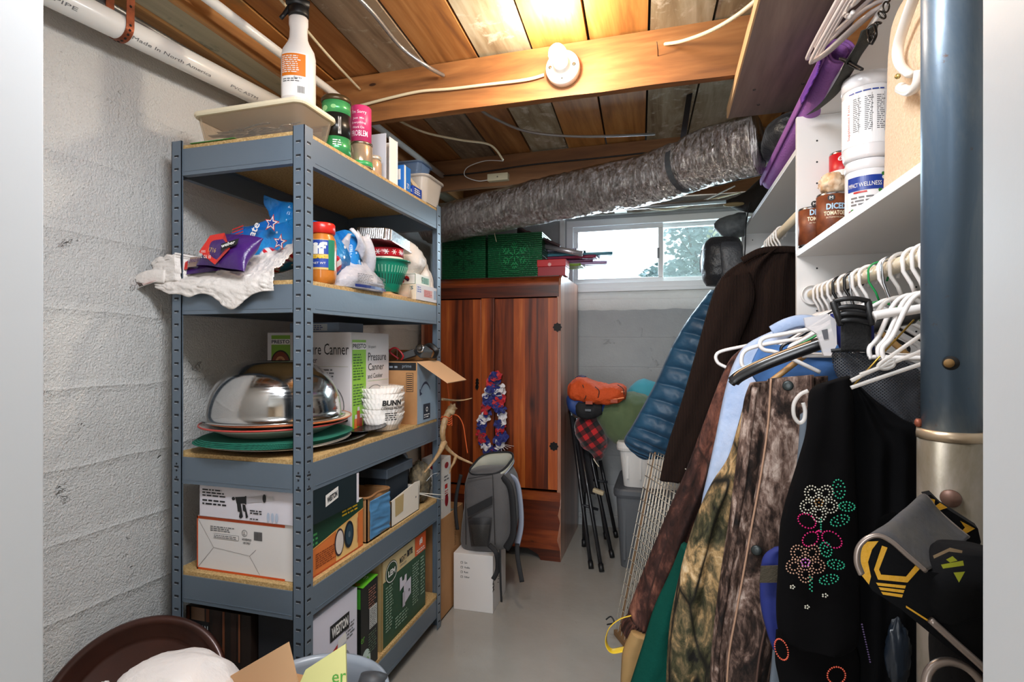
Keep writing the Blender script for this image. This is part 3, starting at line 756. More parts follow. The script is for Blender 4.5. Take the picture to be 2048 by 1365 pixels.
def post(x, y, sx, sy):
    """corner at x,y; flanges point inwards along sx, sy."""
    b = MB(); t = .002; w_ = .037
    xa, xb = sorted((x, x + sx * w_)); ya, yb = sorted((y, y + sy * w_))
    b.box((xa, min(y, y + sy * t), .004), (xb, max(y, y + sy * t), SH), ST); b.box((min(x, x + sx * t), ya, .004), (max(x, x + sx * t), yb, SH), ST)
    # rolled lips
    b.box((min(x + sx * w_, x + sx * (w_ - .002)), min(y, y + sy * .006), .004), (max(x + sx * w_, x + sx * (w_ - .002)), max(y, y + sy * .006), SH), ST)
    z = .03
    while z < SH - .01:
        for (cx, cy, nx, ny) in ((x + sx * .019, y - sy * .0003, 1, 0), (x - sx * .0003, y + sy * .019, 0, 1)):
            hx = .0075 if nx else .0006; hy = .0075 if ny else .0006
            b.box((cx - hx, cy - hy, z), (cx + hx, cy + hy, z + .0055), SLOT)
            b.box((cx - hx, cy - hy * 1.01, z - .0022), (cx + hx * .4, cy + hy * .4, z), SLOTL)
        z += .0381
    # splice with rivets at mid height
    for (cx, cy, dd) in ((x + sx * .019, y - sy * .0005, (0, -sy, 0)), (x - sx * .0005, y + sy * .019, (-sx, 0, 0))):
        for zz in (.885, .905, .925): b.lathe([(.003, 0), (.002, .0012), (.0004, .0012)], SLOT, axisT((cx, cy, zz - .045), dd), 8)
    o = b.build('post', su)
    return o
post(SX0, SY0, 1, 1); post(SX1, SY0, -1, 1); post(SX0, SY1, 1, -1); post(SX1, SY1, -1, -1)
def beam(a, c, z, inn):
    b = MB(); h = .078; a = Vector(a); c = Vector(c); inn = Vector(inn); d = (c - a).normalized()
    prof = [(0, .0), (0, .052), (.006, .058), (.006, h - .004), (.018, h - .004), (.018, h), (0, h), ]
    prof = [(0, 0), (.0, h), (.016, h), (.016, h - .002), (.002, h - .002), (.002, .002), (.020, .002), (.020, 0)]
    n = len(prof); vs = []
    for p in (a, c):
        for (o, zz) in prof: vs.append(p + inn * o + Vector((0, 0, z - h + zz)))
    fs = [(i, (i + 1) % n, n + (i + 1) % n, n + i) for i in range(n)]
    b.add(vs, fs, ST)
    # swaged groove along the face
    b.bar(a.lerp(c, .02) - inn * .0004 + Vector((0, 0, z - h + .012)), a.lerp(c, .98) - inn * .0004 + Vector((0, 0, z - h + .012)), .0012, .002, ST)
    b.build('beam', su)
for z in SHZ:
    e = .003
    beam((SX0 + .036, SY0 + e, 0), (SX1 - .036, SY0 + e, 0), z, (0, 1, 0)); beam((SX0 + .036, SY1 - e, 0), (SX1 - .036, SY1 - e, 0), z, (0, -1, 0))
    beam((SX1 - e, SY0 + .036, 0), (SX1 - e, SY1 - .036, 0), z, (-1, 0, 0)); beam((SX0 + e, SY0 + .036, 0), (SX0 + e, SY1 - .036, 0), z, (1, 0, 0))
    b = MB(); b.box((SX0 + .007, SY0 + .007, z), (SX1 - .007, SY1 - .007, z + .012), OSB); b.build('shelf_board', su)
SZ = [z + .0125 for z in SHZ]

# ================================================================== white closet organizer on the right
MEL = M('#e4e2e0', .35, bump=(60, .03), name='white_melamine'); MELE = M('#f0ede8', .4)
def organizer(name, label, y0, y1, ztop, zlow, xf_top, panels, backp, xf=.38):
    r = thing(name, label, 'closet organizer', (.56, (y0 + y1) / 2, 0))
    for (yy, zt) in panels:
        b = MB(); b.box((xf, yy, 0), (XR - .003, yy + .016, zt), MEL)
        z = .5
        pp_ = b.build('side_panel', r, bevel=.0006)
        b = MB()
        while z < zt - .02:
            for xx in (xf + .055, XR - .06):
                b.lathe([(.0028, 0), (.0026, .0006), (.0003, .0006)], SLOT, axisT((xx, yy - .0002, z), (0, -1, 0)), 8)
            z += .064
        if backp != 'nopins': b.build('pin_hole', pp_)
    for (zz, xx) in ((ztop, xf_top), (zlow, xf)):
        if zz: b = MB(); b.box((xx, y0, zz - .018), (XR - .003, y1, zz), MEL); b.build('shelf', r, bevel=.0006)
    return r
ZT1, ZL1, ZT2 = 1.94, 1.515, 1.83
organizer('closet_organizer', 'white melamine closet unit with shelf of cans behind the steel post', .96, 1.80, ZT1, ZL1, .43, [(1.80, ZT1 - .018), (.944, ZT1)], 1)
organizer('closet_organizer', 'white closet unit nearer the window with an empty long top shelf', 1.817, 3.05, ZT2, None, .38, [(3.05, ZT2 - .018)], 1)
CHROMEW = M('#d9d4c8', .3, .25)
rd = thing('clothes_rod', 'ribbed white clothes rod full of plastic hangers under the can shelf', 'clothes rod', (.42, 1.38, 1.38))
b = MB(); b.tube([Vector((.42, .96 + .003 * i, 1.38)) for i in range(280)], [.0145 if i % 3 else .0135 for i in range(280)], M('#d8c9ae', .35), 16); b.build('rod', rd)
b = MB(); b.shell([(.030, 0), (.030, .012), (.027, .012), (.027, .002), (.0146, .002), (.0146, .014)], MEL, axisT((.42, 1.799, 1.38), (0, -1, 0)), 28); b.build('flange', rd)
rd2 = thing('clothes_rod', 'white clothes rod behind the dark sweater near the window', 'clothes rod', (.42, 2.4, 1.66))
b = MB(); b.tube([(.42, 1.818, 1.66), (.42, 3.049, 1.66)], .0145, M('#d8c9ae', .35), 16); b.build('rod', rd2)
b = MB(); b.shell([(.030, 0), (.030, .012), (.027, .012), (.027, .002), (.0146, .002), (.0146, .014)], MEL, axisT((.42, 3.049, 1.66), (0, -1, 0)), 28); b.build('flange', rd2)

# ================================================================== cedar wardrobe
CED = wood('cedar_plank', [(0.2, '#4a1c0a'), (0.42, '#8a3c16'), (0.6, '#a85020'), (0.8, '#cf7a38')], plank=(0, .068), grain=(16, 12, 1.0), tint=.62, rough=.32, knots=((8, 4, 3.0), .19, '#2c0f06'), bump=.08, coat=.35)
CEDH = wood('cedar_rail', [(0.2, '#3c1608'), (0.45, '#6e2c10'), (0.65, '#9a4a1e'), (0.85, '#c0702f')], plank=(2, .055), grain=(1.2, 12, 16), tint=.5, rough=.32, knots=((3.5, 4, 10), .09, '#260d05'), bump=.08, coat=.35)
CEDS = wood('cedar_side', [(0.2, '#54301f'), (0.5, '#94604a'), (0.75, '#b98a70')], plank=(1, .09), grain=(12, 16, 1.0), tint=.35, rough=.3, bump=.06, coat=.5)
WXa, WXb, WYa, WYb, WH = -1.44, -.575, 2.985, 3.60, 1.63
wd = thing('wardrobe', 'red cedar two-door wardrobe against the back wall', 'wardrobe', ((WXa + WXb) / 2, (WYa + WYb) / 2, 0))
b = MB()
# sides with scalloped front edge near the floor and a rounded shoulder at the top
prof = [(WYa + .004, 1.52), (WYa + .004, .40), (WYa + .012, .35), (WYa - .002, .30), (WYa + .004, .22), (WYa - .002, .14), (WYa + .004, .05), (WYa, 0.0), (WYb, 0), (WYb, WH), (WYa + .06, WH), (WYa + .02, WH - .02), (WYa + .004, WH - .06)]
for (xa, xb) in ((WXa, WXa + .022), (WXb - .022, WXb)):
    n = len(prof); vs = [(xa, y, z) for y, z in prof] + [(xb, y, z) for y, z in prof]
    b = MB(); b.add(vs, [tuple(range(n - 1, -1, -1)), tuple(range(n, 2 * n))] + [(i, (i + 1) % n, n + (i + 1) % n, n + i) for i in range(n)], CEDS); b.build('side_panel', wd)
b = MB(); b.box((WXa + .02, WYa + .03, .10), (WXb - .02, WYb, .12), CEDH); b.box((WXa + .02, WYb - .012, .1), (WXb - .02, WYb, WH - .03), CEDH); b.build('carcass', wd)
b = MB(); b.box((WXa + .015, WYa + .03, WH - .028), (WXb - .015, WYb, WH - .002), CEDH); b.build('top_panel', wd)
b = MB()
n_ = 20; vs = []
for i in range(n_ + 1):
    a = i / n_; z = lerp(1.505, WH, a); y = WYa - .008 + (.05 * max(0, (a - .62) / .38) ** 2)
    vs += [(WXa + .012, y, z), (WXb - .010, y, z)]
b.add(vs, [(2 * i, 2 * i + 1, 2 * i + 3, 2 * i + 2) for i in range(n_)], CEDH, True)
b.box((WXa + .012, WYa - .007, 1.505), (WXb - .010, WYa + .03, 1.52), CEDH); b.build('cornice_rail', wd)
mid = -1.0075
def door(xa, xb):
    b = MB(); b.box((xa, WYa - .004, .405), (xb, WYa + .016, 1.498), CED); d = b.build('door', wd, bevel=.002); return d
d1 = door(WXa + .024, mid - .043); d2 = door(mid + .043, WXb - .018)
b = MB(); b.box((mid - .040, WYa - .009, .40), (mid + .040, WYa + .016, 1.503), CED); b.build('centre_stile', wd, bevel=.002)
# base apron with cut-out
ap = [(WXa + .0, .39), (WXb - .003, .39), (WXb - .003, .32), (WXb - .016, .26), (WXb - .004, .22), (WXb - .02, .12), (WXb - .004, .06), (WXb - .0, 0.0), (WXb - .115, 0), (WXb - .13, .03), (WXb - .19, .06), (WXa + .19, .06), (WXa + .13, .03), (WXa + .115, 0), (WXa, 0)]
b = MB(); b.prism([(x, z) for x, z in ap], 0, .022, CEDH, Matrix(((1, 0, 0, 0), (0, 0, -1, WYa + .018), (0, 1, 0, 0), (0, 0, 0, 1)))); b.build('base_apron', wd)
BLACKI = M('#15110f', .45, .6)
def esc(p, r, par, nm='hinge_plate'):
    b = MB(); pts = []
    for k in range(16): rr = r * (1 if k % 2 == 0 else .8); pts.append((rr * math.sin(PI * k / 8), rr * math.cos(PI * k / 8)))
    b.prism(pts, 0, .0035, BLACKI, Matrix(((1, 0, 0, p[0]), (0, 0, -1, WYa - .003), (0, 1, 0, p[1]), (0, 0, 0, 1)))); b.build(nm, par)
p = Y_(1115, 655, WYa); esc((p.x, p.z), .027, d2); p = Y_(1108, 893, WYa); esc((p.x, p.z), .027, d2)
p = Y_(955, 770, WYa)
b = MB(); T = Matrix(((1, 0, 0, p.x), (0, 0, -1, WYa - .003), (0, 1, 0, p.z), (0, 0, 0, 1)))
b.prism([(0, .04), (.010, .03), (.007, .018), (.012, .01), (.006, 0), (.010, -.012), (0, -.036), (-.010, -.012), (-.006, 0), (-.012, .01), (-.007, .018), (-.010, .03)], 0, .003, BLACKI, T)
b.tube(spline([T @ Vector(q) for q in ((-.006, -.002, .008), (-.008, -.018, .010), (0, -.026, .010), (.008, -.018, .010), (.006, -.002, .008))], 5), .002, BLACKI, 8)
b.lathe([(.006, 0), (.006, .008), (.0003, .010)], BLACKI, axisT((p.x, WYa - .004, p.z + .002), (0, -1, 0)), 12)
b.build('drop_handle', d1)
# ================================================================== colours used on packaging
WHT = M('#eceae6', .5); INK = M('#1c1c1e', .55); INKGREY = M('#6a6a6c', .6); REDI = M('#b8201c', .45); GRNI = M('#1e6b3a', .5); NAVY = M('#1b2440', .5); BLUEI = M('#1c3f9a', .4)
CARD = M('#b98a5c', .8, var=(5, '#a87a4d'), bump=(60, .05), name='corrugated_cardboard'); CARDL = M('#cfa47a', .8, bump=(60, .05)); CARDIN = M('#8d6238', .85)
ORI = M('#d8561c', .45); LIME = M('#7db832', .45); CREAM = M('#e9dfc0', .45); TANB = M('#cdb37e', .6); DKGREEN = M('#1f4a30', .5); BLK = M('#101012', .45); STEELM = M('#b9bcc0', .22, 1.0, bump=(5, .15)); PINKT = M('#c8386e', .4)
YEL = M('#e8c02a', .4)
BAGW = M('#e9e2dc', .38, bump=(40, .5, .01), sheen=.2, name='white_shopping_bag_film'); 
def RX(px, py, x): return X_(px, py, x)

# ------------------------------------------------------------------ shelf one (top)
z1 = SZ[0]
cc = thing('storage_container', 'clear plastic container of cutlery with cream lid on shelving top', 'container', (-1.18, 1.33, z1))
cx0, cx1, cy0, cy1 = -1.345, -.975, 1.262, 1.425
CLR = clear('#f3ece2', .07, .06); CLRW = clear('#efe9e2', .38, .25, 'frosted_plastic'); CLRB = clear('#b9cfe8', .15, .08, 'blue_tinted_plastic')
def rrect(x0, y0, x1, y1, r, z, n=6):
    o = []
    for (cx, cy, a) in ((x1 - r, y1 - r, 0), (x0 + r, y1 - r, 90), (x0 + r, y0 + r, 180), (x1 - r, y0 + r, 270)):
        for k in range(n + 1): o.append(Vector((cx + r * math.cos(R(a + 90 * k / n)), cy + r * math.sin(R(a + 90 * k / n)), z)))
    return o
def tub(b, x0, y0, x1, y1, z0, z1_, m, tap=.015, r=.025, t=.0025, T=None):
    rl = [rrect(x0 + tap, y0 + tap, x1 - tap, y1 - tap, r, z0), rrect(x0, y0, x1, y1, r, z1_), rrect(x0 + t, y0 + t, x1 - t, y1 - t, r, z1_), rrect(x0 + tap + t, y0 + tap + t, x1 - tap - t, y1 - tap - t, r, z0 + t)]
    if T is not None: rl = [[T @ p for p in q] for q in rl]
    rings(b, rl, m, False)
def lid(b, x0, y0, x1, y1, z0, h, m, r=.03, T=None):
    rl = [rrect(x0, y0, x1, y1, r, z0), rrect(x0 - .003, y0 - .003, x1 + .003, y1 + .003, r, z0 + h * .3), rrect(x0 - .002, y0 - .002, x1 + .002, y1 + .002, r, z0 + h * .8), rrect(x0 + .004, y0 + .004, x1 - .004, y1 - .004, r, z0 + h)]
    if T is not None: rl = [[T @ p for p in q] for q in rl]
    rings(b, rl, m, False)
b = MB(); tub(b, cx0, cy0, cx1, cy1, z1, z1 + .088, CLR); b.build('tub', cc)
b = MB(); lid(b, cx0 - .006, cy0 - .006, cx1 + .006, cy1 + .006, z1 + .086, .016, M('#efe3c4', .45)); b.build('lid', cc)
rg = random.Random(11)
SILV = M('#c9c9cc', .2, 1)
def cutlery(name, label, p, rz, kind, tilt):
    T = TR(p[0], p[1], p[2], rz, 0, tilt); b = MB()
    b.tube([T @ Vector(q) for q in ((-.08, 0, 0), (-.03, 0, .003), (.02, 0, .001), (.04, 0, 0))], [(.0065, .0012), (.004, .0015), (.003, .0018), (.0035, .0016)], SILV, 8, flat=(0, 1, 0) if False else T.to_3x3() @ Vector((0, 1, 0)))
    if kind == 'spoon': b.blob((.062, 0, 0), (.026, .014, .004), SILV, 0, n=16, T=T)
    elif kind == 'knife': b.add([T @ Vector(q) for q in ((.04, -.006, 0), (.11, -.008, 0), (.13, .004, 0), (.04, .006, 0), (.04, -.006, .0015), (.11, -.008, .0015), (.13, .004, .0015), (.04, .006, .0015))], [(0, 1, 2, 3), (7, 6, 5, 4), (0, 4, 5, 1), (2, 6, 7, 3), (1, 5, 6, 2), (3, 7, 4, 0)], SILV)
    else:
        b.box((.038, -.009, -.001), (.058, .009, .001), SILV, T)
        for k in range(4): b.box((.056, -.009 + .0052 * k, -.001), (.085, -.0065 + .0052 * k, .001), SILV, T)
    o = b.build(name); return tag(o, label, 'cutlery', 'cutlery inside the clear container')
kinds = ['spoon', 'fork', 'knife']
for i in range(34):
    k = kinds[i % 3]
    lab = {'spoon': 'steel spoon lying in the clear cutlery container', 'fork': 'steel fork lying in the clear cutlery container', 'knife': 'steel table knife lying in the clear cutlery container'}[k]
    cutlery('table_knife' if k == 'knife' else k, lab, (rg.uniform(-1.25, -1.09), rg.uniform(1.295, 1.39), z1 + .008 + .0016 * i), rg.uniform(-.3, .3) + (PI if rg.random() < .5 else 0), k, rg.uniform(-.12, .05))
# spray bottle standing on the lid
lt = z1 + .1035
sb = thing('spray_bottle', 'white spray bottle with black trigger and orange label on container lid', 'spray bottle', (-1.045, 1.345, lt))
SBM = clear('#f4efec', .72, .3, 'milky_plastic'); T = TR(-1.045, 1.345, lt, R(33))
b = MB(); b.lathe([(.043, 0), (.048, .006), (.048, .155), (.044, .175), (.030, .200), (.026, .212), (.0245, .240), (.027, .252), (.027, .272), (.024, .276), (.001, .277)], M('#efeae6', .35, trans=.15), T, 36, ex=1.0, ey=.72); b.build('bottle', sb)
b = MB(); A = Art(b, lambda x, y, e=1: T @ Vector(((.048 + .0006 * e) * math.cos(-PI / 2 + x / .048), .72 * (.048 + .0008 * e) * math.sin(-PI / 2 + x / .048), y)))
A.rect(-.052, .03, .030, .155, M('#f6f4f2', .4), 1, 14); A.rect(-.052, .088, .022, .152, M('#e07a1e', .4), 2, 12)
A.fine(-.048, .096, .018, .148, 9, WHT, 3); A.fine(-.045, .07, .015, .082, 2, INKGREY, 3); A.text('Spray', -.01, .078, .022, .007, NAVY, 3)
for k in range(9): A.rect(.000 + .0022 * k, .038, .0012 + .0022 * k, .058, INK, 3)
b.build('printed_label', sb)
b = MB(); b.lathe([(.027, .276), (.029, .280), (.029, .298), (.022, .306), (.001, .307)], BLK, T, 24)
b.tube([T @ Vector(q) for q in ((-.035, -.004, .318), (-.005, 0, .322), (.03, .004, .318))], [.011, .016, .013], BLK, 10)
b.tube([T @ Vector(q) for q in ((-.015, 0, .318), (-.025, -.002, .300), (-.040, -.004, .275), (-.048, -.006, .262))], [(.009, .006), (.008, .005), (.006, .004), (.006, .0045)], BLK, 8)
b.build('trigger_head', sb)
# green black canister, pink tin on a small clear canister, little jar
def canister(name, label, cat, c, r, h, mats, arts=None, group=None, rz=0):
    root = thing(name, label, cat, c, group); T = TR(c[0], c[1], c[2], rz)
    b = MB()
    for (z0, z1_, m) in mats: b.lathe([(r, z0 * h), (r, z1_ * h)], m, T, 36)
    b.build('canister_body', root); return root, T
root, T = canister('coffee_canister', 'tall green and black coffee canister with dark lid beside spray bottle', 'canister', (-1.005, 1.475, z1), .044, .185, [(0, .32, M('#3e9a5c', .25, .3)), (.32, .72, M('#1d1d1b', .3, .2)), (.72, .93, M('#4aa262', .25, .3))])
b = MB(); b.lathe([(.044, .172), (.046, .173), (.046, .184), (.042, .190), (.001, .190)], M('#4a3a22', .35, .4), T, 36); b.build('lid', root)
b = MB(); A = Art(b, cyl(T, .044, 0, R(-70)))
for k, s in enumerate('PLANET'): pass
A.disc(-.028, .146, .011, .009, M('#9ad08e', .4)); A.disc(.002, .15, .008, .006, M('#8cc884', .4)); A.fine(-.04, .118, -.012, .128, 2, WHT)
A.text('BLACK', .016, .065, .009, .055, WHT, 2); A.fine(.0, .03, .03, .05, 3, WHT)
b.build('printed_artwork', root)
root = thing('glass_canister', 'small clear round canister with green band under the pink tin', 'canister', (-.985, 1.585, z1)); T = TR(-.985, 1.585, z1)
b = MB(); b.lathe([(.037, 0), (.038, .004), (.038, .070), (.036, .076)], M('#bba58a', .12, .5), T, 32); b.build('canister_body', root)
b = MB(); b.lathe([(.0384, .004), (.0384, .020)], M('#3fa05e', .3), T, 32); b.build('green_band', root)
b = MB(); b.lathe([(.036, .076), (.0385, .077), (.0385, .083), (.035, .084), (.001, .084)], M('#a99a86', .25, .9), T, 32); b.build('lid', root)
root = thing('pink_tin', 'round pink tin printed with white words stacked on clear canister', 'tin', (-.985, 1.585, z1 + .0845)); T = TR(-.985, 1.585, z1 + .0845)
b = MB(); b.lathe([(.034, 0), (.034, .118), (.031, .121), (.001, .121)], PINKT, T, 36); b.build('tin_body', root)
b = MB(); A = Art(b, cyl(T, .034, 0, R(-92)))
for s, x, y, w_, h in (("I'm Sorry", -.012, .088, .050, .014), ('Just Me', -.008, .070, .038, .009), ('Everything', -.012, .055, .048, .009), ('Work On', -.010, .041, .040, .008), ('PROBLEM', -.014, .016, .056, .019)): A.text(s, x, y, w_, h, M('#f7dbe6', .4), 1, bold=.01)
b.build('printed_artwork', root)
root = thing('glass_jar', 'tiny glass jar behind the clear canister on top shelf', 'jar', (-.985, 1.665, z1)); T = TR(-.985, 1.665, z1)
b = MB(); b.lathe([(.026, 0), (.028, .004), (.028, .045), (.024, .055)], M('#c7a888', .15, .3), T, 24); b.build('jar_body', root)
b = MB(); b.lathe([(.025, .055), (.027, .056), (.027, .068), (.001, .069)], M('#d8cfc0', .3, .5), T, 24); b.build('lid', root)
# white open carton with two panels
wc = thing('white_carton', 'tall plain white carton with open front on the top shelf', 'box', (-1.03, 1.75, z1))
b = MB()
xa, xb, ya, yb = -1.17, -.965, 1.715, 1.80
b.box((xa, ya, z1), (xb, ya + .003, z1 + .17), M('#c9cdd6', .6)); b.box((xa, yb, z1), (xb, yb + .003, z1 + .17), WHT); b.box((xa, ya, z1), (xa + .003, yb, z1 + .17), WHT); b.box((xa, ya, z1), (xb, yb, z1 + .003), WHT)
b.build('carton_body', wc)
b = MB(); b.box((0, 0, 0), (.003, .055, .165), WHT, TR(xb - .004, ya + .03, z1 + .0035, 0)); b.build('front_flap', wc)
b = MB(); b.box((xa + .01, ya + .012, z1 + .0035), (xb - .02, ya + .024, z1 + .16), CARD); b.build('inner_divider', wc)
carton('small_blue_box', 'upright blue and white box beside the white carton on the top shelf', 'box', TR(-1.03, 1.835, z1, 0), .075, .055, .095, M('#2a6fc0', .4), {'right': lambda a: (a.rect(.0, .0, .012, .095, WHT), a.text('ZI', .020, .012, .018, .018, WHT)), 'front': lambda a: a.rect(.01, .04, .06, .08, WHT)})
cb = carton('open_blue_carton', 'low torn-open blue carton in front of frosted tub on top shelf', 'box', TR(-1.01, 1.902, z1, R(0)), .06, .075, .036, M('#1d3f9c', .4), {'right': lambda a: (a.fine(.008, .006, .066, .030, 3, WHT)), 'front': lambda a: a.text('FREEZER', .005, .01, .05, .012, WHT)})
b = MB(); b.add([(-.951, 1.902, z1 + .036), (-.951, 1.977, z1 + .036), (-.99, 1.96, z1 + .085), (-.985, 1.92, z1 + .08)], [(0, 1, 2, 3)], M('#c9b79a', .6)); b.build('open_flap', cb, solid=.0008)
fc = thing('frosted_tub', 'large frosted plastic food tub with lid at the far end of shelving', 'container', (-1.02, 2.07, z1))
b = MB(); tub(b, -1.12, 1.985, -.935, 2.165, z1, z1 + .10, CLRW, .014, .03); b.build('tub', fc)
b = MB(); lid(b, -1.125, 1.98, -.93, 2.17, z1 + .098, .012, CLRW, .035); b.build('lid', fc)
bc = thing('blue_tinted_tub', 'small blue-tinted clear tub stacked on the frosted tub', 'container', (-1.04, 2.05, z1 + .1105))
b = MB(); tub(b, -1.10, 1.995, -.965, 2.11, z1 + .1105, z1 + .162, CLRB, .012, .02); b.build('tub', bc)
b = MB(); lid(b, -1.104, 1.991, -.961, 2.114, z1 + .160, .009, CLRB, .024); b.build('lid', bc)
b = MB(); b.box((-1.34, 1.242, z1), (-1.18, 1.262, z1 + .0015), M('#3f8a3c', .5)); b.box((-1.30, 1.2415, z1 + .0015), (-1.22, 1.25, z1 + .0018), WHT); tag(b.build('green_leaflet'), 'green paper leaflet slipped under the clear cutlery container', 'leaflet')

# ------------------------------------------------------------------ shelf two: bags, peanut butter, basket, boxes
z2 = SZ[1]
def mat_flag():
    m, t, p = newmat('blue_star_party_film'); v = t.coord()
    s = t.voro(v, 34, 'F1'); dots = t.ramp(s, [(.16, '#ffffff'), (.22, '#000000')])
    reg = t.ramp(t.noise(v, 9, 2), [(.5, '#000000'), (.54, '#ffffff')])
    base = t.ramp(t.noise(v, 5, 2), [(.4, '#1665b8'), (.6, '#2a8fd0')])
    c = t.mix(t.math('MULTIPLY', dots, reg), base, '#e8f0f6')
    st = t.wave(t.coord((1, 1, 1), (0, .6, .3)), 16, .6); stripe = t.ramp(st, [(.45, '#d42a34'), (.55, '#f4eeee')])
    sel = t.ramp(t.noise(v, 7, 1, .4), [(.60, '#000000'), (.62, '#ffffff')])
    c = t.mix(sel, c, stripe)
    t.link(c, p.inputs['Base Color']); p.inputs['Roughness'].default_value = .22
    t.link(t.bump(t.noise(v, 16, 4, .6, .8), .7, .015), p.inputs['Normal']); return m
FLAG = mat_flag()
def bag(name, label, cat, ctrl, m, arts=None, group=None, **k):
    """soft bag: list of elliptical sections (centre, half-width vector, half-height vector)."""
    root = thing(name, label, cat, ctrl[0][0], group); return root
def sections(b, secs, m, n=40, crumple=.01, freq=14, seed=0, sub=8, p=2.4):
    """secs: (centre, axis a, axis b) superellipse sections, smoothly interpolated, crumpled."""
    C = spline([s[0] for s in secs], sub); A = spline([s[1] for s in secs], sub); B = spline([s[2] for s in secs], sub); rl = []; sd = Vector((seed * 5.1, seed, seed * 2.2))
    for c, a, bb in zip(C, A, B):
        ring = []
        for k in range(n):
            t = 2 * PI * k / n; ct, st_ = math.cos(t), math.sin(t)
            q = c + a * (math.copysign(abs(ct) ** (2 / p), ct)) + bb * (math.copysign(abs(st_) ** (2 / p), st_))
            d = (q - c); L = d.length
            w_ = noise.noise(q * freq + sd) + .6 * (0.5 - abs(noise.noise(q * freq * 2.1 + sd)) * 2)
            ring.append(q + (d / L if L > 1e-6 else d) * crumple * w_ * min(1, L / .03))
        rl.append(ring)
    rings(b, rl, m)
# blue party bag (behind the grocery bag), drawn as a long limp bag leaning on the wall side of the post
r0 = thing('party_bag', 'crumpled blue party bag with stars and flags on second shelf', 'bag', (-1.2, 1.42, z2))
b = MB()
sections(b, [(Vector((-1.37, 1.37, z2 + .088)), Vector((.004, .02, .0)), Vector((0, .0, .010))), (Vector((-1.29, 1.37, z2 + .112)), Vector((.0, .045, .0)), Vector((-.01, .0, .055))), (Vector((-1.18, 1.38, z2 + .12)), Vector((0, .06, .0)), Vector((-.015, .0, .075))),
    (Vector((-1.09, 1.42, z2 + .135)), Vector((0, .075, .0)), Vector((-.02, .0, .075))), (Vector((-1.02, 1.43, z2 + .125)), Vector((0, .07, .0)), Vector((0, .0, .07))), (Vector((-.975, 1.45, z2 + .085)), Vector((0, .05, .0)), Vector((0, .0, .05)))], FLAG, crumple=.010, seed=1)
b.build('bag_body', r0)
b = MB(); sections(b, [(Vector((-1.13, 1.40, z2 + .17)), Vector((.05, 0, .0)), Vector((0, .04, .0))), (Vector((-1.14, 1.395, z2 + .215)), Vector((.045, 0, .0)), Vector((0, .025, .0))), (Vector((-1.155, 1.39, z2 + .255)), Vector((.05, 0, .0)), Vector((0, .014, .006))), (Vector((-1.165, 1.385, z2 + .272)), Vector((.035, 0, -.014)), Vector((0, .008, .0)))], FLAG, crumple=.008, seed=5); b.build('gathered_top', r0)
def front_mp(y, f=None):
    return lambda x, z, e=1: Vector((x, y - .0006 * e - (f(x, z) if f else 0), z))
b = MB(); A = Art(b, lambda x, z, e=1: Vector((x, 1.303 - .0008 * e + .6 * (z - z2 - .12) ** 2, z)))
A.text('brate', -1.180, z2 + .108, .075, .026, WHT, 2, bold=.02, rot=R(62))
for (sx, sz, q) in ((-1.105, .175, .028), (-1.075, .118, .026)): A.star(sx, z2 + sz, q, REDI, 2, .2); A.star(sx, z2 + sz, q * .8, WHT, 3, .2); A.star(sx, z2 + sz, q * .55, BLUEI, 4, .2)
for k in range(4): A.poly([(-1.245 + .02 * 0 + .04 * 0, z2 + .135 + .009 * k), (-1.205, z2 + .145 + .009 * k), (-1.205, z2 + .149 + .009 * k), (-1.245, z2 + .139 + .009 * k)], REDI, 2)
b.build('printed_artwork', r0)
r0 = thing('party_bag', 'second blue flag-print bag squeezed behind peanut butter jar', 'bag', (-1.03, 1.55, z2))
b = MB(); sections(b, [(Vector((-1.04, 1.56, z2 + .003)), Vector((.05, 0, 0)), Vector((0, .05, 0))), (Vector((-1.03, 1.56, z2 + .07)), Vector((.06, 0, 0)), Vector((0, .05, 0))), (Vector((-1.03, 1.56, z2 + .14)), Vector((.055, 0, .01)), Vector((0, .045, 0))), (Vector((-1.05, 1.55, z2 + .19)), Vector((.04, 0, .01)), Vector((0, .02, 0)))], FLAG, crumple=.01, seed=9); b.build('bag_body', r0)
# white grocery bag holding charcoal bags, overhanging the front beam
gb = thing('grocery_bag', 'white plastic grocery bag spilling over the front of second shelf', 'bag', (-1.25, 1.25, z2))
def sheet(b, fn, m, nu=60, nv=24): b.grid(fn, nu, nv, m)
def gbf(u, v):
    # u along x left to right, v from the back top rim, down over the shelf edge, to the hanging hem
    x = lerp(-1.465 + .02 * v, -1.03, u)
    prof = [(1.39, .105), (1.34, .125), (1.30, .075), (1.262, .030), (1.232, .012), (1.222, -.012), (1.224, -.032)]
    q = v * 6; i = min(int(q), 5); f = q - i; y = lerp(prof[i][0], prof[i + 1][0], f); z = lerp(prof[i][1], prof[i + 1][1], f)
    drop = 1.0 + 1.15 * math.exp(-((u - .66) / .13) ** 2) + .25 * math.exp(-((u - .30) / .06) ** 2) - .5 * (u < .12) * (1 - u / .12)
    if z < .01: z = .01 + (z - .01) * drop
    rise = .35 + .48 * math.sin(PI * min(1, u * .62 + .12)) ; z = z * (rise if z > 0 else 1) 
    if u > .8: z += .05 * (u - .8) / .2 * (1 - v)
    p = Vector((x, y, z2 + z)); w_ = .006 * (0.5 - abs(noise.noise(Vector((x * 16 + z * 60, y * 30 + x * 8, z * 20)))) * 2) + .004 * (.5 - abs(noise.noise(Vector((x * 34 - y * 60, y * 50, z * 50)))) * 2)
    if x < -1.41: p.x = x + .0; 
    if x < -1.37 and y > 1.233: p.y = 1.226
    return p + Vector((0, -abs(w_) * .9, abs(w_) if z > .012 else 0))
b = MB(); b.grid(gbf, 110, 50, BAGW); b.build('bag_body', gb, solid=.0012)
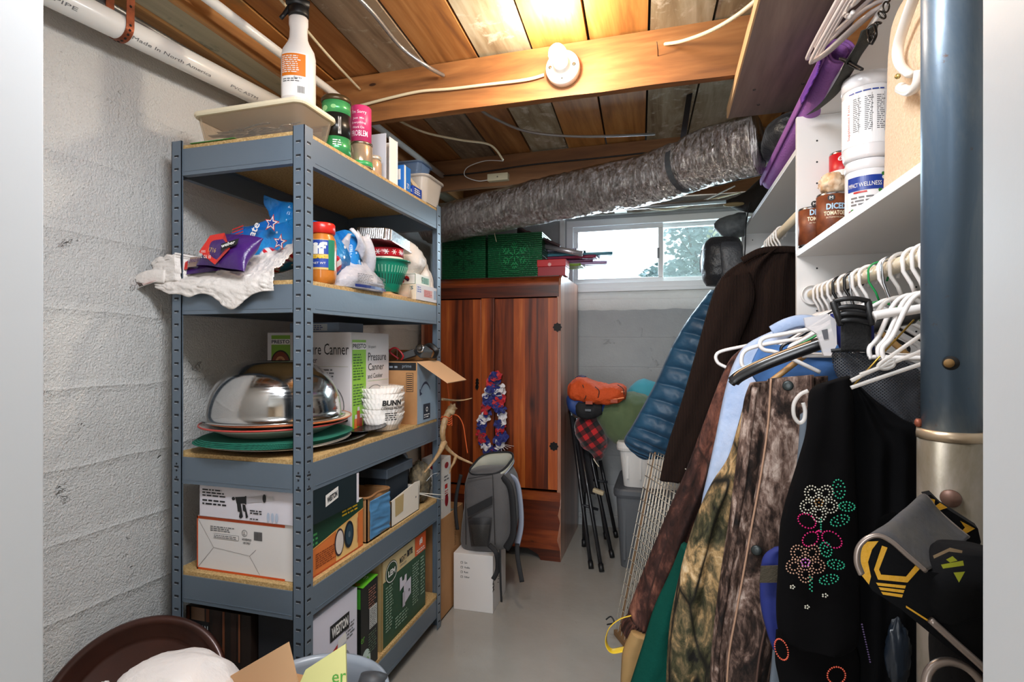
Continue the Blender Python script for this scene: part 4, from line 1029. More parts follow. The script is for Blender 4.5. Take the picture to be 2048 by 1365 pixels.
b = MB(); b.tube(spline([(-1.41, 1.222, z2 + .02), (-1.45, 1.215, z2 + .022), (-1.485, 1.21, z2 + .012), (-1.49, 1.21, z2 + .004)], 6), [(.02, .004)] * 19, BAGW, 10, flat=(0, 0, 1)); b.build('bag_handle', gb)
def pouch(name, label, T, W, H, D, mfun, seed=0, cat='bag'):
    r = thing(name, label, cat, T.translation); b = MB()
    def fn(u, v):
        a = 2 * PI * u; x = W / 2 * math.copysign(abs(math.cos(a)) ** .6, math.cos(a)) * (1 - .10 * math.sin(PI * v)); dd = D / 2 * math.sin(PI * min(1, max(0, .03 + .94 * v))) ** .6 * math.sin(a)
        z = H * v; q = Vector((x * 12 + seed, z * 12, dd * 12)); return T @ Vector((x + .004 * noise.noise(q * 2), dd + .012 * noise.noise(q) * math.sin(PI * v), z + .004 * noise.noise(q + Vector((9, 0, 0)))))
    b.grid(fn, 44, 22, mfun[0], cu=True); b.build('pouch', r)
    if len(mfun) > 1:
        b = MB(); A = Art(b, lambda x, y, e=1: T @ Vector((x, -D / 2 * math.sin(PI * min(.97, max(.03, y / H))) ** .6 * max(.2, 1 - (abs(x) / (W / 2)) ** 3) ** .5 - .0100 - .0008 * e, y)))
        mfun[1](A); b.build('printed_artwork', r)
    return r
PURP = M('#43206c', .28, bump=(22, .5, .01)); REDF = M('#d02a20', .28, bump=(22, .5, .01))
def weber(A):
    A.poly([(-.075, .03), (.0, .0), (.045, .045), (-.03, .105), (-.075, .09)], REDF, 1)
    A.poly([(.018, .035), (.060, .062), (.052, .084), (.008, .056)], INK, 3); A.text('weber', .017, .042, .042, .014, WHT, 4, bold=.02, rot=R(28))
    A.text('192 cu in', -.070, .012, .055, .012, WHT, 4, rot=R(0)); A.text('1716', -.03, .028, .030, .013, M('#c8a860', .5), 4)
    A.fine(-.06, .026, -.035, .033, 2, WHT, 4)
pouch('charcoal_bag', 'purple and red charcoal bag lying in the white grocery bag', TR(-1.205, 1.215, z2 + .035, R(-6), R(-28), R(8)), .19, .115, .055, (PURP, weber), 3)
pouch('charcoal_bag', 'purple and clear wood-chip bag poking out at the left of the grocery bag', TR(-1.335, 1.262, z2 + .028, R(4), R(-40), R(-6)), .15, .075, .045, (PURP, lambda A: (A.rect(-.072, .006, -.02, .03, REDF, 1), A.rect(-.02, .010, .06, .045, M('#9a8276', .3), 1), A.text('smoke', -.02, .02, .05, .016, M('#43206c', .4), 3))), 6)
hang = thing('hang_tag', 'red and white cardboard hang tag sticking out beyond the shelving post', 'tag', (-1.475, 1.20, z2 + .0))
b = MB(); T = TR(-1.495, 1.205, z2 - .012, R(0), R(-70), R(-14)); b.box((0, 0, 0), (.065, .001, .036), M('#f1ece6', .5), T); b.build('tag_card', hang)
b = MB(); A = Art(b, lambda x, y, e=1: T @ Vector((x, -.0004 * e, y))); A.rect(0, 0, .065, .014, REDI); A.rect(.008, .018, .058, .032, INK); A.rect(.02, .017, .05, .030, WHT, 2); A.fine(.022, .019, .048, .029, 3, INK, 3); b.build('printed_artwork', hang)
# peanut butter jar
pj = thing('peanut_butter_jar', 'peanut butter jar with red lid beside the corner post on second shelf', 'jar', (-.985, 1.375, z2)); T = TR(-.985, 1.375, z2)
b = MB(); b.lathe([(.030, 0), (.036, .004), (.040, .02), (.041, .05), (.041, .115), (.038, .132), (.032, .145), (.031, .150)], M('#c4762a', .25, coat=.6), T, 36); b.build('jar_body', pj)
b = MB(); b.lathe([(.034, .148), (.037, .150), (.037, .176), (.034, .180), (.001, .180)], M('#d0281e', .3), T, 36); b.build('lid', pj)
b = MB(); A = Art(b, cyl(T, .0412, 0, R(-84)))
A.rect(-.045, .040, .060, .128, M('#d9b46a', .4), 1, 16); A.rect(-.045, .040, -.022, .128, M('#e4a6a0', .4), 1.5, 6); A.rect(-.010, .085, .038, .126, BLUEI, 2, 8); A.rect(-.010, .046, .038, .072, BLUEI, 2, 8); A.rect(.038, .040, .060, .128, M('#1f7a5a', .4), 2, 4)
A.text('Jif', -.030, .074, .064, .046, WHT, 4, bold=.05); A.text('CREAMY', -.022, .071, .058, .010, YEL, 5, bold=.03); A.text('NET WT', -.005, .055, .035, .006, WHT, 5)
b.build('printed_label', pj)
# grey print bag leaning open
r0 = thing('printed_sack', 'silver-grey small-print plastic sack folded over on second shelf', 'bag', (-1.0, 1.55, z2))
GBAG = M('#c3c3ca', .26, bump=(28, .6, .01), var=(10, '#a9aab4'))
b = MB(); sections(b, [(Vector((-.99, 1.565, z2 + .001)), Vector((.05, 0, 0)), Vector((0, .135, 0))), (Vector((-.985, 1.565, z2 + .03)), Vector((.055, 0, 0)), Vector((0, .130, 0))), (Vector((-.99, 1.57, z2 + .065)), Vector((.04, 0, .0)), Vector((0, .10, 0))), (Vector((-1.0, 1.55, z2 + .10)), Vector((.022, 0, .0)), Vector((0, .055, .02))), (Vector((-1.0, 1.535, z2 + .155)), Vector((.012, 0, .0)), Vector((0, .045, .02))), (Vector((-1.0, 1.55, z2 + .185)), Vector((.006, 0, .0)), Vector((0, .018, .0)))], GBAG, crumple=.010, seed=4); b.build('sack_body', r0)
b = MB(); b.grid(lambda u, v: Vector((-.975 + .02 * math.sin(PI * v) + .012 * math.sin(u * 7), lerp(1.50, 1.60, u) + .03 * v, z2 + .19 - .13 * v * (0.5 + u * .6) + .006 * math.sin(u * 20))), 20, 14, GBAG); b.build('folded_top', r0, solid=.002)
b = MB(); A = Art(b, lambda x, y, e=1: Vector((-.985 + (.0605 if y < .05 else .0605 - (y - .05) * .9) + .0006 * e + .004 - abs(x - 1.565) ** 2 * 1.6, x, z2 + y)))
A.rect(1.47, .003, 1.66, .012, M('#1b2a6b', .35), 1, 8); A.fine(1.48, .018, 1.56, .048, 6, INKGREY, 1, 3); A.fine(1.58, .018, 1.66, .048, 6, INKGREY, 1, 4); b.build('printed_artwork', r0)
# green strainer basket with tins and foil pans stacked in it
bk = thing('plastic_basket', 'teal green slotted plastic colander basket on second shelf', 'basket', (-1.02, 1.80, z2))
GRNP = M('#117d63', .3, coat=.3); T = TR(-1.02, 1.80, z2)
b = MB(); prof = [(.052, .001), (.055, .004), (.062, .03), (.078, .07), (.088, .10), (.090, .112), (.098, .114), (.099, .118), (.092, .120), (.086, .112), (.074, .07), (.058, .03), (.050, .006)]
b.shell(prof, GRNP, T, 56); b.lathe([(.001, .002), (.052, .002), (.052, .006), (.001, .006)], GRNP, T, 40); b.build('basket_body', bk)
b = MB()
for k in range(44):
    a = 2 * PI * k / 44
    for (z0, z1_) in ((.032, .066), (.072, .096)):
        r0_ = .0625 + (z0 - .03) * .38; r1_ = .0625 + (z1_ - .03) * .38
        p = T @ Vector((r0_ * math.cos(a), r0_ * math.sin(a), z0)); q = T @ Vector((r1_ * math.cos(a), r1_ * math.sin(a), z1_)); b.bar(p, q, .0035, .0022, M('#7fb8a0', .5) if z0 > .07 else M('#0a4a3a', .6))
b.build('slots', bk)
root = thing('cookie_tin', 'white round tin stacked inside the teal basket', 'tin', (-1.02, 1.80, z2 + .095)); T = TR(-1.02, 1.80, z2 + .095)
b = MB(); b.lathe([(.068, 0), (.070, .004), (.070, .036), (.001, .037)], M('#efe2d0', .35), T, 44); b.build('tin_body', root)
b = MB(); A = Art(b, cyl(T, .070, 0, R(-70))); A.poly([(.005, .010), (.008, .010), (.002, .030), (0, .030)], INK); A.disc(.065, .016, .012, .013, M('#3a3436', .5)); A.disc(.065, .014, .009, .009, M('#d8b4a8', .5), 2); b.build('printed_artwork', root)
root = thing('cookie_tin', 'red tin lid with white snowflakes above the white tin', 'tin', (-1.02, 1.80, z2 + .1325)); T = TR(-1.02, 1.80, z2 + .1325, 0, R(3))
b = MB(); b.lathe([(.071, 0), (.073, .003), (.073, .030), (.070, .033), (.001, .033)], M('#b41826', .3), T, 44); b.build('tin_body', root)
b = MB(); A = Art(b, cyl(T, .073, 0, R(-78)))
for q in range(-1, 5):
    for a in range(3): 
        cx = .03 * q; A.poly([(cx + .010 * math.cos(a * PI / 3) - .0012 * math.sin(a * PI / 3), .016 + .010 * math.sin(a * PI / 3) + .0012 * math.cos(a * PI / 3)), (cx - .010 * math.cos(a * PI / 3) - .0012 * math.sin(a * PI / 3), .016 - .010 * math.sin(a * PI / 3) + .0012 * math.cos(a * PI / 3)), (cx - .010 * math.cos(a * PI / 3) + .0012 * math.sin(a * PI / 3), .016 - .010 * math.sin(a * PI / 3) - .0012 * math.cos(a * PI / 3)), (cx + .010 * math.cos(a * PI / 3) + .0012 * math.sin(a * PI / 3), .016 + .010 * math.sin(a * PI / 3) - .0012 * math.cos(a * PI / 3))], WHT)
b.build('printed_artwork', root)
ALU = M('#d2d2d4', .25, 1.0, bump=(60, .15))
fp = thing('foil_tray', 'upturned ribbed aluminium foil tray balanced on the red snowflake tin', 'tray', (-1.02, 1.79, z2 + .168)); T = TR(-1.02, 1.79, z2 + .173, R(4), R(-4), R(4))
def foil(b, z0, z1_, s, m):
    rl = []
    for (z, k) in ((z0, 1.12), (z0 + .002, 1.12), (z0 + .002, 1.0), (z1_, .86), (z1_, .86)):
        o = rrect(-.082 * s * k, -.118 * s * k, .082 * s * k, .118 * s * k, .035 * s, z, 12)
        rl.append([T @ Vector((p.x * (1 + (.012 if (i % 2) and z > z0 + .001 else 0)), p.y * (1 + (.012 if (i % 2) and z > z0 + .001 else 0)), p.z)) for i, p in enumerate(o)])
    rings(b, rl, m, False)
def foil2(b, z0, z1_, s, m):
    base = rrect(-.078 * s, -.112 * s, .078 * s, .112 * s, .03 * s, 0, 10); o = []
    n = len(base)
    for i in range(n):
        a, c = base[i], base[(i + 1) % n]; L = (c - a).length; k = max(1, int(L / .004))
        for q in range(k): o.append(a.lerp(c, q / k))
    rl = []
    for (z, sc, rib) in ((z0, 1.10, 0), (z0 + .003, 1.10, 0), (z0 + .003, 1.01, 0), (z0 + .006, 1.0, .012), (z1_ - .003, .97, .012), (z1_, .95, 0)):
        rl.append([T @ Vector((p.x * (sc + rib * (i % 2)), p.y * (sc + rib * (i % 2)), z)) for i, p in enumerate(o)])
    rings(b, rl, m, False)
b = MB(); foil2(b, 0, .046, .92, ALU); b.build('tray_body', fp)
# small boxes stacked at the far end
carton('dried_fruit_box', 'white box with berries and spoon picture stacked on second shelf', 'box', TR(-1.05, 1.955, z2 + .063, R(0)), .085, .135, .045, M('#e6e8df', .45),
       {'front': lambda a: (a.rect(.002, .002, .083, .043, M('#1d5a40', .5), 1), a.rect(.004, .004, .081, .041, WHT, 2), [a.disc(.040 + .011 * math.cos(i * 1.9) * (1 + .2 * (i % 3)), .022 + .008 * math.sin(i * 2.3), .006, .006, [REDI, M('#3a1c3c', .4), M('#a01830', .4)][i % 3], 3 + .2 * i) for i in range(9)], a.text('ns', .005, .026, .012, .008, GRNI, 3), a.rect(.004, .010, .018, .017, GRNI, 3)),
        'right': lambda a: (a.rect(.05, .010, .12, .036, M('#8fb8a4', .5)), a.text('C', .05, .018, .014, .018, INK, 2), a.fine(.07, .01, .118, .034, 4, M('#2f6b52', .5), 2))})
carton('pieces_box', 'cream box reading PIECES under the berry box on second shelf', 'box', TR(-1.10, 1.925, z2, R(0)), .15, .20, .062, M('#dccdb6', .55),
       {'front': lambda a: (a.text('260 PIECES', .020, .040, .118, .014, M('#23606a', .5), 1, bold=.02), a.fine(.02, .026, .09, .034, 1, INKGREY, 1)),
        'right': lambda a: (a.rect(.0, .0, .20, .062, M('#d9d4d8', .5), 1), a.rect(.07, .016, .15, .046, M('#d79a90', .5), 2), a.fine(.072, .018, .148, .044, 4, REDI, 3), a.rect(.165, .012, .19, .05, M('#8ca0b8', .5), 2), a.fine(.01, .03, .05, .056, 3, BLUEI, 2))})
pg = thing('snack_pouch', 'clear pouch of nuts resting against the pieces box', 'bag', (-.985, 1.90, z2 + .001))
b = MB(); sections(b, [(Vector((-.99, 1.885, z2 + .003)), Vector((.035, 0, 0)), Vector((0, .03, 0))), (Vector((-.99, 1.888, z2 + .025)), Vector((.034, 0, 0)), Vector((0, .028, 0))), (Vector((-.995, 1.895, z2 + .055)), Vector((.03, 0, 0)), Vector((0, .008, 0)))], clear('#efe0cc', .35, .1, 'crinkled_clear_film'), crumple=.004, seed=7); b.build('pouch', pg)
b = MB(); b.blob((-.99, 1.885, z2 + .017), (.026, .021, .014), M('#b5713a', .6, var=(60, '#7d4a22'), bump=(80, .6)), .15, 9, 3, 24); b.build('contents', pg)
for k in range(3):
    b = MB(); b.box((-1.01, 0, 0), (-.952, .011, .003 + .0), M('#cfa572', .6), TR(0, 1.715 + .0 + .028 * k, z2, R(0), 0, 0)); 
    b2 = MB(); b2.box((-.03, -.06, 0), (.03 - .012 * k, .06, .0045), [M('#c99a64', .6), M('#d8b07a', .6), M('#b98852', .6)][k], TR(-.985, 1.80, z2 + .0 + .0046 * k, R(8 * k))); tag(b2.build('wooden_slat'), ['lowest thin wooden slat under teal basket', 'middle thin wooden slat under teal basket', 'topmost thin wooden slat under teal basket'][k], 'slat')
bk.location.z += .0145
for nme in ('cookie_tin', 'cookie_tin.001', 'foil_tray'): bpy.data.objects[nme].location.z += .0145
# tall white store bag
b = MB()
r0 = thing('store_bag', 'puffed white store bag with knotted handles at back of second shelf', 'bag', (-1.14, 2.0, z2))
sections(b, [(Vector((-1.07, 2.02, z2 + .111)), Vector((.07, 0, 0)), Vector((0, .07, 0))), (Vector((-1.06, 2.02, z2 + .16)), Vector((.095, 0, 0)), Vector((0, .10, 0))), (Vector((-1.07, 2.01, z2 + .215)), Vector((.085, 0, 0)), Vector((0, .09, 0))), (Vector((-1.10, 1.99, z2 + .265)), Vector((.05, 0, 0)), Vector((0, .05, 0))), (Vector((-1.12, 1.98, z2 + .285)), Vector((.012, 0, 0)), Vector((0, .012, 0)))], BAGW, crumple=.012, seed=12)
b.build('bag_body', r0)
b = MB(); sections(b, [(Vector((-1.08, 2.10, z2 + .20)), Vector((.02, 0, 0)), Vector((0, .03, 0))), (Vector((-1.04, 2.11, z2 + .17)), Vector((.02, 0, .02)), Vector((0, .03, 0))), (Vector((-1.00, 2.115, z2 + .12)), Vector((.02, 0, .01)), Vector((0, .03, 0))), (Vector((-.975, 2.12, z2 + .065)), Vector((.012, 0, .0)), Vector((0, .025, 0)))], BAGW, crumple=.01, seed=15); b.build('bag_handle', r0)

# ------------------------------------------------------------------ shelf three
z3 = SZ[2]
# placemats: green textured stack, cream ones below, on a dark tray
def mat_ribgreen():
    m, t, p = newmat('ribbed_green_mat'); v = t.coord()
    h = t.wave(v, 90, 0, 'Y'); t.link(t.ramp(h, [(.2, '#0f5a4a'), (.8, '#1a8068')]), p.inputs['Base Color']); p.inputs['Roughness'].default_value = .8
    t.link(t.bump(h, .6, .003), p.inputs['Normal']); return m
RIBG = mat_ribgreen()
def mat_oval(name, label, cx, cy, z, rx, ry, t_, m, rz=0, group=None, cat='placemat', sag=0):
    b = MB(); T = TR(cx, cy, z, rz)
    rl = []
    for (s, zz) in ((.985, 0), (1, t_ * .3), (1, t_ * .7), (.985, t_)):
        rl.append([T @ Vector((rx * s * math.copysign(abs(math.cos(a)) ** .8, math.cos(a)), ry * s * math.copysign(abs(math.sin(a)) ** .8, math.sin(a)), zz + sag * (math.cos(a) ** 2))) for a in [2 * PI * k / 64 for k in range(64)]])
    rings(b, rl, m, False); return tag(b.build(name), label, cat, group)
tray = thing('serving_tray', 'dark oval metal tray under the placemats on third shelf', 'tray', (-1.15, 1.50, z3))
b = MB(); T = TR(-1.165, 1.50, z3, R(0)); b.lathe([(.001, .001), (.15, .001), (.165, .004), (.20, .014), (.205, .015), (.205, .017), (.198, .017), (.162, .007), (.15, .004), (.001, .004)], M('#5a5552', .25, .8), T, 64, ex=1.02, ey=1.28); b.build('tray_body', tray)
zz = z3 + .0178
PALM = M('#d5cbbd', .8, bump=(120, .3)); 
for k in range(2):
    mat_oval('placemat', ['lower cream placemat beneath the green ones', 'upper cream placemat beneath the green ones'][k], -1.18, 1.425 + .01 * k, zz, .205, .195, .0035, PALM, R(3 + 2 * k), None); zz += .0037
for k in range(4):
    mat_oval('placemat', ['lowest green ribbed placemat', 'second lowest green ribbed placemat', 'third green ribbed placemat', 'topmost green ribbed placemat under the platters'][k], -1.19 + .004 * k, 1.415 + .004 * k, zz, .212, .205, .0036, RIBG, R(2 * k)); zz += .0038
def platter(name, label, cx, cy, z, r, m, rim, h=.03, ex=1):
    root = thing(name, label, 'platter', (cx, cy, z)); T = TR(cx, cy, z)
    b = MB(); b.lathe([(.001, .001), (r * .62, 0), (r * .66, .003), (r * .86, h * .7), (r * .985, h), (r * .985, h + .003), (r * .84, h * .7 + .004), (r * .64, .008), (.001, .006)], m, T, 64, ex=ex); b.build('platter_body', root)
    b = MB(); b.tube([T @ Vector((r * .99 * math.cos(a) * ex, r * .99 * math.sin(a), h + .0015)) for a in [2 * PI * k / 64 for k in range(64)]], .0028, rim, 8, closed=True); b.build('coloured_rim', root)
    return root
PCX, PCY = -1.19, 1.425
platter('platter', 'large white platter with red rim below the steel bowl', PCX, PCY, zz, .217, M('#ddd8d0', .25, coat=.4), M('#b5433c', .35), .034); 
mt = platter('platter', 'upper tan platter with striped blue pattern and orange rim below the steel bowl', PCX + .012, PCY + .012, zz + .0355, .213, M('#d9cdb8', .3), M('#c26a3c', .35), .010)
b = MB()
for k in range(30):
    a = 2 * PI * k / 30; b.bar(Vector((PCX + .012 + .150 * math.cos(a), PCY + .012 + .150 * math.sin(a), zz + .0465)), Vector((PCX + .012 + .176 * math.cos(a + .1), PCY + .012 + .176 * math.sin(a + .1), zz + .0490)), .012, .001, M('#3c5870', .5))
b.build('blue_pattern', mt)
zb = zz + .0495
bw = thing('steel_bowl', 'big upside-down stainless steel mixing bowl on the platters', 'bowl', (PCX, PCY, zb)); T = TR(PCX, PCY, zb)
b = MB(); pr = [(.207, .0), (.210, .002), (.207, .005), (.197, .007)]
R0 = .197
for k in range(1, 15):
    a = PI / 2 * k / 14; pr.append((.068 + (R0 - .068) * math.cos(a), .008 + .168 * math.sin(a)))
pr += [(.058, .1765), (.054, .174), (.001, .173)]
def mat_brushed():
    m, t, p = newmat('brushed_stainless'); v = t.coord((1, 1, 1))
    g = t.new('ShaderNodeTexCoord'); n1 = t.noise(t.coord((2, 2, 90)), 3, 3, .6)
    p.inputs['Base Color'].default_value = lin('#c2c2c2'); p.inputs['Metallic'].default_value = 1; t.link(t.ramp(n1, [(.3, '#484848'), (.7, '#787878')]), p.inputs['Roughness'])
    t.link(t.bump(n1, .05, .001), p.inputs['Normal']); p.inputs['Anisotropic'].default_value = .5; return m
b.lathe(pr, mat_brushed(), T, 72); b.build('bowl_body', bw)
# dark round tray tucked by the coffee filters
tr_ = thing('round_tray', 'thin dark round tray peeking out beside the placemats', 'tray', (-1.035, 1.66, z3)); b = MB(); b.lathe([(.001, 0), (.06, 0), (.085, .010), (.088, .011), (.087, .013), (.060, .003), (.001, .003)], M('#3c3a3c', .25, .7), TR(-1.033, 1.665, z3 + .018, 0, R(4)), 48); b.build('tray_body', tr_)
# pressure canner box
def canner_front(a):
    G = M('#7fae36', .5)
    a.rect(.018, .205, .098, .352, G); a.text('PRESTO', .020, .322, .076, .013, NAVY, 3, bold=.02); a.rect(.018, .318, .098, .338, WHT, 2); 
    a.disc(.058, .248, .042, .050, M('#20170f', .3), 2); a.disc(.058, .248, .037, .045, M('#7d3218', .35), 3); a.disc(.058, .252, .022, .024, M('#c48a5a', .4), 4); a.disc(.058, .254, .012, .013, M('#8a4a34', .4), 5); a.poly([(.028, .222), (.06, .208), (.088, .222), (.07, .236), (.04, .238)], M('#d8672a', .4), 5)
    a.text("AMERICA'S", .022, .188, .07, .010, INKGREY, 2)
    a.text('16-quart', .112, .328, .05, .012, INKGREY, 2, slant=.2); a.text('Pressure Canner', .112, .282, .225, .040, INK, 2); a.text('and Cooker', .110, .252, .10, .022, INK, 2)
    a.rect(.110, .240, .335, .2408, M('#9a9a50', .5), 2); a.fine(.110, .190, .31, .235, 4, INKGREY, 2, 5)
    a.ring(.235, .10, .085, .085, .004, INKGREY, 2); a.disc(.235, .10, .080, .080, M('#d4d0d2', .4), 2); a.poly([(.30, .085), (.33, .07), (.335, .05), (.315, .045), (.305, .06)], INK, 4)
def canner_right(a):
    G = M('#8cc63c', .5)
    a.rect(.008, .0, .100, .335, G); a.rect(.008, .300, .100, .326, WHT, 2); a.text('PRESTO', .010, .304, .088, .017, NAVY, 3, bold=.02)
    a.fine(.014, .19, .085, .288, 10, M('#3c6a28', .5), 2, 2); a.fine(.014, .10, .085, .18, 8, M('#3c6a28', .5), 2, 3)
    a.text('16-quart', .115, .302, .055, .014, INKGREY, 2, slant=.2); a.text('Pressure', .115, .258, .135, .030, INK, 2); a.text('Canner', .115, .222, .118, .026, INK, 2); a.text('and Cooker', .112, .192, .110, .018, INK, 2)
    a.rect(.112, .182, .265, .1828, G, 2); a.ring(.165, .105, .080, .062, .003, INKGREY, 2); a.disc(.165, .105, .076, .058, M('#d8d4d6', .4), 2); a.poly([(.160, .15), (.164, .15), (.164, .115), (.160, .115)], INK, 3); a.poly([(.066, .12), (.085, .128), (.085, .095), (.07, .10)], INK, 4)
    for (x, y, c) in ((.035, .062, '#a8401e'), (.052, .035, '#8a2a1a'), (.018, .035, '#d8702a'), (.078, .02, '#2c1020')): a.rect(x, y - .035, x + .020, y + .02, M(c, .35), 4); a.rect(x + .003, y + .02, x + .017, y + .034, M('#d8d8d8', .3, .5), 5)
carton('pressure_canner_box', 'white and green pressure canner box behind the steel bowl', 'box', TR(-1.405, 1.635, z3, R(1)), .345, .275, .362, M('#dcd8da', .5), {'front': canner_front, 'right': canner_right})
# coffee filters in a clear bag
cf = thing('coffee_filters', 'stack of white fluted coffee filters in a clear printed bag', 'coffee filters', (-1.02, 1.775, z3))
FLT = M('#f2ece6', .8); b = MB(); zq = 0
tl = [(0, 0), (.004, .0), (-.002, .003), (.003, .002), (0, -.002), (.004, 0), (0, .003)]
for k in range(7):
    T = TR(-1.02 + tl[k][0], 1.78 + tl[k][1], z3 + .003 + zq, k * .3, R(2 * (k % 3 - 1)))
    h = .045; b.shell([(.048, 0), (.052, .002), (.078 if k > 0 else .074, h), (.080 if k > 0 else .076, h + .001), (.052, .004), (.046, .003)], FLT, T, 120, ruffle=(30, .035)); b.lathe([(.001, .001), (.046, .001), (.046, .004), (.001, .004)], FLT, T, 40)
    zq += .0185 if k < 6 else 0
b.build('paper_filters', cf)
b = MB(); b.lathe([(.055, .001), (.062, .003), (.083, .05), (.086, .10), (.086, .150), (.080, .163), (.05, .168), (.02, .170), (.001, .171)], clear('#ffffff', .07, .06, 'thin_clear_bag'), TR(-1.02, 1.78, z3), 56, ruffle=(9, .02)); b.build('clear_bag', cf)
b = MB(); A = Art(b, cyl(TR(-1.02, 1.78, z3), .0885, 0, R(-65))); A.text('BUNN', .010, .098, .075, .020, INK, 1, bold=.05, slant=.1); A.text('COFFEE FILTERS', .006, .084, .090, .009, INK, 1, bold=.02); A.fine(.02, .045, .07, .075, 4, INK, 1, 8); b.build('printed_lettering', cf)
# shipping carton with open flaps
def amz_front(a):
    a.rect(.0, .215, .19, .246, M('#1a1c20', .45), 1); a.text('prime', .13, .222, .04, .016, M('#8a96a4', .5), 2, rot=0); a.fine(.02, .222, .12, .238, 1, M('#8a96a4', .5), 2, 4)
    a.rect(.147, .13, .178, .205, INK, 1); a.rect(.149, .132, .176, .203, CARD, 2)
    for k in range(8): a.rect(.151, .138 + .008 * k, .174, .141 + .008 * k, INK, 3)
    a.rect(0, .150, .145, .1508, CARDIN, 1); a.rect(.07, .0, .0705, .24, CARDIN, 1)
def amz_right(a):
    n = 16; pts = []
    for k in range(n + 1): t = k / n; pts.append((.03 + .09 * t, .135 + .032 * math.sin(PI * t) ** .8))
    for k in range(n + 1): t = 1 - k / n; pts.append((.03 + .09 * t, .129 + .028 * math.sin(PI * t) ** .8))
    a.poly(pts, M('#22324a', .5), 1); a.poly([(.022, .112), (.045, .118), (.030, .128), (.026, .140), (.020, .138)], M('#22324a', .5), 1)
    a.rect(.055, .012, .120, .075, M('#1b2a3a', .5), 1); a.ring(.088, .052, .010, .010, .004, WHT, 2); a.fine(.060, .018, .115, .036, 2, WHT, 2, 3)
ab = carton('shipping_box', 'brown shipping carton with a curved arrow and open flap at end of third shelf', 'box', TR(-1.145, 1.935, z3), .195, .20, .25, CARD, {'front': amz_front, 'right': amz_right}, mats={'right': M('#8fa2b2', .6), 'top': CARDIN})
b = MB(); b.box((0, 0, -.002), (.155, .20, .001), CARDL, TR(-.950, 1.935, z3 + .25, 0, 0, R(32))); b.build('open_flap', ab)
b = MB(); b.box((0, 0, 0), (.003, .19, .05), CARDIN, TR(-1.147, 1.94, z3 + .25)); b.box((0, 0, 0), (.19, .003, .045), CARDIN, TR(-1.143, 2.133, z3 + .25)); b.build('upright_flap', ab)
r0 = thing('electronics_adapter', 'black power adapter jumbled on top of the shipping carton', 'adapter', (-1.02, 2.02, z3 + .251))
b = MB(); b.box((-.03, -.05, 0), (.03, .05, .032), BLK, TR(-1.02, 2.01, z3 + .262, R(25), R(0), R(-18))); b.build('adapter_case', r0, bevel=.005)
b = MB(); b.tube(spline([(-1.05, 1.97, z3 + .26), (-1.08, 1.95, z3 + .29), (-1.05, 1.945, z3 + .305), (-1.02, 1.95, z3 + .275), (-1.03, 1.955, z3 + .256)], 8), .0035, M('#a01c28', .4), 8); b.build('red_cord', r0)
r0 = thing('headlamp', 'grey and black headlamp leaning over the edge of the shipping carton', 'headlamp', (-.985, 2.05, z3 + .251))
b = MB(); b.box((-.025, -.03, 0), (.025, .03, .036), M('#5a6064', .35, .4), TR(-.975, 2.03, z3 + .272, R(-20), 0, R(28))); b.build('lamp_case', r0, bevel=.006)
b = MB(); b.lathe([(.016, 0), (.018, .012), (.014, .014), (.001, .008)], STEELM, TR(-.962, 1.995, z3 + .30, 0, R(75)), 20); b.build('reflector', r0)
b = MB(); b.tube(spline([(-.99, 2.06, z3 + .30), (-.97, 2.10, z3 + .315), (-.945, 2.11, z3 + .29), (-.94, 2.07, z3 + .262), (-.96, 2.04, z3 + .268)], 8), [(.011, .0015)] * 33, BLK, 8, flat=(0, 0, 1)); b.build('head_strap', r0)
b = MB(); b.box((-1.37, 1.95, z3), (-1.17, 2.13, z3 + .30), M('#26292f', .6)); tag(b.build('black_box', bevel=.002), 'plain black box behind the canner box at back of third shelf', 'box')
carton('blue_white_box', 'pale blue box on top of the pressure canner box', 'box', TR(-1.36, 1.70, z3 + .364, R(-3)), .22, .15, .035, M('#8fa6c8', .5), {'front': lambda a: (a.rect(.09, .005, .17, .030, M('#d6dfea', .5)), a.fine(.095, .008, .16, .028, 3, BLUEI, 2))})

# ------------------------------------------------------------------ shelf four
z4 = SZ[3]
ORT = M('#d4551f', .45)
def hb_front(a):
    a.rect(0, .0, .31, .006, ORT); a.rect(0, .150, .31, .158, ORT); a.rect(0, .0, .004, .158, ORT)
    L = M('#6a5e56', .6)
    def line(x0, y0, x1, y1, w_=.0009):
        d = Vector((x1 - x0, y1 - y0)).normalized(); n = Vector((-d.y, d.x)) * w_ / 2
        a.poly([(x0 + n.x, y0 + n.y), (x1 + n.x, y1 + n.y), (x1 - n.x, y1 - n.y), (x0 - n.x, y0 - n.y)], L, 2)
    line(.006, .148, .062, .070); line(.006, .008, .062, .070); line(.062, .070, .19, .058); line(.19, .058, .212, .078); line(.19, .058, .225, .008)
    a.fine(.05, .118, .145, .135, 3, INKGREY, 2, 3); a.rect(.062, .098, .152, .112, INKGREY, 2); a.rect(.0627, .0987, .1513, .1113, M('#e6e2df', .5), 3); a.fine(.065, .1, .149, .110, 2, INKGREY, 4, 4)
    a.ring(.172, .122, .0095, .0095, .001, INK, 2); a.text('UL', .167, .117, .009, .010, INK, 3); a.text('HOUSEHOLD', .164, .101, .032, .0065, INK, 2, bold=.02); a.text('USE ONLY', .167, .091, .026, .0065, INK, 2, bold=.02)
    for k in range(18): a.rect(.205 + .0016 * k, .105, .2058 + .0016 * k + (.0004 if k % 3 else 0), .130, INK, 2)
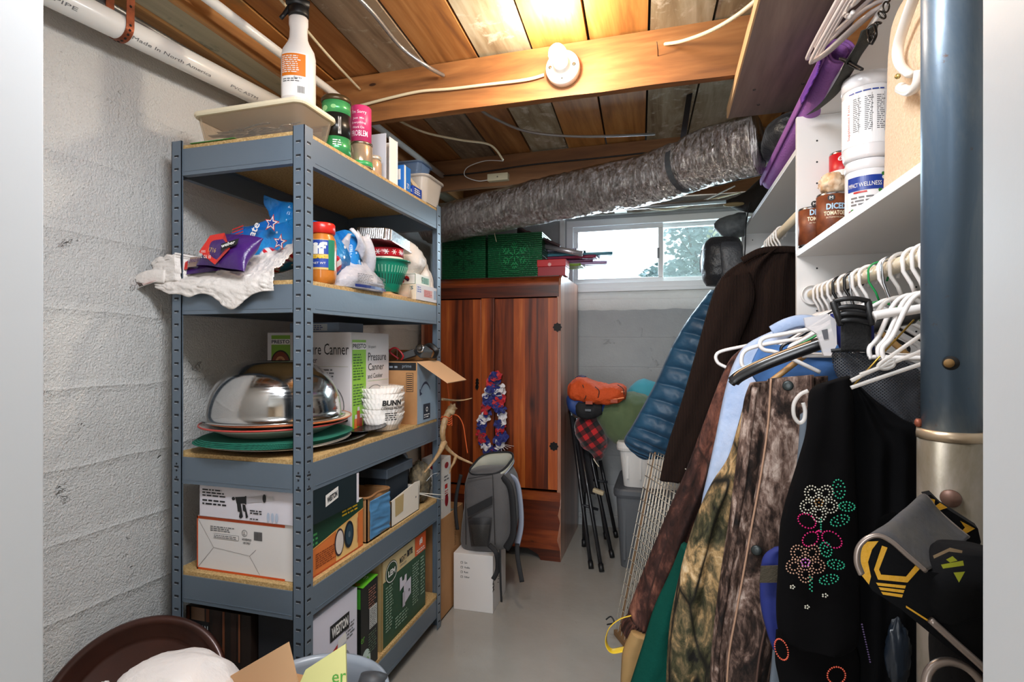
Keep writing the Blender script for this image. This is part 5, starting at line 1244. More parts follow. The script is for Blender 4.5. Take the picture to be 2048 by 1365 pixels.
def hb_right(a):
    DG = M('#16402e', .45); OB = M('#d8783a', .45); LO = M('#f0b860', .5)
    a.rect(0, .0, .30, .158, OB); a.rect(0, .0, .30, .005, M('#b8481e', .5), 2)
    a.poly([(0, .078), (.30, .125), (.30, .158), (0, .158)], DG, 2); a.poly([(0, .075), (.30, .122), (.30, .125), (0, .078)], LO, 3)
    a.fine(.18, .130, .29, .152, 2, YEL, 3, 5); a.fine(.02, .09, .06, .13, 3, M('#4aa05a', .5), 3, 7); a.fine(.05, .02, .15, .065, 7, M('#8a3c18', .5), 3, 8)
    a.rect(.15, .002, .27, .12, M('#e8c07a', .5), 1.5); a.disc(.165, .058, .025, .042, M('#3a2a34', .4), 4); a.disc(.165, .058, .020, .036, M('#d8cfc8', .4), 5)
    a.disc(.215, .066, .026, .042, M('#16202c', .35), 6); a.disc(.215, .066, .019, .033, M('#2c4452', .3), 7); a.disc(.215, .066, .006, .010, M('#5a6a74', .4), 8)
    a.text('HAMILTON', .262, .02, .010, .085, REDI, 4); a.disc(.012, .02, .01, .018, M('#5a3448', .5), 3)
carton('toaster_box', 'white box with orange edges reading household use only on fourth shelf', 'box', TR(-1.34, 1.268, z4), .372, .30, .158, M('#e6e2df', .5), {'front': hb_front, 'right': hb_right})
def jg_front(a):
    a.fine(.012, .060, .11, .085, 3, INK, 2, 2); a.fine(.012, .035, .10, .055, 2, INK, 2, 3)
    # drawn jerky gun
    a.poly([(.130, .066), (.165, .070), (.168, .050), (.135, .048)], INK, 2); a.poly([(.136, .052), (.150, .050), (.158, .012), (.150, .006), (.144, .010), (.147, .024), (.140, .026)], INK, 3)
    a.poly([(.156, .048), (.166, .046), (.176, .012), (.168, .008), (.166, .026), (.158, .030)], INK, 3); a.disc(.124, .061, .006, .005, INK, 2)
    a.rect(.165, .048, .17, .072, INK, 3); a.poly([(.17, .068), (.232, .080), (.232, .060), (.17, .052)], M('#b4b0b4', .3), 2); a.disc(.232, .070, .006, .012, INK, 4); a.poly([(.236, .076), (.262, .078), (.262, .066), (.236, .064)], M('#c8c6ca', .3), 3)
    a.fine(.182, .022, .225, .036, 2, INK, 3, 8); a.fine(.182, .006, .215, .012, 1, INK, 3, 9)
    for k in range(3): a.disc(.245 + .014 * k, .018, .005, .013, M('#b8c6da', .4), 3)
def jg_right(a):
    a.rect(.0, .0, .24, .10, M('#17262c', .4), 1); a.poly([(.078, .034), (.140, .046), (.140, .080), (.078, .068)], WHT, 2)
    T0 = a.mp
    s = Art(a.mb, lambda x, y, e=1: T0(x, y + (x - .08) * .19, e)); s.text('WESTON', .084, .042, .05, .018, INK, 4, bold=.04)
carton('jerky_gun_box', 'white and dark box with a meat gun drawing on top of orange-edged box', 'box', TR(-1.325, 1.262, z4 + .160, R(0)), .375, .255, .095, M('#e2dee6', .5), {'front': jg_front, 'right': jg_right,
       'top': lambda a: (a.rect(0, 0, .375, .255, M('#7d6258', .5), 1), a.poly([(.2, .0), (.375, .05), (.375, .15), (.25, .2)], M('#c9866a', .5), 2), a.poly([(.22, .08), (.30, .10), (.29, .14), (.2, .12)], M('#2a2a30', .4), 3))})
jb2 = bpy.data.objects['jerky_gun_box']
# cardboard carton with blue tape
bt = thing('taped_carton', 'open cardboard carton covered in crinkled blue tape on fourth shelf', 'box', (-1.08, 1.66, z4))
b = MB(); xa, xb, ya, yb, hh = -1.22, -.962, 1.585, 1.735, .150
for (p, q) in (((xa, ya), (xb, ya + .004)), ((xa, yb - .004), (xb, yb)), ((xb - .004, ya), (xb, yb)), ((xa, ya), (xa + .004, yb))): b.box((p[0], p[1], z4), (q[0], q[1], z4 + hh), CARD)
b.box((xa, ya, z4), (xb, yb, z4 + .004), CARD); b.build('carton_body', bt)
def tapef(u, v):
    y = lerp(ya + .012, yb - .003, u); z = z4 + lerp(.008, hh - .012, v); w_ = .004 * (0.5 - abs(noise.noise(Vector((y * 12 + z * 30, z * 40, 1)))) * 2); return Vector((xb + .0035 + max(-.002, w_), y, z))
b = MB(); b.grid(tapef, 30, 40, M('#4f86b4', .45, bump=(30, .3))); b.build('blue_tape', bt, solid=.0006)
b = MB(); b.tube(spline([(xb - .08, ya + .002, z4 + hh), (xb - .002, ya + .002, z4 + hh + .001), (xb - .002, (ya + yb) / 2, z4 + hh + .003), (xb - .002, yb - .002, z4 + hh), (xb - .10, yb - .002, z4 + hh)], 8), .0045, CARDIN, 6); b.build('torn_edge', bt)
# torn white tray
wt = thing('torn_white_carton', 'cut-down stained white cardboard carton holding odds on fourth shelf', 'box', (-1.05, 1.85, z4))
b = MB(); xa, xb, ya, yb = -1.20, -.960, 1.745, 1.97
b.box((xa, ya, z4), (xb, yb, z4 + .003), WHT); b.box((xa, ya, z4), (xa + .003, yb, z4 + .10), WHT); b.box((xa, ya, z4), (xb, ya + .003, z4 + .095), CARDL); b.box((xa, yb - .003, z4), (xb, yb, z4 + .10), WHT)
pts = [(ya, 0), (yb, 0.0), (yb + .01, .115), (yb - .03, .118), (ya + .02, .098), (ya, .095)]
b.prism(pts, 0, .003, M('#e4dccf', .6), Matrix(((0, 0, 1, xb - .003), (1, 0, 0, 0), (0, 1, 0, z4), (0, 0, 0, 1)))); b.build('carton_body', wt)
b = MB(); b.prism([(ya + .03, .03), (ya + .09, .035), (ya + .095, .10), (ya + .028, .096)], 0, .0006, M('#b8a070', .6), Matrix(((0, 0, 1, xb + .0003), (1, 0, 0, 0), (0, 1, 0, z4), (0, 0, 0, 1)))); b.prism([(yb - .03, .055), (yb - .024, .055), (yb - .024, .062), (yb - .03, .062)], 0, .0008, INKGREY, Matrix(((0, 0, 1, xb + .0003), (1, 0, 0, 0), (0, 1, 0, z4), (0, 0, 0, 1)))); b.build('brown_stain', wt)
# dark shoe box with a grey lid on the carton
bx = thing('shoe_box', 'dark blue box with grey lid standing inside the torn white carton', 'box', (-1.12, 1.84, z4 + .004))
b = MB(); b.box((-1.195, 1.752, z4 + .0035), (-.985, 1.925, z4 + .175), M('#1d2732', .55)); b.build('carton_body', bx, bevel=.002)
b = MB(); b.box((-1.199, 1.738, z4 + .176), (-.972, 1.94, z4 + .212), M('#4f5a66', .45, var=(8, '#3c4652'))); b.build('lid', bx, bevel=.003)
# camo mitt, cords and zip ties at the end of shelf four
b = MB(); b.blob((-1.0, 2.06, z4 + .085), (.045, .055, .085), M('#3c3a34', .7, var=(40, '#8a7a5c'), bump=(60, .6)), .25, 5, 4, 36); tag(b.build('camo_glove'), 'dark mottled glove bundled at far end of fourth shelf', 'glove')
b = MB(); b.blob((-1.12, 2.07, z4 + .12), (.06, .05, .12), M('#1c1d21', .5, bump=(30, .5)), .2, 4, 8, 30); tag(b.build('black_cloth'), 'black cloth bundle at back corner of fourth shelf', 'cloth')
zt = M('#d9d4c8', .35)
for k, (dx, dz, lb) in enumerate(((.045, -.045, 'lower white zip tie poking out between shelving and backpack'), (.05, -.028, 'upper white zip tie poking out between shelving and backpack'))):
    b = MB(); b.tube([Vector((-.985, 1.985 + .01 * k, z4 + .06)), Vector((-.95, 2.0 + .02 * k, z4 + .052)), Vector((-.95 + dx, 2.09 + .01 * k, z4 + .055 + dz))], [(.002, .0009)] * 3, zt, 6); tag(b.build('zip_tie'), lb, 'zip tie')
b = MB(); b.tube(spline([(-.955, 2.03, z4 + .10), (-.935, 2.05, z4 + .125), (-.93, 2.10, z4 + .118), (-.95, 2.12, z4 + .10)], 8), .0016, M('#cfd2d6', .3, .6), 6); tag(b.build('thin_wire'), 'thin silver wire curling from fourth shelf by the far post', 'wire')

# ------------------------------------------------------------------ shelf five
z5 = SZ[4]
def w_front(a):
    a.rect(0, 0, .20, .30, M('#231914', .4), 1)
    for k, (x, w_, c) in enumerate(((.002, .012, '#6b3a20'), (.02, .05, '#8a6a54'), (.075, .012, '#6a3a20'), (.10, .03, '#2e1c14'), (.135, .008, '#7a4428'), (.165, .02, '#35221a'), (.192, .006, '#8a5030'))): a.rect(x, .16, x + w_, .30, M(c, .45), 2)
    a.rect(.006, .185, .088, .262, M('#121416', .4), 3); a.text('WESTON', .011, .208, .072, .042, M('#d2d6d8', .4), 4, bold=.03); a.text('RECONNECT WITH REAL FOOD', .011, .196, .072, .007, M('#d2d6d8', .4), 4)
carton('meat_grinder_box', 'dark photo-printed box with a grinder picture on bottom shelf', 'box', TR(-1.385, 1.272, z5, R(0)), .235, .20, .300, M('#2a1e18', .45), {'front': lambda a: (w_front(a),
       a.disc(.118, .085, .022, .050, M('#8e8e92', .3), 5), a.rect(.118, .035, .155, .135, M('#a2a2a6', .3), 5), a.disc(.155, .085, .022, .050, M('#b2b2b6', .3), 6), a.rect(.162, .045, .215, .125, M('#8f9094', .3), 5), a.disc(.195, .088, .030, .030, M('#c6c6c8', .3), 7), a.disc(.195, .088, .023, .023, M('#a4a4a8', .3), 8), a.text('Press', .142, .055, .012, .05, INKGREY, 8),
       [a.rect(.100 + .005 * k, .04, .1015 + .005 * k, .13, M('#5e5e62', .4), 7) for k in range(8)])})
def ws_right(a):
    a.rect(.0, .0, .235, .300, M('#dcdae8', .45), 1)
    S = Art(a.mb, lambda x, y, e=1: a.mp(x, y + (x - .1) * .0, e))
    S.rect(.090, .195, .190, .245, INK, 3); S.text('WESTON', .097, .204, .086, .032, WHT, 4, bold=.04); S.poly([(.105, .165), (.150, .180), (.15, .14), (.105, .15)], REDI, 3); S.poly([(.125, .155), (.175, .16), (.17, .19), (.13, .185)], WHT, 4)
    S.fine(.075, .095, .13, .15, 7, INKGREY, 3, 3); S.fine(.165, .16, .222, .21, 5, INKGREY, 3, 4); S.fine(.185, .05, .222, .10, 5, INKGREY, 3, 5)
    S.disc(.158, .085, .036, .052, M('#9aa0ac', .3, .3), 5); S.disc(.158, .085, .028, .042, M('#b9bec8', .3, .3), 6); S.disc(.158, .082, .009, .013, INKGREY, 7)
    S.poly([(.012, .01), (.018, .08), (.06, .10), (.066, .01)], M('#7e8290', .4), 3); S.poly([(.12, .0), (.2, .01), (.21, .05), (.14, .04)], M('#5c6070', .4), 4)
carton('food_slicer_box', 'white food slicer box behind the corner post on bottom shelf', 'box', TR(-1.135, 1.285, z5), .175, .235, .300, M('#dcdae4', .45), {'right': ws_right, 'top': lambda a: (a.rect(0, 0, .12, .16, M('#16181c', .4), 1))}, mats={'front': M('#24262c', .45)})
def nes_right(a):
    a.rect(0, 0, .105, .285, M('#141614', .4), 1); a.text('er', .0, .105, .022, .018, M('#6ab03a', .5), 2); a.disc(.03, .035, .028, .040, M('#c4d8d0', .3), 2); a.disc(.034, .028, .016, .02, M('#8ab878', .3), 3)
    a.fine(.045, .20, .095, .27, 8, M('#9a6a5a', .5), 3, 4); a.rect(.05, .13, .098, .20, M('#c8ccc8', .4), 3); a.fine(.052, .132, .095, .197, 10, INKGREY, 4, 7); a.fine(.045, .05, .095, .12, 8, M('#5c705c', .5), 3, 8)
nb = carton('vacuum_sealer_box', 'worn black and lime green vacuum sealer box on bottom shelf', 'box', TR(-1.14, 1.535, z5), .185, .105, .285, M('#151715', .45), {'front': lambda a: (a.rect(0, 0, .185, .285, M('#161a16', .4), 1), a.rect(.10, .22, .185, .285, M('#3a8a2a', .4), 2)), 'right': nes_right})
b = MB(); LG = M('#5fb22c', .4); b.box((0, 0, 0), (.19, .095, .002), LG, TR(-1.14, 1.54, z5 + .287, 0, R(4))); nf = b.build('top_flap', nb)
b = MB(); A = Art(b, lambda x, y, e=1: TR(-1.14, 1.54, z5 + .289, 0, R(4)) @ Vector((x, y, .0006 * e))); A.text('vacuum', .07, .052, .10, .020, M('#dff0c8', .4), 1); A.text('sealer', .08, .026, .07, .020, M('#dff0c8', .4), 1); A.text('NESCO', .10, .006, .07, .016, ORI, 1, bold=.04); b.build('printed_lettering', nf)
def lem_right(a):
    a.rect(0, 0, .36, .31, DKGREEN, 1); a.rect(0, .235, .36, .31, M('#d2bd8e', .5), 2); a.rect(.0, .0, .012, .31, M('#a88a54', .5), 3); a.disc(.072, .255, .045, .040, M('#164028', .4), 4); a.ring(.072, .255, .042, .037, .003, WHT, 5); a.text('LEM', .046, .243, .052, .022, WHT, 6, bold=.04)
    a.text('MIGHTY', .135, .258, .055, .022, INK, 4, bold=.02); a.text('BITE', .195, .262, .045, .024, INK, 4, bold=.06); a.text('GRINDER', .135, .245, .055, .008, INKGREY, 4)
    a.rect(.262, .235, .36, .31, ORI, 4); a.text('#8', .300, .268, .028, .028, WHT, 5, bold=.03); a.fine(.275, .240, .35, .258, 2, WHT, 5, 3)
    a.poly([(.135, .155), (.19, .17), (.19, .20), (.175, .20), (.17, .185), (.155, .185), (.15, .205), (.135, .205)], M('#d8d4e0', .4), 4); a.poly([(.165, .09), (.225, .11), (.225, .175), (.165, .165)], M('#cfcbd8', .4), 5); a.rect(.155, .085, .175, .14, M('#b8b4c0', .4), 6); a.disc(.208, .13, .006, .006, INKGREY, 7)
    a.fine(.03, .05, .085, .215, 16, M('#8aa890', .5), 4, 3); a.fine(.24, .05, .30, .215, 16, M('#8aa890', .5), 4, 4); a.fine(.312, .06, .35, .22, 12, M('#8aa890', .5), 4, 5); a.fine(.10, .03, .22, .075, 4, M('#8aa890', .5), 4, 6)
carton('grinder_box', 'tall green and tan grinder box at the far end of bottom shelf', 'box', TR(-1.20, 1.68, z5), .235, .36, .31, TANB, {'right': lem_right, 'front': lambda a: a.rect(0, 0, .235, .31, M('#c0a874', .5), 1),
       'top': lambda a: (a.rect(0, 0, .235, .36, TANB, 1), a.poly([(.03, .10), (.235, .06), (.235, .36), (.03, .36)], M('#2c5a3a', .5), 2), a.poly([(.06, .16), (.235, .13), (.235, .17), (.06, .22)], WHT, 3), a.poly([(.06, .26), (.235, .22), (.235, .30), (.06, .33)], M('#cfccd8', .5), 3), a.disc(.16, .05, .05, .030, M('#164028', .4), 4), a.ring(.16, .05, .046, .027, .003, WHT, 5))})
carton('small_orange_box', 'small tan box with red corner stacked on the green grinder box', 'box', TR(-1.15, 1.93, z5 + .312), .16, .10, .05, M('#c9955c', .6), {'right': lambda a: a.rect(.0, .0, .03, .05, REDI)})
# ================================================================== far end: on and beside the wardrobe
WT = WH + .0015
def mat_emboss():
    m, t, p = newmat('embossed_green_foil'); v = t.coord()
    f = t.wave(t.coord((1, 1, 1)), 26, 1.5, 'Z', detail=1); g = t.noise(v, 110, 2)
    t.link(t.ramp(t.math('MULTIPLY', f, g), [(.3, '#0d4a2a'), (.6, '#1c7844')]), p.inputs['Base Color']); p.inputs['Roughness'].default_value = .28; p.inputs['Metallic'].default_value = .25
    t.link(t.bump(t.math('MULTIPLY', f, g), .7, .004), p.inputs['Normal']); return m
GRE = mat_emboss()
def flake(a, cx, cy, r, m):
    a.ring(cx, cy, r, r, .002, m, 1)
    for k in range(6):
        an = k * PI / 3 + PI / 6; c_, s_ = math.cos(an), math.sin(an)
        def L(x0, y0, x1, y1, w_=.003):
            P0 = (cx + x0 * c_ - y0 * s_, cy + x0 * s_ + y0 * c_); P1 = (cx + x1 * c_ - y1 * s_, cy + x1 * s_ + y1 * c_); d = Vector((P1[0] - P0[0], P1[1] - P0[1])).normalized(); n = Vector((-d.y, d.x)) * w_
            a.poly([(P0[0] + n.x, P0[1] + n.y), (P1[0] + n.x, P1[1] + n.y), (P1[0] - n.x, P1[1] - n.y), (P0[0] - n.x, P0[1] - n.y)], m, 2)
        L(.1 * r, 0, .85 * r, 0); L(.4 * r, 0, .62 * r, .22 * r); L(.4 * r, 0, .62 * r, -.22 * r); L(.62 * r, 0, .78 * r, .15 * r); L(.62 * r, 0, .78 * r, -.15 * r)
GLT = M('#2f9a5c', .25, .4); GDK = M('#0c3f26', .3, .4)
def gbox(label, x0, x1, m2):
    T = TR(x0, 3.06, WT, R(0)); carton('gift_box', label, 'box', T, x1 - x0, .26, .262, GRE, {'front': lambda a: flake(a, (x1 - x0) / 2, .13, .095, m2)}, group='green gift boxes on the wardrobe')
gbox('green embossed gift box on wardrobe top at left, half behind the shelving', -1.335, -1.05, GDK); gbox('green embossed gift box with snowflake emblem in middle of wardrobe top', -1.035, -.70, GLT)
a_ = Y_(1070, 546, 3.0); rb = thing('red_box', 'small red lidded box at the front corner of wardrobe top', 'box', (a_.x + .08, 3.06, WT))
b = MB(); b.box((a_.x + .003, 3.053, WT), (a_.x + .167, 3.167, WT + .055), M('#9c1420', .4)); b.build('box_body', rb, bevel=.002)
b = MB(); b.box((a_.x, 3.05, WT + .055), (a_.x + .17, 3.17, WT + .095), M('#c4161c', .35)); b.build('lid', rb, bevel=.002)
b = MB(); A = Art(b, lambda x, y, e=1: Vector((a_.x + x, 3.05 - .0006 * e, WT + y))); A.star(.075, .066, .013, M('#e8b0a8', .4), 1, 0, .6, 8); b.build('printed_bow', rb)
ct = thing('clear_tray', 'clear ribbed plastic tray behind the red box on wardrobe', 'tray', (-.70, 3.27, WT))
b = MB(); tub(b, -.69, 3.19, -.585, 3.36, WT, WT + .10, clear('#dfe6ee', .25, .08, 'ribbed_clear'), .008, .02); b.build('tub', ct)
pal = ['#6a3a58', '#8a2f4a', '#3a7a8a', '#a88ab0', '#30404a', '#7a9a3a', '#b0a8c0']
labs = ['maroon flat gift-wrap pack', 'rose flat gift-wrap pack', 'teal flat gift-wrap pack at the top of pile', 'pale lilac tissue paper pack', 'dark slate gift bag folded flat', 'green-edged folded gift bag at bottom', 'silver grey tissue pack']
for k, (x0, x1, z, y0, rz) in enumerate(((-.90, -.43, .105, 3.22, 2), (-.80, -.40, .124, 3.20, -3), (-.72, -.31, .141, 3.21, 1), (-.86, -.35, .095, 3.24, 4), (-.88, -.47, .158, 3.22, 0), (-.86, -.50, .085, 3.24, -2), (-.95, -.53, .175, 3.20, 5))):
    T = TR((x0 + x1) / 2, y0 + .09, WT + z + .006, R(rz), 0, R(.6)); b = MB(); w_ = (x1 - x0) / 2
    b.grid(lambda u, v: T @ Vector((lerp(-w_, w_, u), lerp(-.08, .08, v), .003 * noise.noise(Vector((u * 6, v * 4, k))) )), 24, 10, M(pal[k], .3, bump=(40, .4))); o = b.build('gift_wrap_pack', solid=.015); tag(o, labs[k] + ' jutting over the wardrobe edge' if k < 4 else labs[k] + ' on the wardrobe', 'gift wrap', 'flat gift wrap packs on the wardrobe')
rr_ = thing('wrapping_roll', 'clear-wrapped silver paper roll lying slanted across the gift wrap', 'roll', (-.78, 3.16, WT + .17)); b = MB(); b.tube([Y_(1082, 492, 3.16), Y_(1165, 508, 3.12)], .016, M('#b9b4b8', .2, .6, bump=(40, .5)), 16); b.build('roll', rr_)
b = MB(); b.grid(lambda u, v: Y_(lerp(1035, 1120, u), lerp(466, 492, u) - 12 * (1 - v) * (1 - u) + 6 * v, 3.10 + .15 * v) + Vector((0, 0, .01 * noise.noise(Vector((u * 8, v * 4, 0))))), 20, 8, M('#4a3638', .6)); tag(b.build('folded_cloth', solid=.012), 'dark folded cloth draped over the green gift box under the duct', 'cloth')
b = MB(); b.box((-.705, YB - .02, 1.86), (-.672, YB - .001, 2.10), SILLW); struct(b, 'trim_11')

# flower lei hanging on the wardrobe door
lei = thing('flower_lei', 'red white and blue flower garland hanging on the wardrobe doors', 'garland', Y_(985, 918, 2.95))
path = [Y_(*q, 2.955) for q in ((990, 752), (997, 775), (1001, 800), (1003, 830), (1004, 860), (1000, 885), (988, 906), (974, 895), (966, 872), (969, 840), (974, 815), (980, 790), (986, 765))]
pth = spline(path, 8, True); b = MB(); b.tube(pth, .003, M('#b01c28', .5), 6, closed=True); b.build('cord', lei)
FC = [M('#c01828', .6, sheen=.3), M('#e6e2e4', .6, sheen=.3), M('#1f2a78', .6, sheen=.3)]
rg = random.Random(5)
for i in range(46):
    k = int(i / 46 * len(pth)); p = pth[k]; d = (pth[(k + 1) % len(pth)] - pth[k - 1]).normalized()
    d = Vector((rg.uniform(-.6, .6), rg.uniform(-1.1, -.4), rg.uniform(-.5, 1.0))).normalized(); T = axisT(p + Vector((rg.uniform(-.012, .012), -.014 + rg.uniform(-.014, .010), 0)), d); b = MB(); r = rg.uniform(.030, .040); ph = rg.uniform(0, 6)
    fm = FC[[0, 1, 2, 0, 2, 1, 2][(i * 3) % 7]]
    for lay in (0, 1):
        b.grid(lambda u, v: T @ Vector((math.cos(2 * PI * u) * r * v * (1 - .3 * lay) * (.80 + .20 * abs(math.sin(2.5 * 2 * PI * u + ph + lay))), math.sin(2 * PI * u) * r * v * (1 - .3 * lay) * (.80 + .20 * abs(math.sin(2.5 * 2 * PI * u + ph + lay))), .004 * lay + .007 * v * v * math.sin(5 * 2 * PI * u + ph) + .004 * v)), 30, 5, fm, cu=True)
    b.build('flower', lei)
b = MB()
for q in range(5): b.bar(Y_(1000, 888, 2.93), Y_(1004 + 6 * q, 905 - 3 * q, 2.92), .004, .001, FC[1])
b.build('ribbon_end', lei)

# white liquor carton and grey backpack
lb_ = carton('liquor_carton', 'white checklist carton on the floor beneath the grey backpack', 'box', TR(-.952, 2.318, 0, R(2)), .19, .23, .262, M('#d9d5d2', .55),
  {'front': lambda a: ([(a.rect(.035, .215 - .022 * k, .045, .225 - .022 * k, INK, 1), a.rect(.0365, .2165 - .022 * k, .0435, .2235 - .022 * k, M('#d9d5d2', .55), 2), a.text(s, .052, .216 - .022 * k, None, .009, INK, 1, bold=.01)) for k, s in enumerate(('Gin', 'Vodka', 'Rum', 'Other'))]),
   'right': lambda a: (a.text('MA', .02, .10, .05, .026, INK, 1, rot=R(90), bold=.02), a.text('HOR', .10, .10, .07, .026, INK, 1, rot=R(70)))})
BPG = M('#4c4a4b', .7, bump=(220, .25), var=(4, '#5a5858'), sheen=.2); BPB = M('#17171a', .75, bump=(200, .2)); BPL = M('#8d93a3', .6, bump=(200, .2)); LIN = M('#a7a79a', .6, bump=(30, .4))
bp = thing('backpack', 'grey and black backpack standing open on the white carton', 'backpack', (-.83, 2.42, .263))
def bsec(pl, pr, py, y, dep, k=3.2):
    L = Y_(pl, py, y); Rr = Y_(pr, py, y); c = (L + Rr) / 2; c.y += dep; return (c, (Rr - L) / 2, Vector((0, dep, 0)))
b = MB(); S = [bsec(918, 1008, 1103, 2.36, .085), bsec(912, 1015, 1085, 2.345, .105), bsec(916, 1020, 1040, 2.34, .11), bsec(920, 1022, 1000, 2.34, .11), bsec(924, 1018, 965, 2.345, .10), bsec(932, 1012, 945, 2.355, .085)]
sections(b, S, BPG, n=48, crumple=.003, freq=10, p=3.6); b.build('bag_body', bp)
b = MB(); top = S[-1]; c, a_, d_ = top
def openf(u, v):
    t = 2 * PI * u; k = [1.0, 1.03, 1.0, .93, .85][int(round(v * 4))]; z = [-.012, .012, .024, .006, -.05][int(round(v * 4))]
    q = c + a_ * k * math.copysign(abs(math.cos(t)) ** .6, math.cos(t)) + d_ * k * math.copysign(abs(math.sin(t)) ** .6, math.sin(t)); q.z += z + .035 * math.sin(t) + .012 * math.cos(t); return q
b.grid(openf, 48, 5, LIN, cu=True); b.build('open_lining', bp, solid=.004)
b = MB(); b.tube([openf(k / 48, .5) for k in range(48)], .005, BPB, 8, closed=True); b.tube([openf(k / 48, .25) + Vector((0, 0, -.012)) for k in range(48)], .004, BPL, 8, closed=True); b.build('zip_rim', bp)
def onbody(px, py, lift=.0):      # point on the front of the pack
    return Y_(px, py, 2.333 - lift)
b = MB(); b.add([onbody(*q, .012) for q in ((934, 1018), (984, 993), (984, 1010), (936, 1034))], [(0, 1, 2, 3)], BPB); b.build('zip_pocket_band', bp, solid=.003)
b = MB()
for q0, q1 in (((936, 958), (985, 950)), ((985, 950), (990, 1090)), ((930, 965), (932, 1090))): b.tube([onbody(*q0, .006), onbody(*q1, .010)], .0015, BPB, 6)
b.build('seam_piping', bp)
def mat_mesh(name, col, back, sc=260, thr=.35, tr=True):
    m, t, p = newmat(name); v = t.coord((1, 1, 1), (0, PI / 4, 0)); sp = t.new('ShaderNodeSeparateXYZ'); t.link(v, sp.inputs[0])
    fx = t.math('ABSOLUTE', t.math('SUBTRACT', t.math('FRACT', t.math('MULTIPLY', sp.outputs[0], sc)), .5)); fz = t.math('ABSOLUTE', t.math('SUBTRACT', t.math('FRACT', t.math('MULTIPLY', sp.outputs[2], sc)), .5))
    f = t.math('LESS_THAN', t.math('MAXIMUM', fx, fz), thr)
    p.inputs['Base Color'].default_value = lin(col); p.inputs['Roughness'].default_value = .5
    q = t.new('ShaderNodeBsdfTransparent'); mx = t.new('ShaderNodeMixShader'); t.link(f, mx.inputs[0]); t.link(p.outputs[0], mx.inputs[1]); t.link(q.outputs[0], mx.inputs[2]); t.link(mx.outputs[0], t.n['Material Output'].inputs[0]); return m
MESHB = mat_mesh('black_net', '#1c1c1f', None, 330, .28)
b = MB(); P = [[(936, 1036), (955, 1031), (984, 1040)], [(934, 1060), (958, 1062), (984, 1062)], [(938, 1088), (960, 1096), (980, 1086)]]
b.grid(lambda u, v: onbody(lerp(lerp(935, 942, v), lerp(984, 978, v), u), lerp(1036, 1094, v), .010 + .022 * math.sin(PI * u) * math.sin(PI * min(1, v * .8 + .15))), 16, 14, MESHB); b.build('net_pocket', bp)
b = MB(); b.grid(lambda u, v: onbody(lerp(lerp(940, 948, v), lerp(980, 974, v), u), lerp(1050, 1092, v), .007 + .012 * math.sin(PI * u) * math.sin(PI * v)), 12, 10, M('#7d7870', .6)); b.build('pocket_contents', bp, solid=.003)
def strap(par, name, pts, w_, m, t=.003, flat=(1, 0, 0), seg=6):
    b = MB(); p = spline(pts, seg); b.tube(p, [(w_ / 2, t / 2)] * len(p), m, 8, flat=flat); return b.build(name, par)
strap(bp, 'shoulder_strap', [Y_(1012, 950, 2.42), Y_(1032, 962, 2.42), Y_(1040, 1000, 2.42), Y_(1042, 1050, 2.42), Y_(1034, 1090, 2.42)], .045, BPL, .016, (1, -.3, 0))
strap(bp, 'shoulder_strap', [Y_(1004, 955, 2.36), Y_(1020, 975, 2.35), Y_(1026, 1020, 2.35), Y_(1026, 1070, 2.35), Y_(1012, 1098, 2.36)], .035, BPB, .014, (1, -.3, 0))
strap(bp, 'webbing_strap', [Y_(978, 1090, 2.30), Y_(993, 1108, 2.285), Y_(995, 1140, 2.30), Y_(986, 1160, 2.28)], .022, BPB)
strap(bp, 'webbing_strap', [Y_(1034, 1088, 2.40), Y_(1036, 1120, 2.38), Y_(1044, 1165, 2.36)], .022, BPB)
strap(bp, 'webbing_strap', [Y_(1000, 1100, 2.30), Y_(1001, 1160, 2.285), Y_(1003, 1205, 2.29)], .010, BPB)
strap(bp, 'webbing_strap', [Y_(922, 950, 2.35), Y_(914, 985, 2.34), Y_(911, 1020, 2.34), Y_(915, 1060, 2.34)], .018, BPB, .010)
# tall cardboard carton behind the shelving, with a red and white box on it
tc_ = thing('tall_carton', 'tall open brown carton on the floor just past the shelving', 'box', (-1.03, 2.33, 0)); xa, xb, ya, yb, hh = -1.11, -.963, 2.185, 2.47, .45
b = MB()
for (p, q) in (((xa, ya), (xb, ya + .004)), ((xa, yb - .004), (xb, yb)), ((xb - .004, ya), (xb, yb)), ((xa, ya), (xa + .004, yb))): b.box((p[0], p[1], 0), (q[0], q[1], hh), CARD)
b.box((xa, ya, 0), (xb, yb, .005), CARD); b.build('carton_body', tc_)
b = MB(); A = Art(b, lambda x, y, e=1: Vector((xb + .0006 * e, ya + x, y))); A.text('HOWARD', .19, .28, .12, .022, CARDIN, 1, rot=R(90)); A.text('S', .22, .15, .03, .05, INK, 1, rot=R(80)); b.build('printed_lettering', tc_)
b = MB(); b.box((xa + .01, ya + .14, hh - .09), (xb - .012, yb - .012, hh - .03), M('#3c4a3e', .5, var=(18, '#b9bba8'))); b.build('packed_contents', tc_)
b = MB(); b.box((0, 0, 0), (.10, .003, .10), CARDL, TR(xa + .02, ya + .0, hh, 0, R(-12))); b.build('upright_flap', tc_)
carton('red_white_box', 'narrow white box with red oval emblem standing in the tall brown carton', 'box', TR(-1.065, 2.215, .37), .10, .10, .345, M('#ddd8d2', .5), {'right': lambda a: (a.disc(.05, .31, .022, .014, M('#9a1424', .4)), a.disc(.05, .02 + .13, .02, .028, M('#9a1424', .4)), a.rect(.03, .205, .06, .225, REDI), a.fine(.02, .24, .08, .27, 2, INKGREY), a.fine(.03, .17, .07, .20, 3, REDI, 1, 3)), 'front': lambda a: (a.disc(.06, .31, .02, .014, M('#9a1424', .4)), a.fine(.02, .1, .08, .16, 4, REDI))})

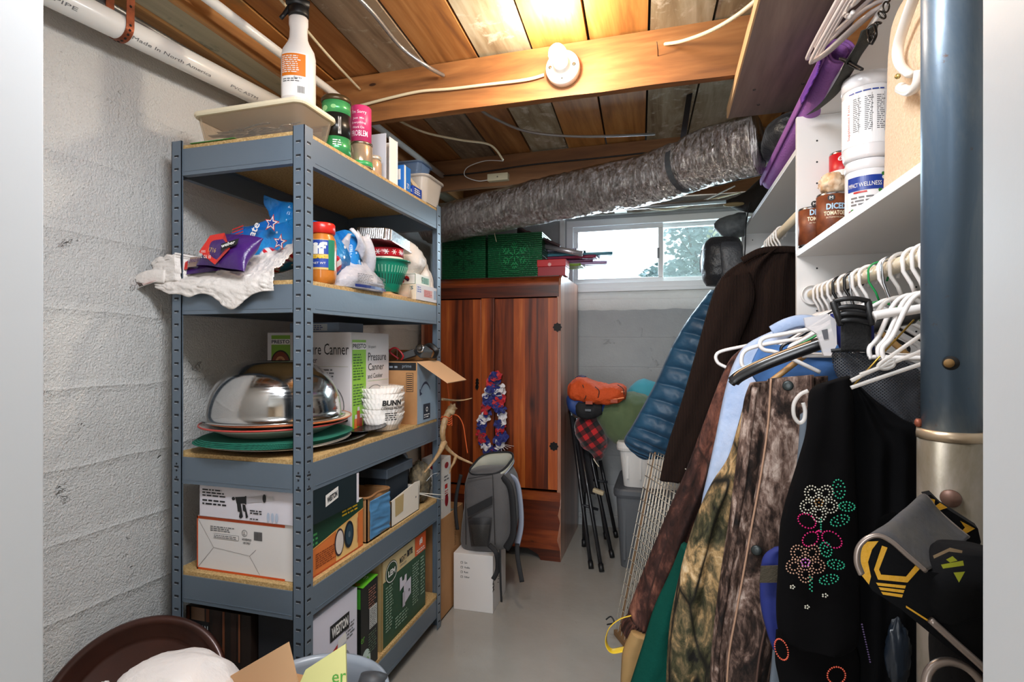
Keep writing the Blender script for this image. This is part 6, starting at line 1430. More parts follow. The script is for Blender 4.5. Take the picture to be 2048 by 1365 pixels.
# antler hanging by orange twine from the far shelving post
def AP(px, py): return X_(px, py, -.918) if px < 893 else Y_(px, py, X_(893, py, -.918).y + .0012 * (px - 893))
ANT = wood('antler_bone', [(.3, '#7d5c3c'), (.5, '#a98860'), (.75, '#cdb48c')], grain=(18, 18, 18), rough=.45, bump=.35)
an = thing('deer_antler', 'forked tan deer antler tied with orange twine to the shelving post', 'antler', AP(895, 945))
def horn(pts, r0, r1, nm):
    p = spline([AP(*q) for q in pts], 8); N = len(p) - 1; b = MB(); b.tube(p, [lerp(r0, r1, (i / N) ** .8) * (1 + .05 * math.sin(i * 1.7)) for i in range(N + 1)], ANT, 12); b.build(nm, an)
horn([(908, 812), (898, 826), (889, 845), (885, 868), (889, 888), (900, 903), (918, 916), (945, 928)], .020, .004, 'main_beam')
horn([(888, 885), (880, 903), (868, 922), (849, 946)], .015, .003, 'tine'); horn([(912, 912), (908, 925), (902, 936), (899, 948)], .009, .002, 'tine'); horn([(884, 799), (905, 801), (925, 801), (944, 797)], .006, .002, 'tine')
b = MB(); b.lathe([(.012, 0), (.020, .006), (.018, .018), (.008, .04), (.001, .05)], M('#c4ab84', .6, bump=(60, .8)), axisT(AP(899, 828), AP(913, 802) - AP(899, 828)), 14); b.build('burr', an)
TW = M('#c4531c', .8, bump=(300, .5)); tw = thing('twine', 'orange twine knotted round the antler with a dangling end', 'twine', AP(893, 850))
b = MB(); c = AP(893, 842)
b.tube([c + Vector((.024 * math.cos(k * .7), .026 * math.sin(k * .7), -.02 + .0011 * k + .006 * math.sin(k * 2.1))) for k in range(40)], .0028, TW, 6); b.build('wrapped_turns', tw)
b = MB(); b.tube(spline([AP(893, 742), AP(896, 780), AP(899, 815), AP(896, 835)], 8), .0024, TW, 6); b.build('hanging_end', tw)
b = MB(); b.tube(spline([AP(898, 830), AP(915, 832), AP(926, 850), AP(931, 880), AP(935, 907)], 8), .0024, TW, 6); b.build('dangling_end', tw)

# folding chairs, camping gear, totes in the far corner
CHB = M('#16161a', .35, coat=.3); CHB2 = M('#2a2b30', .5, .3)
def fchair(label, legs, bars, seat=None):
    c = thing('folding_chair', label, 'folding chair', Z_(*legs[0][1], 0), 'folding chairs leaning on the wardrobe side')
    for (q0, y0, q1) in [(l[0], l[2], l[1]) for l in legs]:
        p1 = Z_(*q1, .012); p0 = Y_(*q0, y0); b = MB(); b.tube([p1.lerp(p0, t) for t in (0, .5, 1)], .0115, CHB, 12); lg = b.build('leg', c)
        b = MB(); b.tube([p1 + (p1 - p0).normalized() * .010, p1 + (p0 - p1).normalized() * .03], .0145, BLK, 12); b.build('rubber_foot', lg)
    for (q0, ya_, q1, yb_) in bars:
        b = MB(); b.tube([Y_(*q0, ya_), Y_(*q1, yb_)], .008, CHB2, 10); b.build('cross_bar', c)
    if seat:
        b = MB(); v = [Y_(px, py, y) for px, py, y in seat]; b.add(v, [(0, 1, 2, 3)], M('#1e1e22', .8, bump=(150, .3))); b.build('fabric_seat', c, solid=.006)
fchair('front black folding chair leaning between wardrobe and totes', [((1138, 800), (1182, 1134), 3.28), ((1152, 838), (1203, 1140), 3.20), ((1160, 812), (1224, 1112), 3.32)], [((1150, 900), 3.2, (1163, 893), 3.18), ((1163, 1010), 3.05, (1196, 1020), 3.08)], [(1140, 830, 3.22), (1170, 850, 3.26), (1190, 990, 3.16), (1168, 985, 3.10)])
fchair('rear black folding chair leaning behind the front one', [((1168, 850), (1168, 1090), 3.30), ((1186, 905), (1212, 1075), 3.40), ((1200, 920), (1232, 1072), 3.40)], [((1180, 960), 3.3, (1215, 965), 3.3)])
b = MB(); b.bar(Y_(1186, 980, 3.16), Y_(1208, 988, 3.15), .03, .025, M('#b9a888', .6)); tag(b.build('tape_band', bevel=.006), 'short beige band wrapped on the folded chair frame', 'band')
GT = M('#55585c', .5, bump=(40, .1)); WTT = M('#d3d0cc', .4); GTL = M('#4a4d52', .45)
def tote(name, label, x0, y0, x1, y1, z0, h, m, ml, rz=0):
    r = thing(name, label, 'storage bin', ((x0 + x1) / 2, (y0 + y1) / 2, z0)); b = MB(); tub(b, x0, y0, x1, y1, z0, z0 + h - .02, m, .025, .04, .004)
    for k in range(5): xx = lerp(x0 + .05, x1 - .05, k / 4); b.box((xx - .006, y0 + .006, z0 + .05), (xx + .006, y0 + .016, z0 + h - .07), m)
    b.build('bin_body', r); b = MB(); lid(b, x0 - .01, y0 - .01, x1 + .01, y1 + .01, z0 + h - .045, .045, ml, .05); b.build('lid', r); return r
tote('grey_tote', 'dark grey lidded tote on the floor in the back corner', -.27, 2.98, .12, 3.45, 0, .44, GT, GTL)
tote('white_tote', 'white lidded tote stacked on the grey one below the sleeping bag', -.255, 3.0, .12, 3.43, .442, .25, WTT, WTT)
def psec(pl, pr, py, y, ry, top=None):
    L = Y_(pl, py, y); Rr = Y_(pr, py, y); c = (L + Rr) / 2; return (c, (Rr - L) / 2, Vector((0, ry, 0)))
def vsec(px, pt, pb_, y, ry):
    a = Y_(px, pt, y); c = Y_(px, pb_, y); return ((a + c) / 2, (a - c) / 2, Vector((0, ry, 0)))
SLP = M('#4c5c3c', .85, var=(5, '#5c6c48'), bump=(20, .4), sheen=.2); CYA = M('#3f9cae', .7, bump=(14, .4), sheen=.2)
r = thing('sleeping_bag', 'olive green sleeping bag bundle bulging over the white tote', 'sleeping bag', Y_(1245, 885, 3.15)); b = MB()
sections(b, [vsec(1196, 812, 842, 3.16, .06), vsec(1210, 797, 866, 3.17, .11), vsec(1235, 790, 886, 3.18, .14), vsec(1262, 785, 882, 3.18, .14), vsec(1290, 790, 872, 3.19, .12), vsec(1310, 805, 860, 3.2, .06)], SLP, crumple=.012, freq=8, p=2.2); b.build('quilted_body', r)
r = thing('pillow', 'bright turquoise pillow tucked above the sleeping bag', 'pillow', Y_(1280, 835, 3.34)); b = MB()
sections(b, [vsec(1252, 785, 815, 3.36, .05), vsec(1268, 766, 830, 3.36, .09), vsec(1290, 758, 838, 3.36, .09), vsec(1318, 768, 840, 3.36, .07)], CYA, crumple=.006, freq=7, p=2.2); b.build('pillow_body', r)
ORB = M('#c64a14', .8, bump=(24, .9, .012)); BLUB = M('#22407e', .6, bump=(18, .4))
r = thing('orange_pack', 'bright orange day pack lying flat on top of the gear pile', 'backpack', Y_(1195, 808, 3.08)); b = MB()
sections(b, [vsec(1138, 772, 790, 3.10, .05), vsec(1146, 760, 797, 3.10, .10), vsec(1170, 757, 806, 3.10, .12), vsec(1205, 768, 808, 3.10, .12), vsec(1238, 768, 804, 3.10, .11), vsec(1252, 774, 798, 3.10, .06)], ORB, crumple=.018, freq=13, p=2.8); b.build('bag_body', r)
b = MB()
for q in (((1144, 776), (1175, 778), (1215, 786), (1250, 784)), ((1142, 790), (1175, 797), (1215, 800), (1248, 796))): b.tube(spline([Y_(x, y, 2.985 + .02 * abs(x - 1195) / 50) for x, y in q], 6), .004, M('#e88a58', .6), 6)
b.build('zip_seam', r)
b = MB()
for q in (((1165, 770), (1172, 790), (1168, 800)), ((1190, 774), (1198, 782), (1196, 796)), ((1235, 770), (1246, 778), (1248, 790))): b.tube(spline([Y_(x, y, 2.975) for x, y in q], 5), .0025, BLK, 6)
for (x, y) in ((1178, 806), (1228, 803)): b.box(tuple(Y_(x - 7, y + 3, 2.985)), tuple(Y_(x + 7, y - 3, 2.985) + Vector((0, .01, 0))), M('#a04020', .6))
b.build('pull_cord', r)
r = thing('blue_black_pouch', 'blue and black zip pouch under the orange pack', 'pouch', Y_(1170, 838, 3.10)); b = MB()
sections(b, [vsec(1136, 790, 812, 3.12, .05), vsec(1146, 786, 826, 3.12, .09), vsec(1172, 792, 836, 3.12, .10), vsec(1200, 800, 832, 3.12, .08), vsec(1212, 804, 820, 3.12, .04)], BLUB, crumple=.008, freq=10); b.build('bag_body', r)
b = MB(); sections(b, [vsec(1150, 806, 824, 3.05, .02), vsec(1163, 800, 838, 3.05, .04), (vsec(1185, 804, 838, 3.05, .04)), vsec(1204, 810, 830, 3.05, .02)], M('#131316', .8, bump=(40, .5)), crumple=.006); b.build('front_pocket', r)
b = MB(); b.box(tuple(Y_(1170, 823, 2.99)), tuple(Y_(1182, 819, 2.99) + Vector((0, .005, 0))), M('#4a4c50', .4, .5)); b.build('buckle', r)
def mat_plaid():
    m, t, p = newmat('red_black_plaid'); v = t.coord((1, 1, 1), (0, R(35), 0)); sp = t.new('ShaderNodeSeparateXYZ'); t.link(v, sp.inputs[0])
    a = t.math('GREATER_THAN', t.math('FRACT', t.math('MULTIPLY', sp.outputs[0], 17)), .5); c = t.math('GREATER_THAN', t.math('FRACT', t.math('MULTIPLY', sp.outputs[2], 17)), .5)
    t.link(t.ramp(t.math('MULTIPLY', t.math('ADD', a, c), .5), [(0, '#b81c20'), (.4, '#5a1216'), (.9, '#120c0e')], 'CONSTANT'), p.inputs['Base Color']); p.inputs['Roughness'].default_value = .9; p.inputs['Sheen Weight'].default_value = .3; return m
PLD = mat_plaid()
r = thing('plaid_blanket', 'red and black plaid blanket bundle sagging between chairs and tote', 'blanket', Y_(1185, 915, 3.14)); b = MB()
sections(b, [psec(1158, 1190, 833, 3.16, .07), psec(1150, 1204, 850, 3.16, .09), psec(1152, 1214, 872, 3.16, .10), psec(1165, 1216, 892, 3.17, .08), psec(1184, 1210, 905, 3.18, .05), psec(1190, 1204, 920, 3.18, .02)], PLD, crumple=.012, freq=9); b.build('blanket_body', r)
b = MB(); b.tube(spline([Y_(1187, 918, 3.13), Y_(1192, 926, 3.12), Y_(1198, 934, 3.12)], 5), .003, M('#d8d0b8', .6), 6); b.build('cord_end', r)
b = MB(); b.blob(Y_(1163, 757, 3.22), (.035, .04, .018), M('#3c2648', .7, bump=(40, .4)), .25, 4, 2, 24); tag(b.build('purple_scarf'), 'dark purple scarf wadded at back of the gear pile', 'scarf')

# grid panels of the folded wire crate leaning under the coats
wc_ = thing('wire_crate', 'folded cream wire dog crate standing under the hanging coats', 'crate', (-.12, 1.9, 0))
WIRE = M('#e4dccc', .35, .2); BRN = M('#7a5a38', .6)
P00 = Z_(1229, 1262, .012); P01 = Y_(1301, 905, 2.42); P10 = Vector((.06, 1.83, .012)); P11 = Vector((.13, 1.86, .79))
def gp(u, v, off=0):
    p = P00.lerp(P10, u).lerp(P01.lerp(P11, u), v); return p + Vector((off, 0, 0))
for k, off in enumerate((0, .035)):
    b = MB()
    for i in range(19): b.tube([gp(i / 18, 0, off), gp(i / 18, 1, off)], .0016, WIRE, 5)
    for j in range(16): b.tube([gp(0, j / 15, off - .003), gp(1, j / 15, off - .003)], .0019, WIRE, 5)
    b.build('grid_panel', wc_)
b = MB(); b.bar(gp(0, 0, .02) + Vector((0, .006, 0)), gp(0, 1.0, .02) + Vector((0, .006, 0)), .05, .008, BRN, up=Vector((1, 0, 0))); b.build('edge_frame', wc_)
b = MB(); b.bar(gp(0, .0, .02), gp(1, .0, .02), .05, .02, BRN); b.build('base_pan', wc_)
b = MB(); b.tube(spline([Y_(1212, 1240, 2.2), Y_(1222, 1234, 2.2), Y_(1228, 1246, 2.19), Y_(1214, 1250, 2.2)], 5), .003, BLK, 6); tag(b.build('black_cord_end'), 'tiny black cord end on the floor beside the wire crate', 'cord')
# ================================================================== clothes on the right
def camo(name, stops, sc=9, sc2=30, rough=.8, stretch=(1, 1, .6), leaf=None):
    m, t, p = newmat(name); v = t.coord(stretch); n1 = t.noise(v, sc, 5, .62, 1.2); n2 = t.noise(v, sc2, 5, .7, .6)
    f = t.math('ADD', t.math('MULTIPLY', n1, .65), t.math('MULTIPLY', n2, .35)); col = t.ramp(f, stops)
    if leaf:
        w_ = t.voro(t.coord((1, 1, .35)), leaf[0], 'DISTANCE_TO_EDGE'); w2 = t.math('ADD', w_, t.math('MULTIPLY', t.noise(v, 20, 3), .03)); k = t.ramp(w2, [(.02, '#ffffff'), (.055, '#000000')]); col = t.mix(k, col, leaf[1])
    t.link(col, p.inputs['Base Color']); p.inputs['Roughness'].default_value = rough; p.inputs['Specular IOR Level'].default_value = .25
    t.link(t.bump(t.noise(t.coord((1, 1, .4)), 14, 5, .6, .5), .6, .015), p.inputs['Normal']); return m
CAMR = camo('red_brown_tree_camo', [(.36, '#120b0a'), (.46, '#38211c'), (.54, '#6a4236'), (.66, '#a8745c')], 5, 26, leaf=(9, '#2a1a16'))
CAMG = camo('leafy_green_tan_camo', [(.38, '#12100c'), (.45, '#3c3a26'), (.50, '#6a5a40'), (.54, '#a08258'), (.60, '#c8ac84'), (.68, '#e0d4bc')], 8, 34, leaf=(7, '#16140e'))
CAMB = camo('bark_camo', [(.40, '#120d0b'), (.47, '#33251f'), (.53, '#6a544a'), (.60, '#a89488'), (.70, '#c8baae')], 14, 60, stretch=(1, 1, .45))
def mat_rib(name, c1, c2, sc=260):
    m, t, p = newmat(name); v = t.coord((1, 1, .25)); w_ = t.wave(v, sc / 6, .35, 'X'); t.link(t.ramp(w_, [(.3, c1), (.8, c2)]), p.inputs['Base Color']); p.inputs['Roughness'].default_value = .95; p.inputs['Specular IOR Level'].default_value = .15
    t.link(t.bump(w_, .8, .004), p.inputs['Normal']); return m
KNIT = mat_rib('dark_brown_rib_knit', '#140d0b', '#35251f', 440)
PUFF = M('#143a54', .5, bump=(50, .35), var=(7, '#1d4c6a'), sheen=.1, name='blue_quilted_nylon')
DENL = M('#93a8cc', .9, bump=(14, .6, .01), var=(7, '#b9c8e0')); FLEG = M('#0a4238', .95, bump=(90, .5), spec=.1)
VELV = M('#070607', .95, spec=.1, bump=(20, .2)); BLKC = M('#060608', .9, spec=.12, bump=(9, .3)); ROYB = M('#101f66', .75, bump=(12, .5)); KHA = M('#9a7a4c', .85, bump=(30, .3)); GREYL = M('#5f6872', .8, bump=(12, .4))
def PR(rows, y, y2=None):
    N = len(rows) - 1
    return [(Y_(*a, (lerp(y, y2, i / N) if y2 else y)), Y_(*c, (lerp(y, y2, i / N) if y2 else y))) for i, (a, c) in enumerate(rows)]
def garment(name, label, cat, part, rows, y, m, y2=None, **k):
    pr = PR(rows, y, y2); lo = pr[-1][0].lerp(pr[-1][1], .5); r = thing(name, label, cat, lo); b = MB(); cloth(b, pr, m, **k); b.build(part, r); return r
# blue puffer
g = garment('puffer_jacket', 'steel-blue quilted puffer jacket sleeve hanging nearest the window', 'jacket', 'quilted_sleeve',
  [((1421, 580), (1446, 590)), ((1404, 602), (1452, 620)), ((1372, 645), (1452, 668)), ((1342, 697), (1446, 722)), ((1316, 755), (1430, 785)), ((1290, 805), (1405, 840)), ((1264, 852), (1372, 888)), ((1248, 880), (1335, 915)), ((1258, 898), (1310, 918)), ((1275, 910), (1292, 918))], 2.54, PUFF, th=.050, nr=240, nc=30, puff=lambda u, v: .034 * (abs(math.sin(PI * 15 * v + .25 * math.sin(5 * u))) ** .45) - .022, wrinkle=.006, wf=26, edge=.45)
b = MB(); cloth(b, PR([((1425, 585), (1600, 560)), ((1430, 680), (1600, 680)), ((1420, 800), (1600, 800)), ((1390, 900), (1590, 900)), ((1380, 960), (1560, 960))], 2.63), PUFF, th=.03, nr=100, puff=lambda u, v: .010 * abs(math.sin(PI * 12 * v)) - .004); b.build('quilted_body', g)
# ribbed sweater
g = garment('sweater', 'dark brown ribbed knit sweater on hanger beside the white side panel', 'sweater', 'knit_body',
  [((1520, 505), (1592, 497)), ((1482, 524), (1594, 512)), ((1445, 552), (1594, 545)), ((1424, 592), (1594, 600)), ((1396, 690), (1590, 690)), ((1364, 800), (1560, 800)), ((1334, 895), (1540, 895)), ((1320, 962), (1500, 962))], 2.13, KNIT, th=.05, folds=[(2.5, .012, .3), (5, .006, -.4)], seed=2)
b = MB(); p = spline([Y_(1484, 522, 2.08), Y_(1520, 503, 2.075), Y_(1560, 499, 2.075), Y_(1592, 500, 2.08)], 8); b.tube(p, [(.012, .005)] * len(p), KNIT, 8, flat=(0, 0, 1)); b.build('neckband', g)
b = MB(); cloth(b, PR([((1440, 560), (1500, 545)), ((1424, 594), (1510, 600)), ((1396, 690), (1478, 690)), ((1364, 800), (1440, 800)), ((1334, 895), (1405, 895)), ((1319, 960), (1375, 962))], 2.07), KNIT, th=.035, folds=[(1.5, .006, .4)], seed=5); b.build('sleeve', g)
# red-brown camo jacket with elastic cuff
g = garment('camo_jacket', 'reddish-brown tree camouflage jacket with gathered elastic cuff', 'jacket', 'jacket_sleeve',
  [((1492, 692), (1540, 690)), ((1462, 716), (1545, 720)), ((1438, 765), (1530, 770)), ((1402, 860), (1500, 865)), ((1370, 945), (1475, 960)), ((1335, 1025), (1445, 1050)), ((1296, 1118), (1410, 1150)), ((1262, 1205), (1372, 1240)), ((1254, 1232), (1352, 1278))], 1.66, CAMR, th=.05, folds=[(1.5, .014, .5), (3.5, .007, -.6)], seed=3, wrinkle=.010, wf=9)
b = MB(); cloth(b, PR([((1254, 1230), (1352, 1276)), ((1245, 1240), (1345, 1292)), ((1242, 1256), (1330, 1306)), ((1252, 1268), (1312, 1306))], 1.655), CAMR, th=.045, nc=60, nr=24, folds=[(17, .006, 0)], edge=.4); b.build('elastic_cuff', g)
b = MB(); cloth(b, PR([((1500, 690), (1600, 680)), ((1480, 760), (1600, 760)), ((1460, 900), (1580, 900)), ((1430, 1050), (1560, 1050)), ((1400, 1200), (1540, 1200)), ((1385, 1330), (1530, 1330))], 1.74), CAMR, th=.045, folds=[(2, .01, .3)]); b.build('jacket_body', g)
garment('khaki_coat', 'khaki coat hem showing below the camouflage cuff', 'coat', 'coat_body', [((1262, 1262), (1340, 1290)), ((1246, 1300), (1350, 1310)), ((1242, 1340), (1350, 1350)), ((1240, 1400), (1350, 1400)), ((1238, 1500), (1350, 1500))], 1.60, KHA, th=.03, folds=[(2, .006, .2)])
garment('green_fleece', 'deep green fleece garment between two camouflage jackets', 'fleece', 'fleece_body', [((1362, 1090), (1384, 1092)), ((1340, 1145), (1400, 1150)), ((1308, 1215), (1410, 1220)), ((1285, 1290), (1410, 1300)), ((1262, 1362), (1410, 1370)), ((1235, 1450), (1410, 1460))], 1.50, FLEG, th=.035, folds=[(2, .008, .3)], seed=4)
# pale blue shirt
g = garment('denim_shirt', 'faded light blue denim shirt between camouflage jackets', 'shirt', 'shirt_body',
  [((1588, 643), (1640, 640)), ((1545, 662), (1700, 650)), ((1492, 690), (1710, 680)), ((1466, 730), (1710, 730)), ((1448, 790), (1640, 790)), ((1432, 870), (1560, 880)), ((1416, 945), (1520, 960)), ((1404, 1000), (1500, 1020)), ((1396, 1060), (1480, 1080))], 1.56, DENL, th=.045, folds=[(3, .010, .4)], seed=8, wrinkle=.008)
b = MB(); p = spline([Y_(1545, 664, 1.50), Y_(1572, 650, 1.49), Y_(1604, 642, 1.49), Y_(1640, 646, 1.5)], 6); b.tube(p, [(.016, .006)] * len(p), DENL, 8, flat=(0, 0, 1)); b.build('collar', g)
garment('blue_shirt', 'darker blue denim shirt under the pale shirt collar', 'shirt', 'shirt_body', [((1520, 690), (1700, 690)), ((1500, 740), (1700, 740)), ((1520, 790), (1700, 790)), ((1500, 900), (1650, 900))], 1.46, M('#2f5a94', .85, bump=(18, .4), var=(9, '#4f7ab4')), th=.02, folds=[(2, .006, .3)], seed=9)
# leafy camo
g = garment('camo_jacket', 'leafy green and tan camouflage jacket left of the bark-pattern one', 'jacket', 'jacket_body',
  [((1492, 790), (1560, 780)), ((1476, 850), (1560, 850)), ((1456, 915), (1550, 920)), ((1424, 965), (1540, 970)), ((1398, 1020), (1535, 1020)), ((1374, 1090), (1530, 1090)), ((1352, 1180), (1520, 1180)), ((1338, 1260), (1510, 1260)), ((1332, 1360), (1500, 1360)), ((1330, 1460), (1500, 1460))], 1.38, CAMG, th=.050, folds=[(1.5, .014, .7), (4, .007, -.5)], seed=11, wrinkle=.016, wf=8)
# bark camo with snap placket
g = garment('camo_jacket', 'grey-brown bark camouflage jacket with snap placket on black hanger', 'jacket', 'jacket_body',
  [((1500, 766), (1656, 752)), ((1488, 800), (1656, 800)), ((1480, 860), (1650, 860)), ((1468, 960), (1630, 960)), ((1456, 1050), (1600, 1050)), ((1442, 1140), (1580, 1140)), ((1430, 1230), (1560, 1230)), ((1422, 1310), (1550, 1310)), ((1418, 1380), (1540, 1380)), ((1414, 1480), (1530, 1480))], 1.27, CAMB, th=.035, folds=[(3.5, .010, .3)], seed=13, wrinkle=.008)
PLR = [((1536, 758), (1628, 750)), ((1530, 850), (1626, 850)), ((1516, 950), (1604, 950)), ((1498, 1050), (1580, 1050)), ((1484, 1130), (1562, 1135)), ((1466, 1230), (1540, 1240)), ((1452, 1310), (1524, 1320)), ((1446, 1400), (1516, 1400)), ((1440, 1480), (1510, 1480))]
b = MB(); cloth(b, PR(PLR, 1.215), CAMB, th=.010, folds=[(1, .002, .2)], edge=.25); b.build('snap_placket', g)
SEAM = M('#a07c64', .8)
for side in (0, 1):
    b = MB(); p = spline([Y_(r_[side][0] + (6 if side == 0 else -6), r_[side][1], 1.204) for r_ in PLR], 6); b.tube(p, .0022, M('#4a3228', .8) if side else SEAM, 6); b.build('stitched_seam', g)
b = MB(); p = spline([Y_(x, y, 1.222) for x, y in ((1510, 775), (1498, 870), (1484, 980), (1468, 1080), (1452, 1180), (1436, 1290), (1430, 1400))], 6); b.tube(p, .006, CAMB, 8); b.build('zip_edge', g)
for (x, y) in ((1576, 772), (1513, 1101)):
    b = MB(); b.lathe([(.0105, 0), (.0105, .003), (.008, .005), (.001, .0045)], M('#2e3434', .35, .4), axisT(Y_(x, y, 1.203), (-.25, -1, .05)), 20); b.build('snap_button', g)
garment('grey_lining', 'grey-blue lining edge between bark jacket and black velvet', 'jacket', 'jacket_body', [((1600, 830), (1650, 800)), ((1596, 900), (1650, 900)), ((1588, 960), (1640, 960)), ((1572, 1020), (1630, 1020)), ((1560, 1080), (1620, 1080)), ((1545, 1300), (1620, 1300)), ((1530, 1450), (1620, 1450))], 1.17, GREYL, th=.012, folds=[(2, .003, .3)])
g = garment('royal_blue_jacket', 'royal blue garment peeking between bark camouflage and black velvet', 'jacket', 'jacket_body', [((1548, 1095), (1620, 1095)), ((1524, 1120), (1620, 1120)), ((1520, 1200), (1620, 1200)), ((1532, 1260), (1620, 1260)), ((1546, 1300), (1620, 1300))], 1.12, ROYB, th=.012, folds=[(2, .003, .3)])
b = MB(); b.add([Y_(x, y, 1.10) for x, y in ((1522, 1133), (1600, 1130), (1600, 1165), (1519, 1166))], [(0, 1, 2, 3)], M('#3c3426', .8, bump=(260, .5))); b.build('webbing_band', g, solid=.003)
# black velvet jacket with bead flowers
VR = [((1632, 772), (1698, 752)), ((1617, 790), (1704, 790)), ((1612, 860), (1706, 860)), ((1596, 920), (1708, 920)), ((1576, 985), (1712, 985)), ((1560, 1050), (1716, 1050)), ((1556, 1130), (1718, 1130)), ((1552, 1220), (1720, 1220)), ((1560, 1270), (1716, 1285)), ((1590, 1290), (1690, 1305))]
g = thing('velvet_jacket', 'black velvet jacket with beaded flower embroidery beside the steel post', 'jacket', Y_(1650, 1300, 1.02))
b = MB(); cloth(b, PR(VR, 1.04), VELV, th=.022, folds=[(1.5, .003, .2)], edge=.3, wrinkle=.002); b.build('embroidered_front', g)
b = MB(); cloth(b, PR([((1690, 765), (1712, 765)), ((1690, 790), (1750, 800)), ((1690, 850), (1800, 835)), ((1690, 900), (1846, 870)), ((1690, 1000), (1850, 1000)), ((1690, 1150), (1850, 1150)), ((1690, 1300), (1850, 1300)), ((1690, 1450), (1850, 1450))], 1.075), BLKC, th=.02, folds=[(3, .005, .3)]); b.build('back_panel', g)
b = MB(); cloth(b, PR([((1552, 1260), (1700, 1260)), ((1550, 1320), (1720, 1320)), ((1560, 1380), (1720, 1380)), ((1560, 1480), (1720, 1480))], 1.06), VELV, th=.015); b.build('lower_sleeve', g)
def beads(name, motifs, yq=1.006, br=.0019):
    b = MB()
    ico = [(0, 0, 1), (0, 0, -1), (1, 0, 0), (-1, 0, 0), (0, 1, 0), (0, -1, 0)]; fc = [(0, 2, 4), (0, 4, 3), (0, 3, 5), (0, 5, 2), (1, 4, 2), (1, 3, 4), (1, 5, 3), (1, 2, 5)]
    for pts, m in motifs:
        for (x, y) in pts:
            c = Y_(x, y, yq); b.add([c + Vector(q) * br for q in ico], fc, m, True)
    b.build(name, g)
def loop(cx, cy, rx, ry, rot, n): 
    return [(cx + rx * math.cos(a) * math.cos(rot) - ry * math.sin(a) * math.sin(rot), cy + rx * math.cos(a) * math.sin(rot) + ry * math.sin(a) * math.cos(rot)) for a in [2 * PI * k / n for k in range(n)]]
BW = M('#c8c4b4', .15, .3); BG = M('#2ea07c', .15, .2); BM = M('#c8206a', .15, .2); BT = M('#b8907a', .18, .3); BV = M('#c060c8', .2); BA = M('#8a5a1c', .2, .3); BO = M('#c8543c', .2)
def flower(cx, cy, r, m, mc):
    o = []
    for k in range(5):
        a = 2 * PI * k / 5 + .3; px, py = cx + r * .6 * math.cos(a), cy + r * .6 * math.sin(a)
        o += loop(px, py, r * .42, r * .36, a, 16) + loop(px, py, r * .24, r * .20, a, 9)
    return [(o, m), (loop(cx, cy, r * .2, r * .2, 0, 8) + [(cx, cy)], mc)]
def leaf(cx, cy, l, w_, rot): return [(loop(cx, cy, l, w_, rot, 15) + loop(cx, cy, l * .5, w_ * .4, rot, 6), BG)]
beads('white_bead_flower', flower(1638, 1006, 38, BW, BA)); beads('tan_bead_flower', flower(1611, 1126, 39, BT, BV))
beads('magenta_bead_bow', [(loop(1614, 1043, 19, 13, .5, 18), BM), (loop(1621, 1079, 17, 13, -.6, 17), BM), (loop(1664, 1080, 22, 14, .6, 20), BM), ([(1638 + k, 1062 + (k % 3)) for k in range(-4, 6, 2)], BM)])
beads('green_bead_leaves', leaf(1678, 979, 19, 12, 1.4) + leaf(1694, 1014, 16, 9, .1) + leaf(1680, 1042, 19, 10, -.3) + leaf(1652, 1100, 15, 11, 1.2) + leaf(1672, 1130, 17, 9, .2) + leaf(1658, 1160, 19, 9, -.2) + [([(1620 + (k % 2) * 4, 1155 + 4 * k) for k in range(8)], BG), ([(1642, 1040 + 5 * k) for k in range(6)], BG)])
beads('scattered_beads', [(loop(1585, 1175, 4, 3, 0, 5), BW), (loop(1650, 1192, 5, 3, 0, 5), BW), (loop(1614, 1215, 4, 3, 0, 5), BW)])
beads('coral_bead_loops', [(loop(1563, 1300, 12, 22, -.35, 26), BO), (loop(1673, 1352, 18, 17, 0, 24), BO), ([(1724 + k * 1.1, 1250 + 5 * k) for k in range(16)], M('#4a3a5c', .3))], 1.0)
# mesh bag, buckle strap
g = garment('mesh_bag', 'grey mesh laundry bag hanging beside the steel post', 'bag', 'mesh_body', [((1664, 700), (1700, 704)), ((1664, 720), (1780, 712)), ((1672, 750), (1842, 745)), ((1700, 790), (1842, 800)), ((1760, 830), (1842, 850))], 1.13, mat_mesh('grey_net', '#3a3c42', None, 250, .30), th=.012, folds=[(2, .003, .2)])
b = MB(); cloth(b, PR([((1690, 708), (1760, 704)), ((1700, 740), (1842, 735)), ((1720, 790), (1842, 800)), ((1760, 830), (1842, 850))], 1.16), M('#74787e', .8, var=(14, '#a8acb4')), th=.008); b.build('inner_cloth', g)
b = MB(); p = spline([Y_(1662, 702, 1.118), Y_(1700, 699, 1.112), Y_(1740, 703, 1.112), Y_(1780, 712, 1.118)], 6); b.tube(p, .0035, M('#1a1b1e', .6), 6); b.build('drawstring_hem', g)
g = thing('buckle_strap', 'wide black webbing strap with ladder buckle over blue cloth on hanger', 'strap', Y_(1705, 700, 1.12))
b = MB(); cloth(b, PR([((1660, 628), (1745, 625)), ((1664, 660), (1748, 655)), ((1680, 700), (1750, 702))], 1.14), ROYB, th=.02, folds=[(3, .004, 0)]); b.build('blue_cloth', g)
b = MB(); b.grid(lambda u, v: Y_(lerp(1682, 1742, u), lerp(618, 704, v), 1.105 - .008 * math.sin(PI * v)), 8, 14, M('#101012', .7, bump=(200, .4))); b.build('webbing', g, solid=.004)
b = MB()
for k, (y0, y1) in enumerate(((598, 606), (614, 620), (628, 634), (641, 647))):
    b.tube(spline([Y_(1668 + k * 3, y0 + 5, 1.09), Y_(1690, y0, 1.082), Y_(1715, y0, 1.082), Y_(1738, y0 + 5, 1.09)], 5), .0045, BLK, 10)
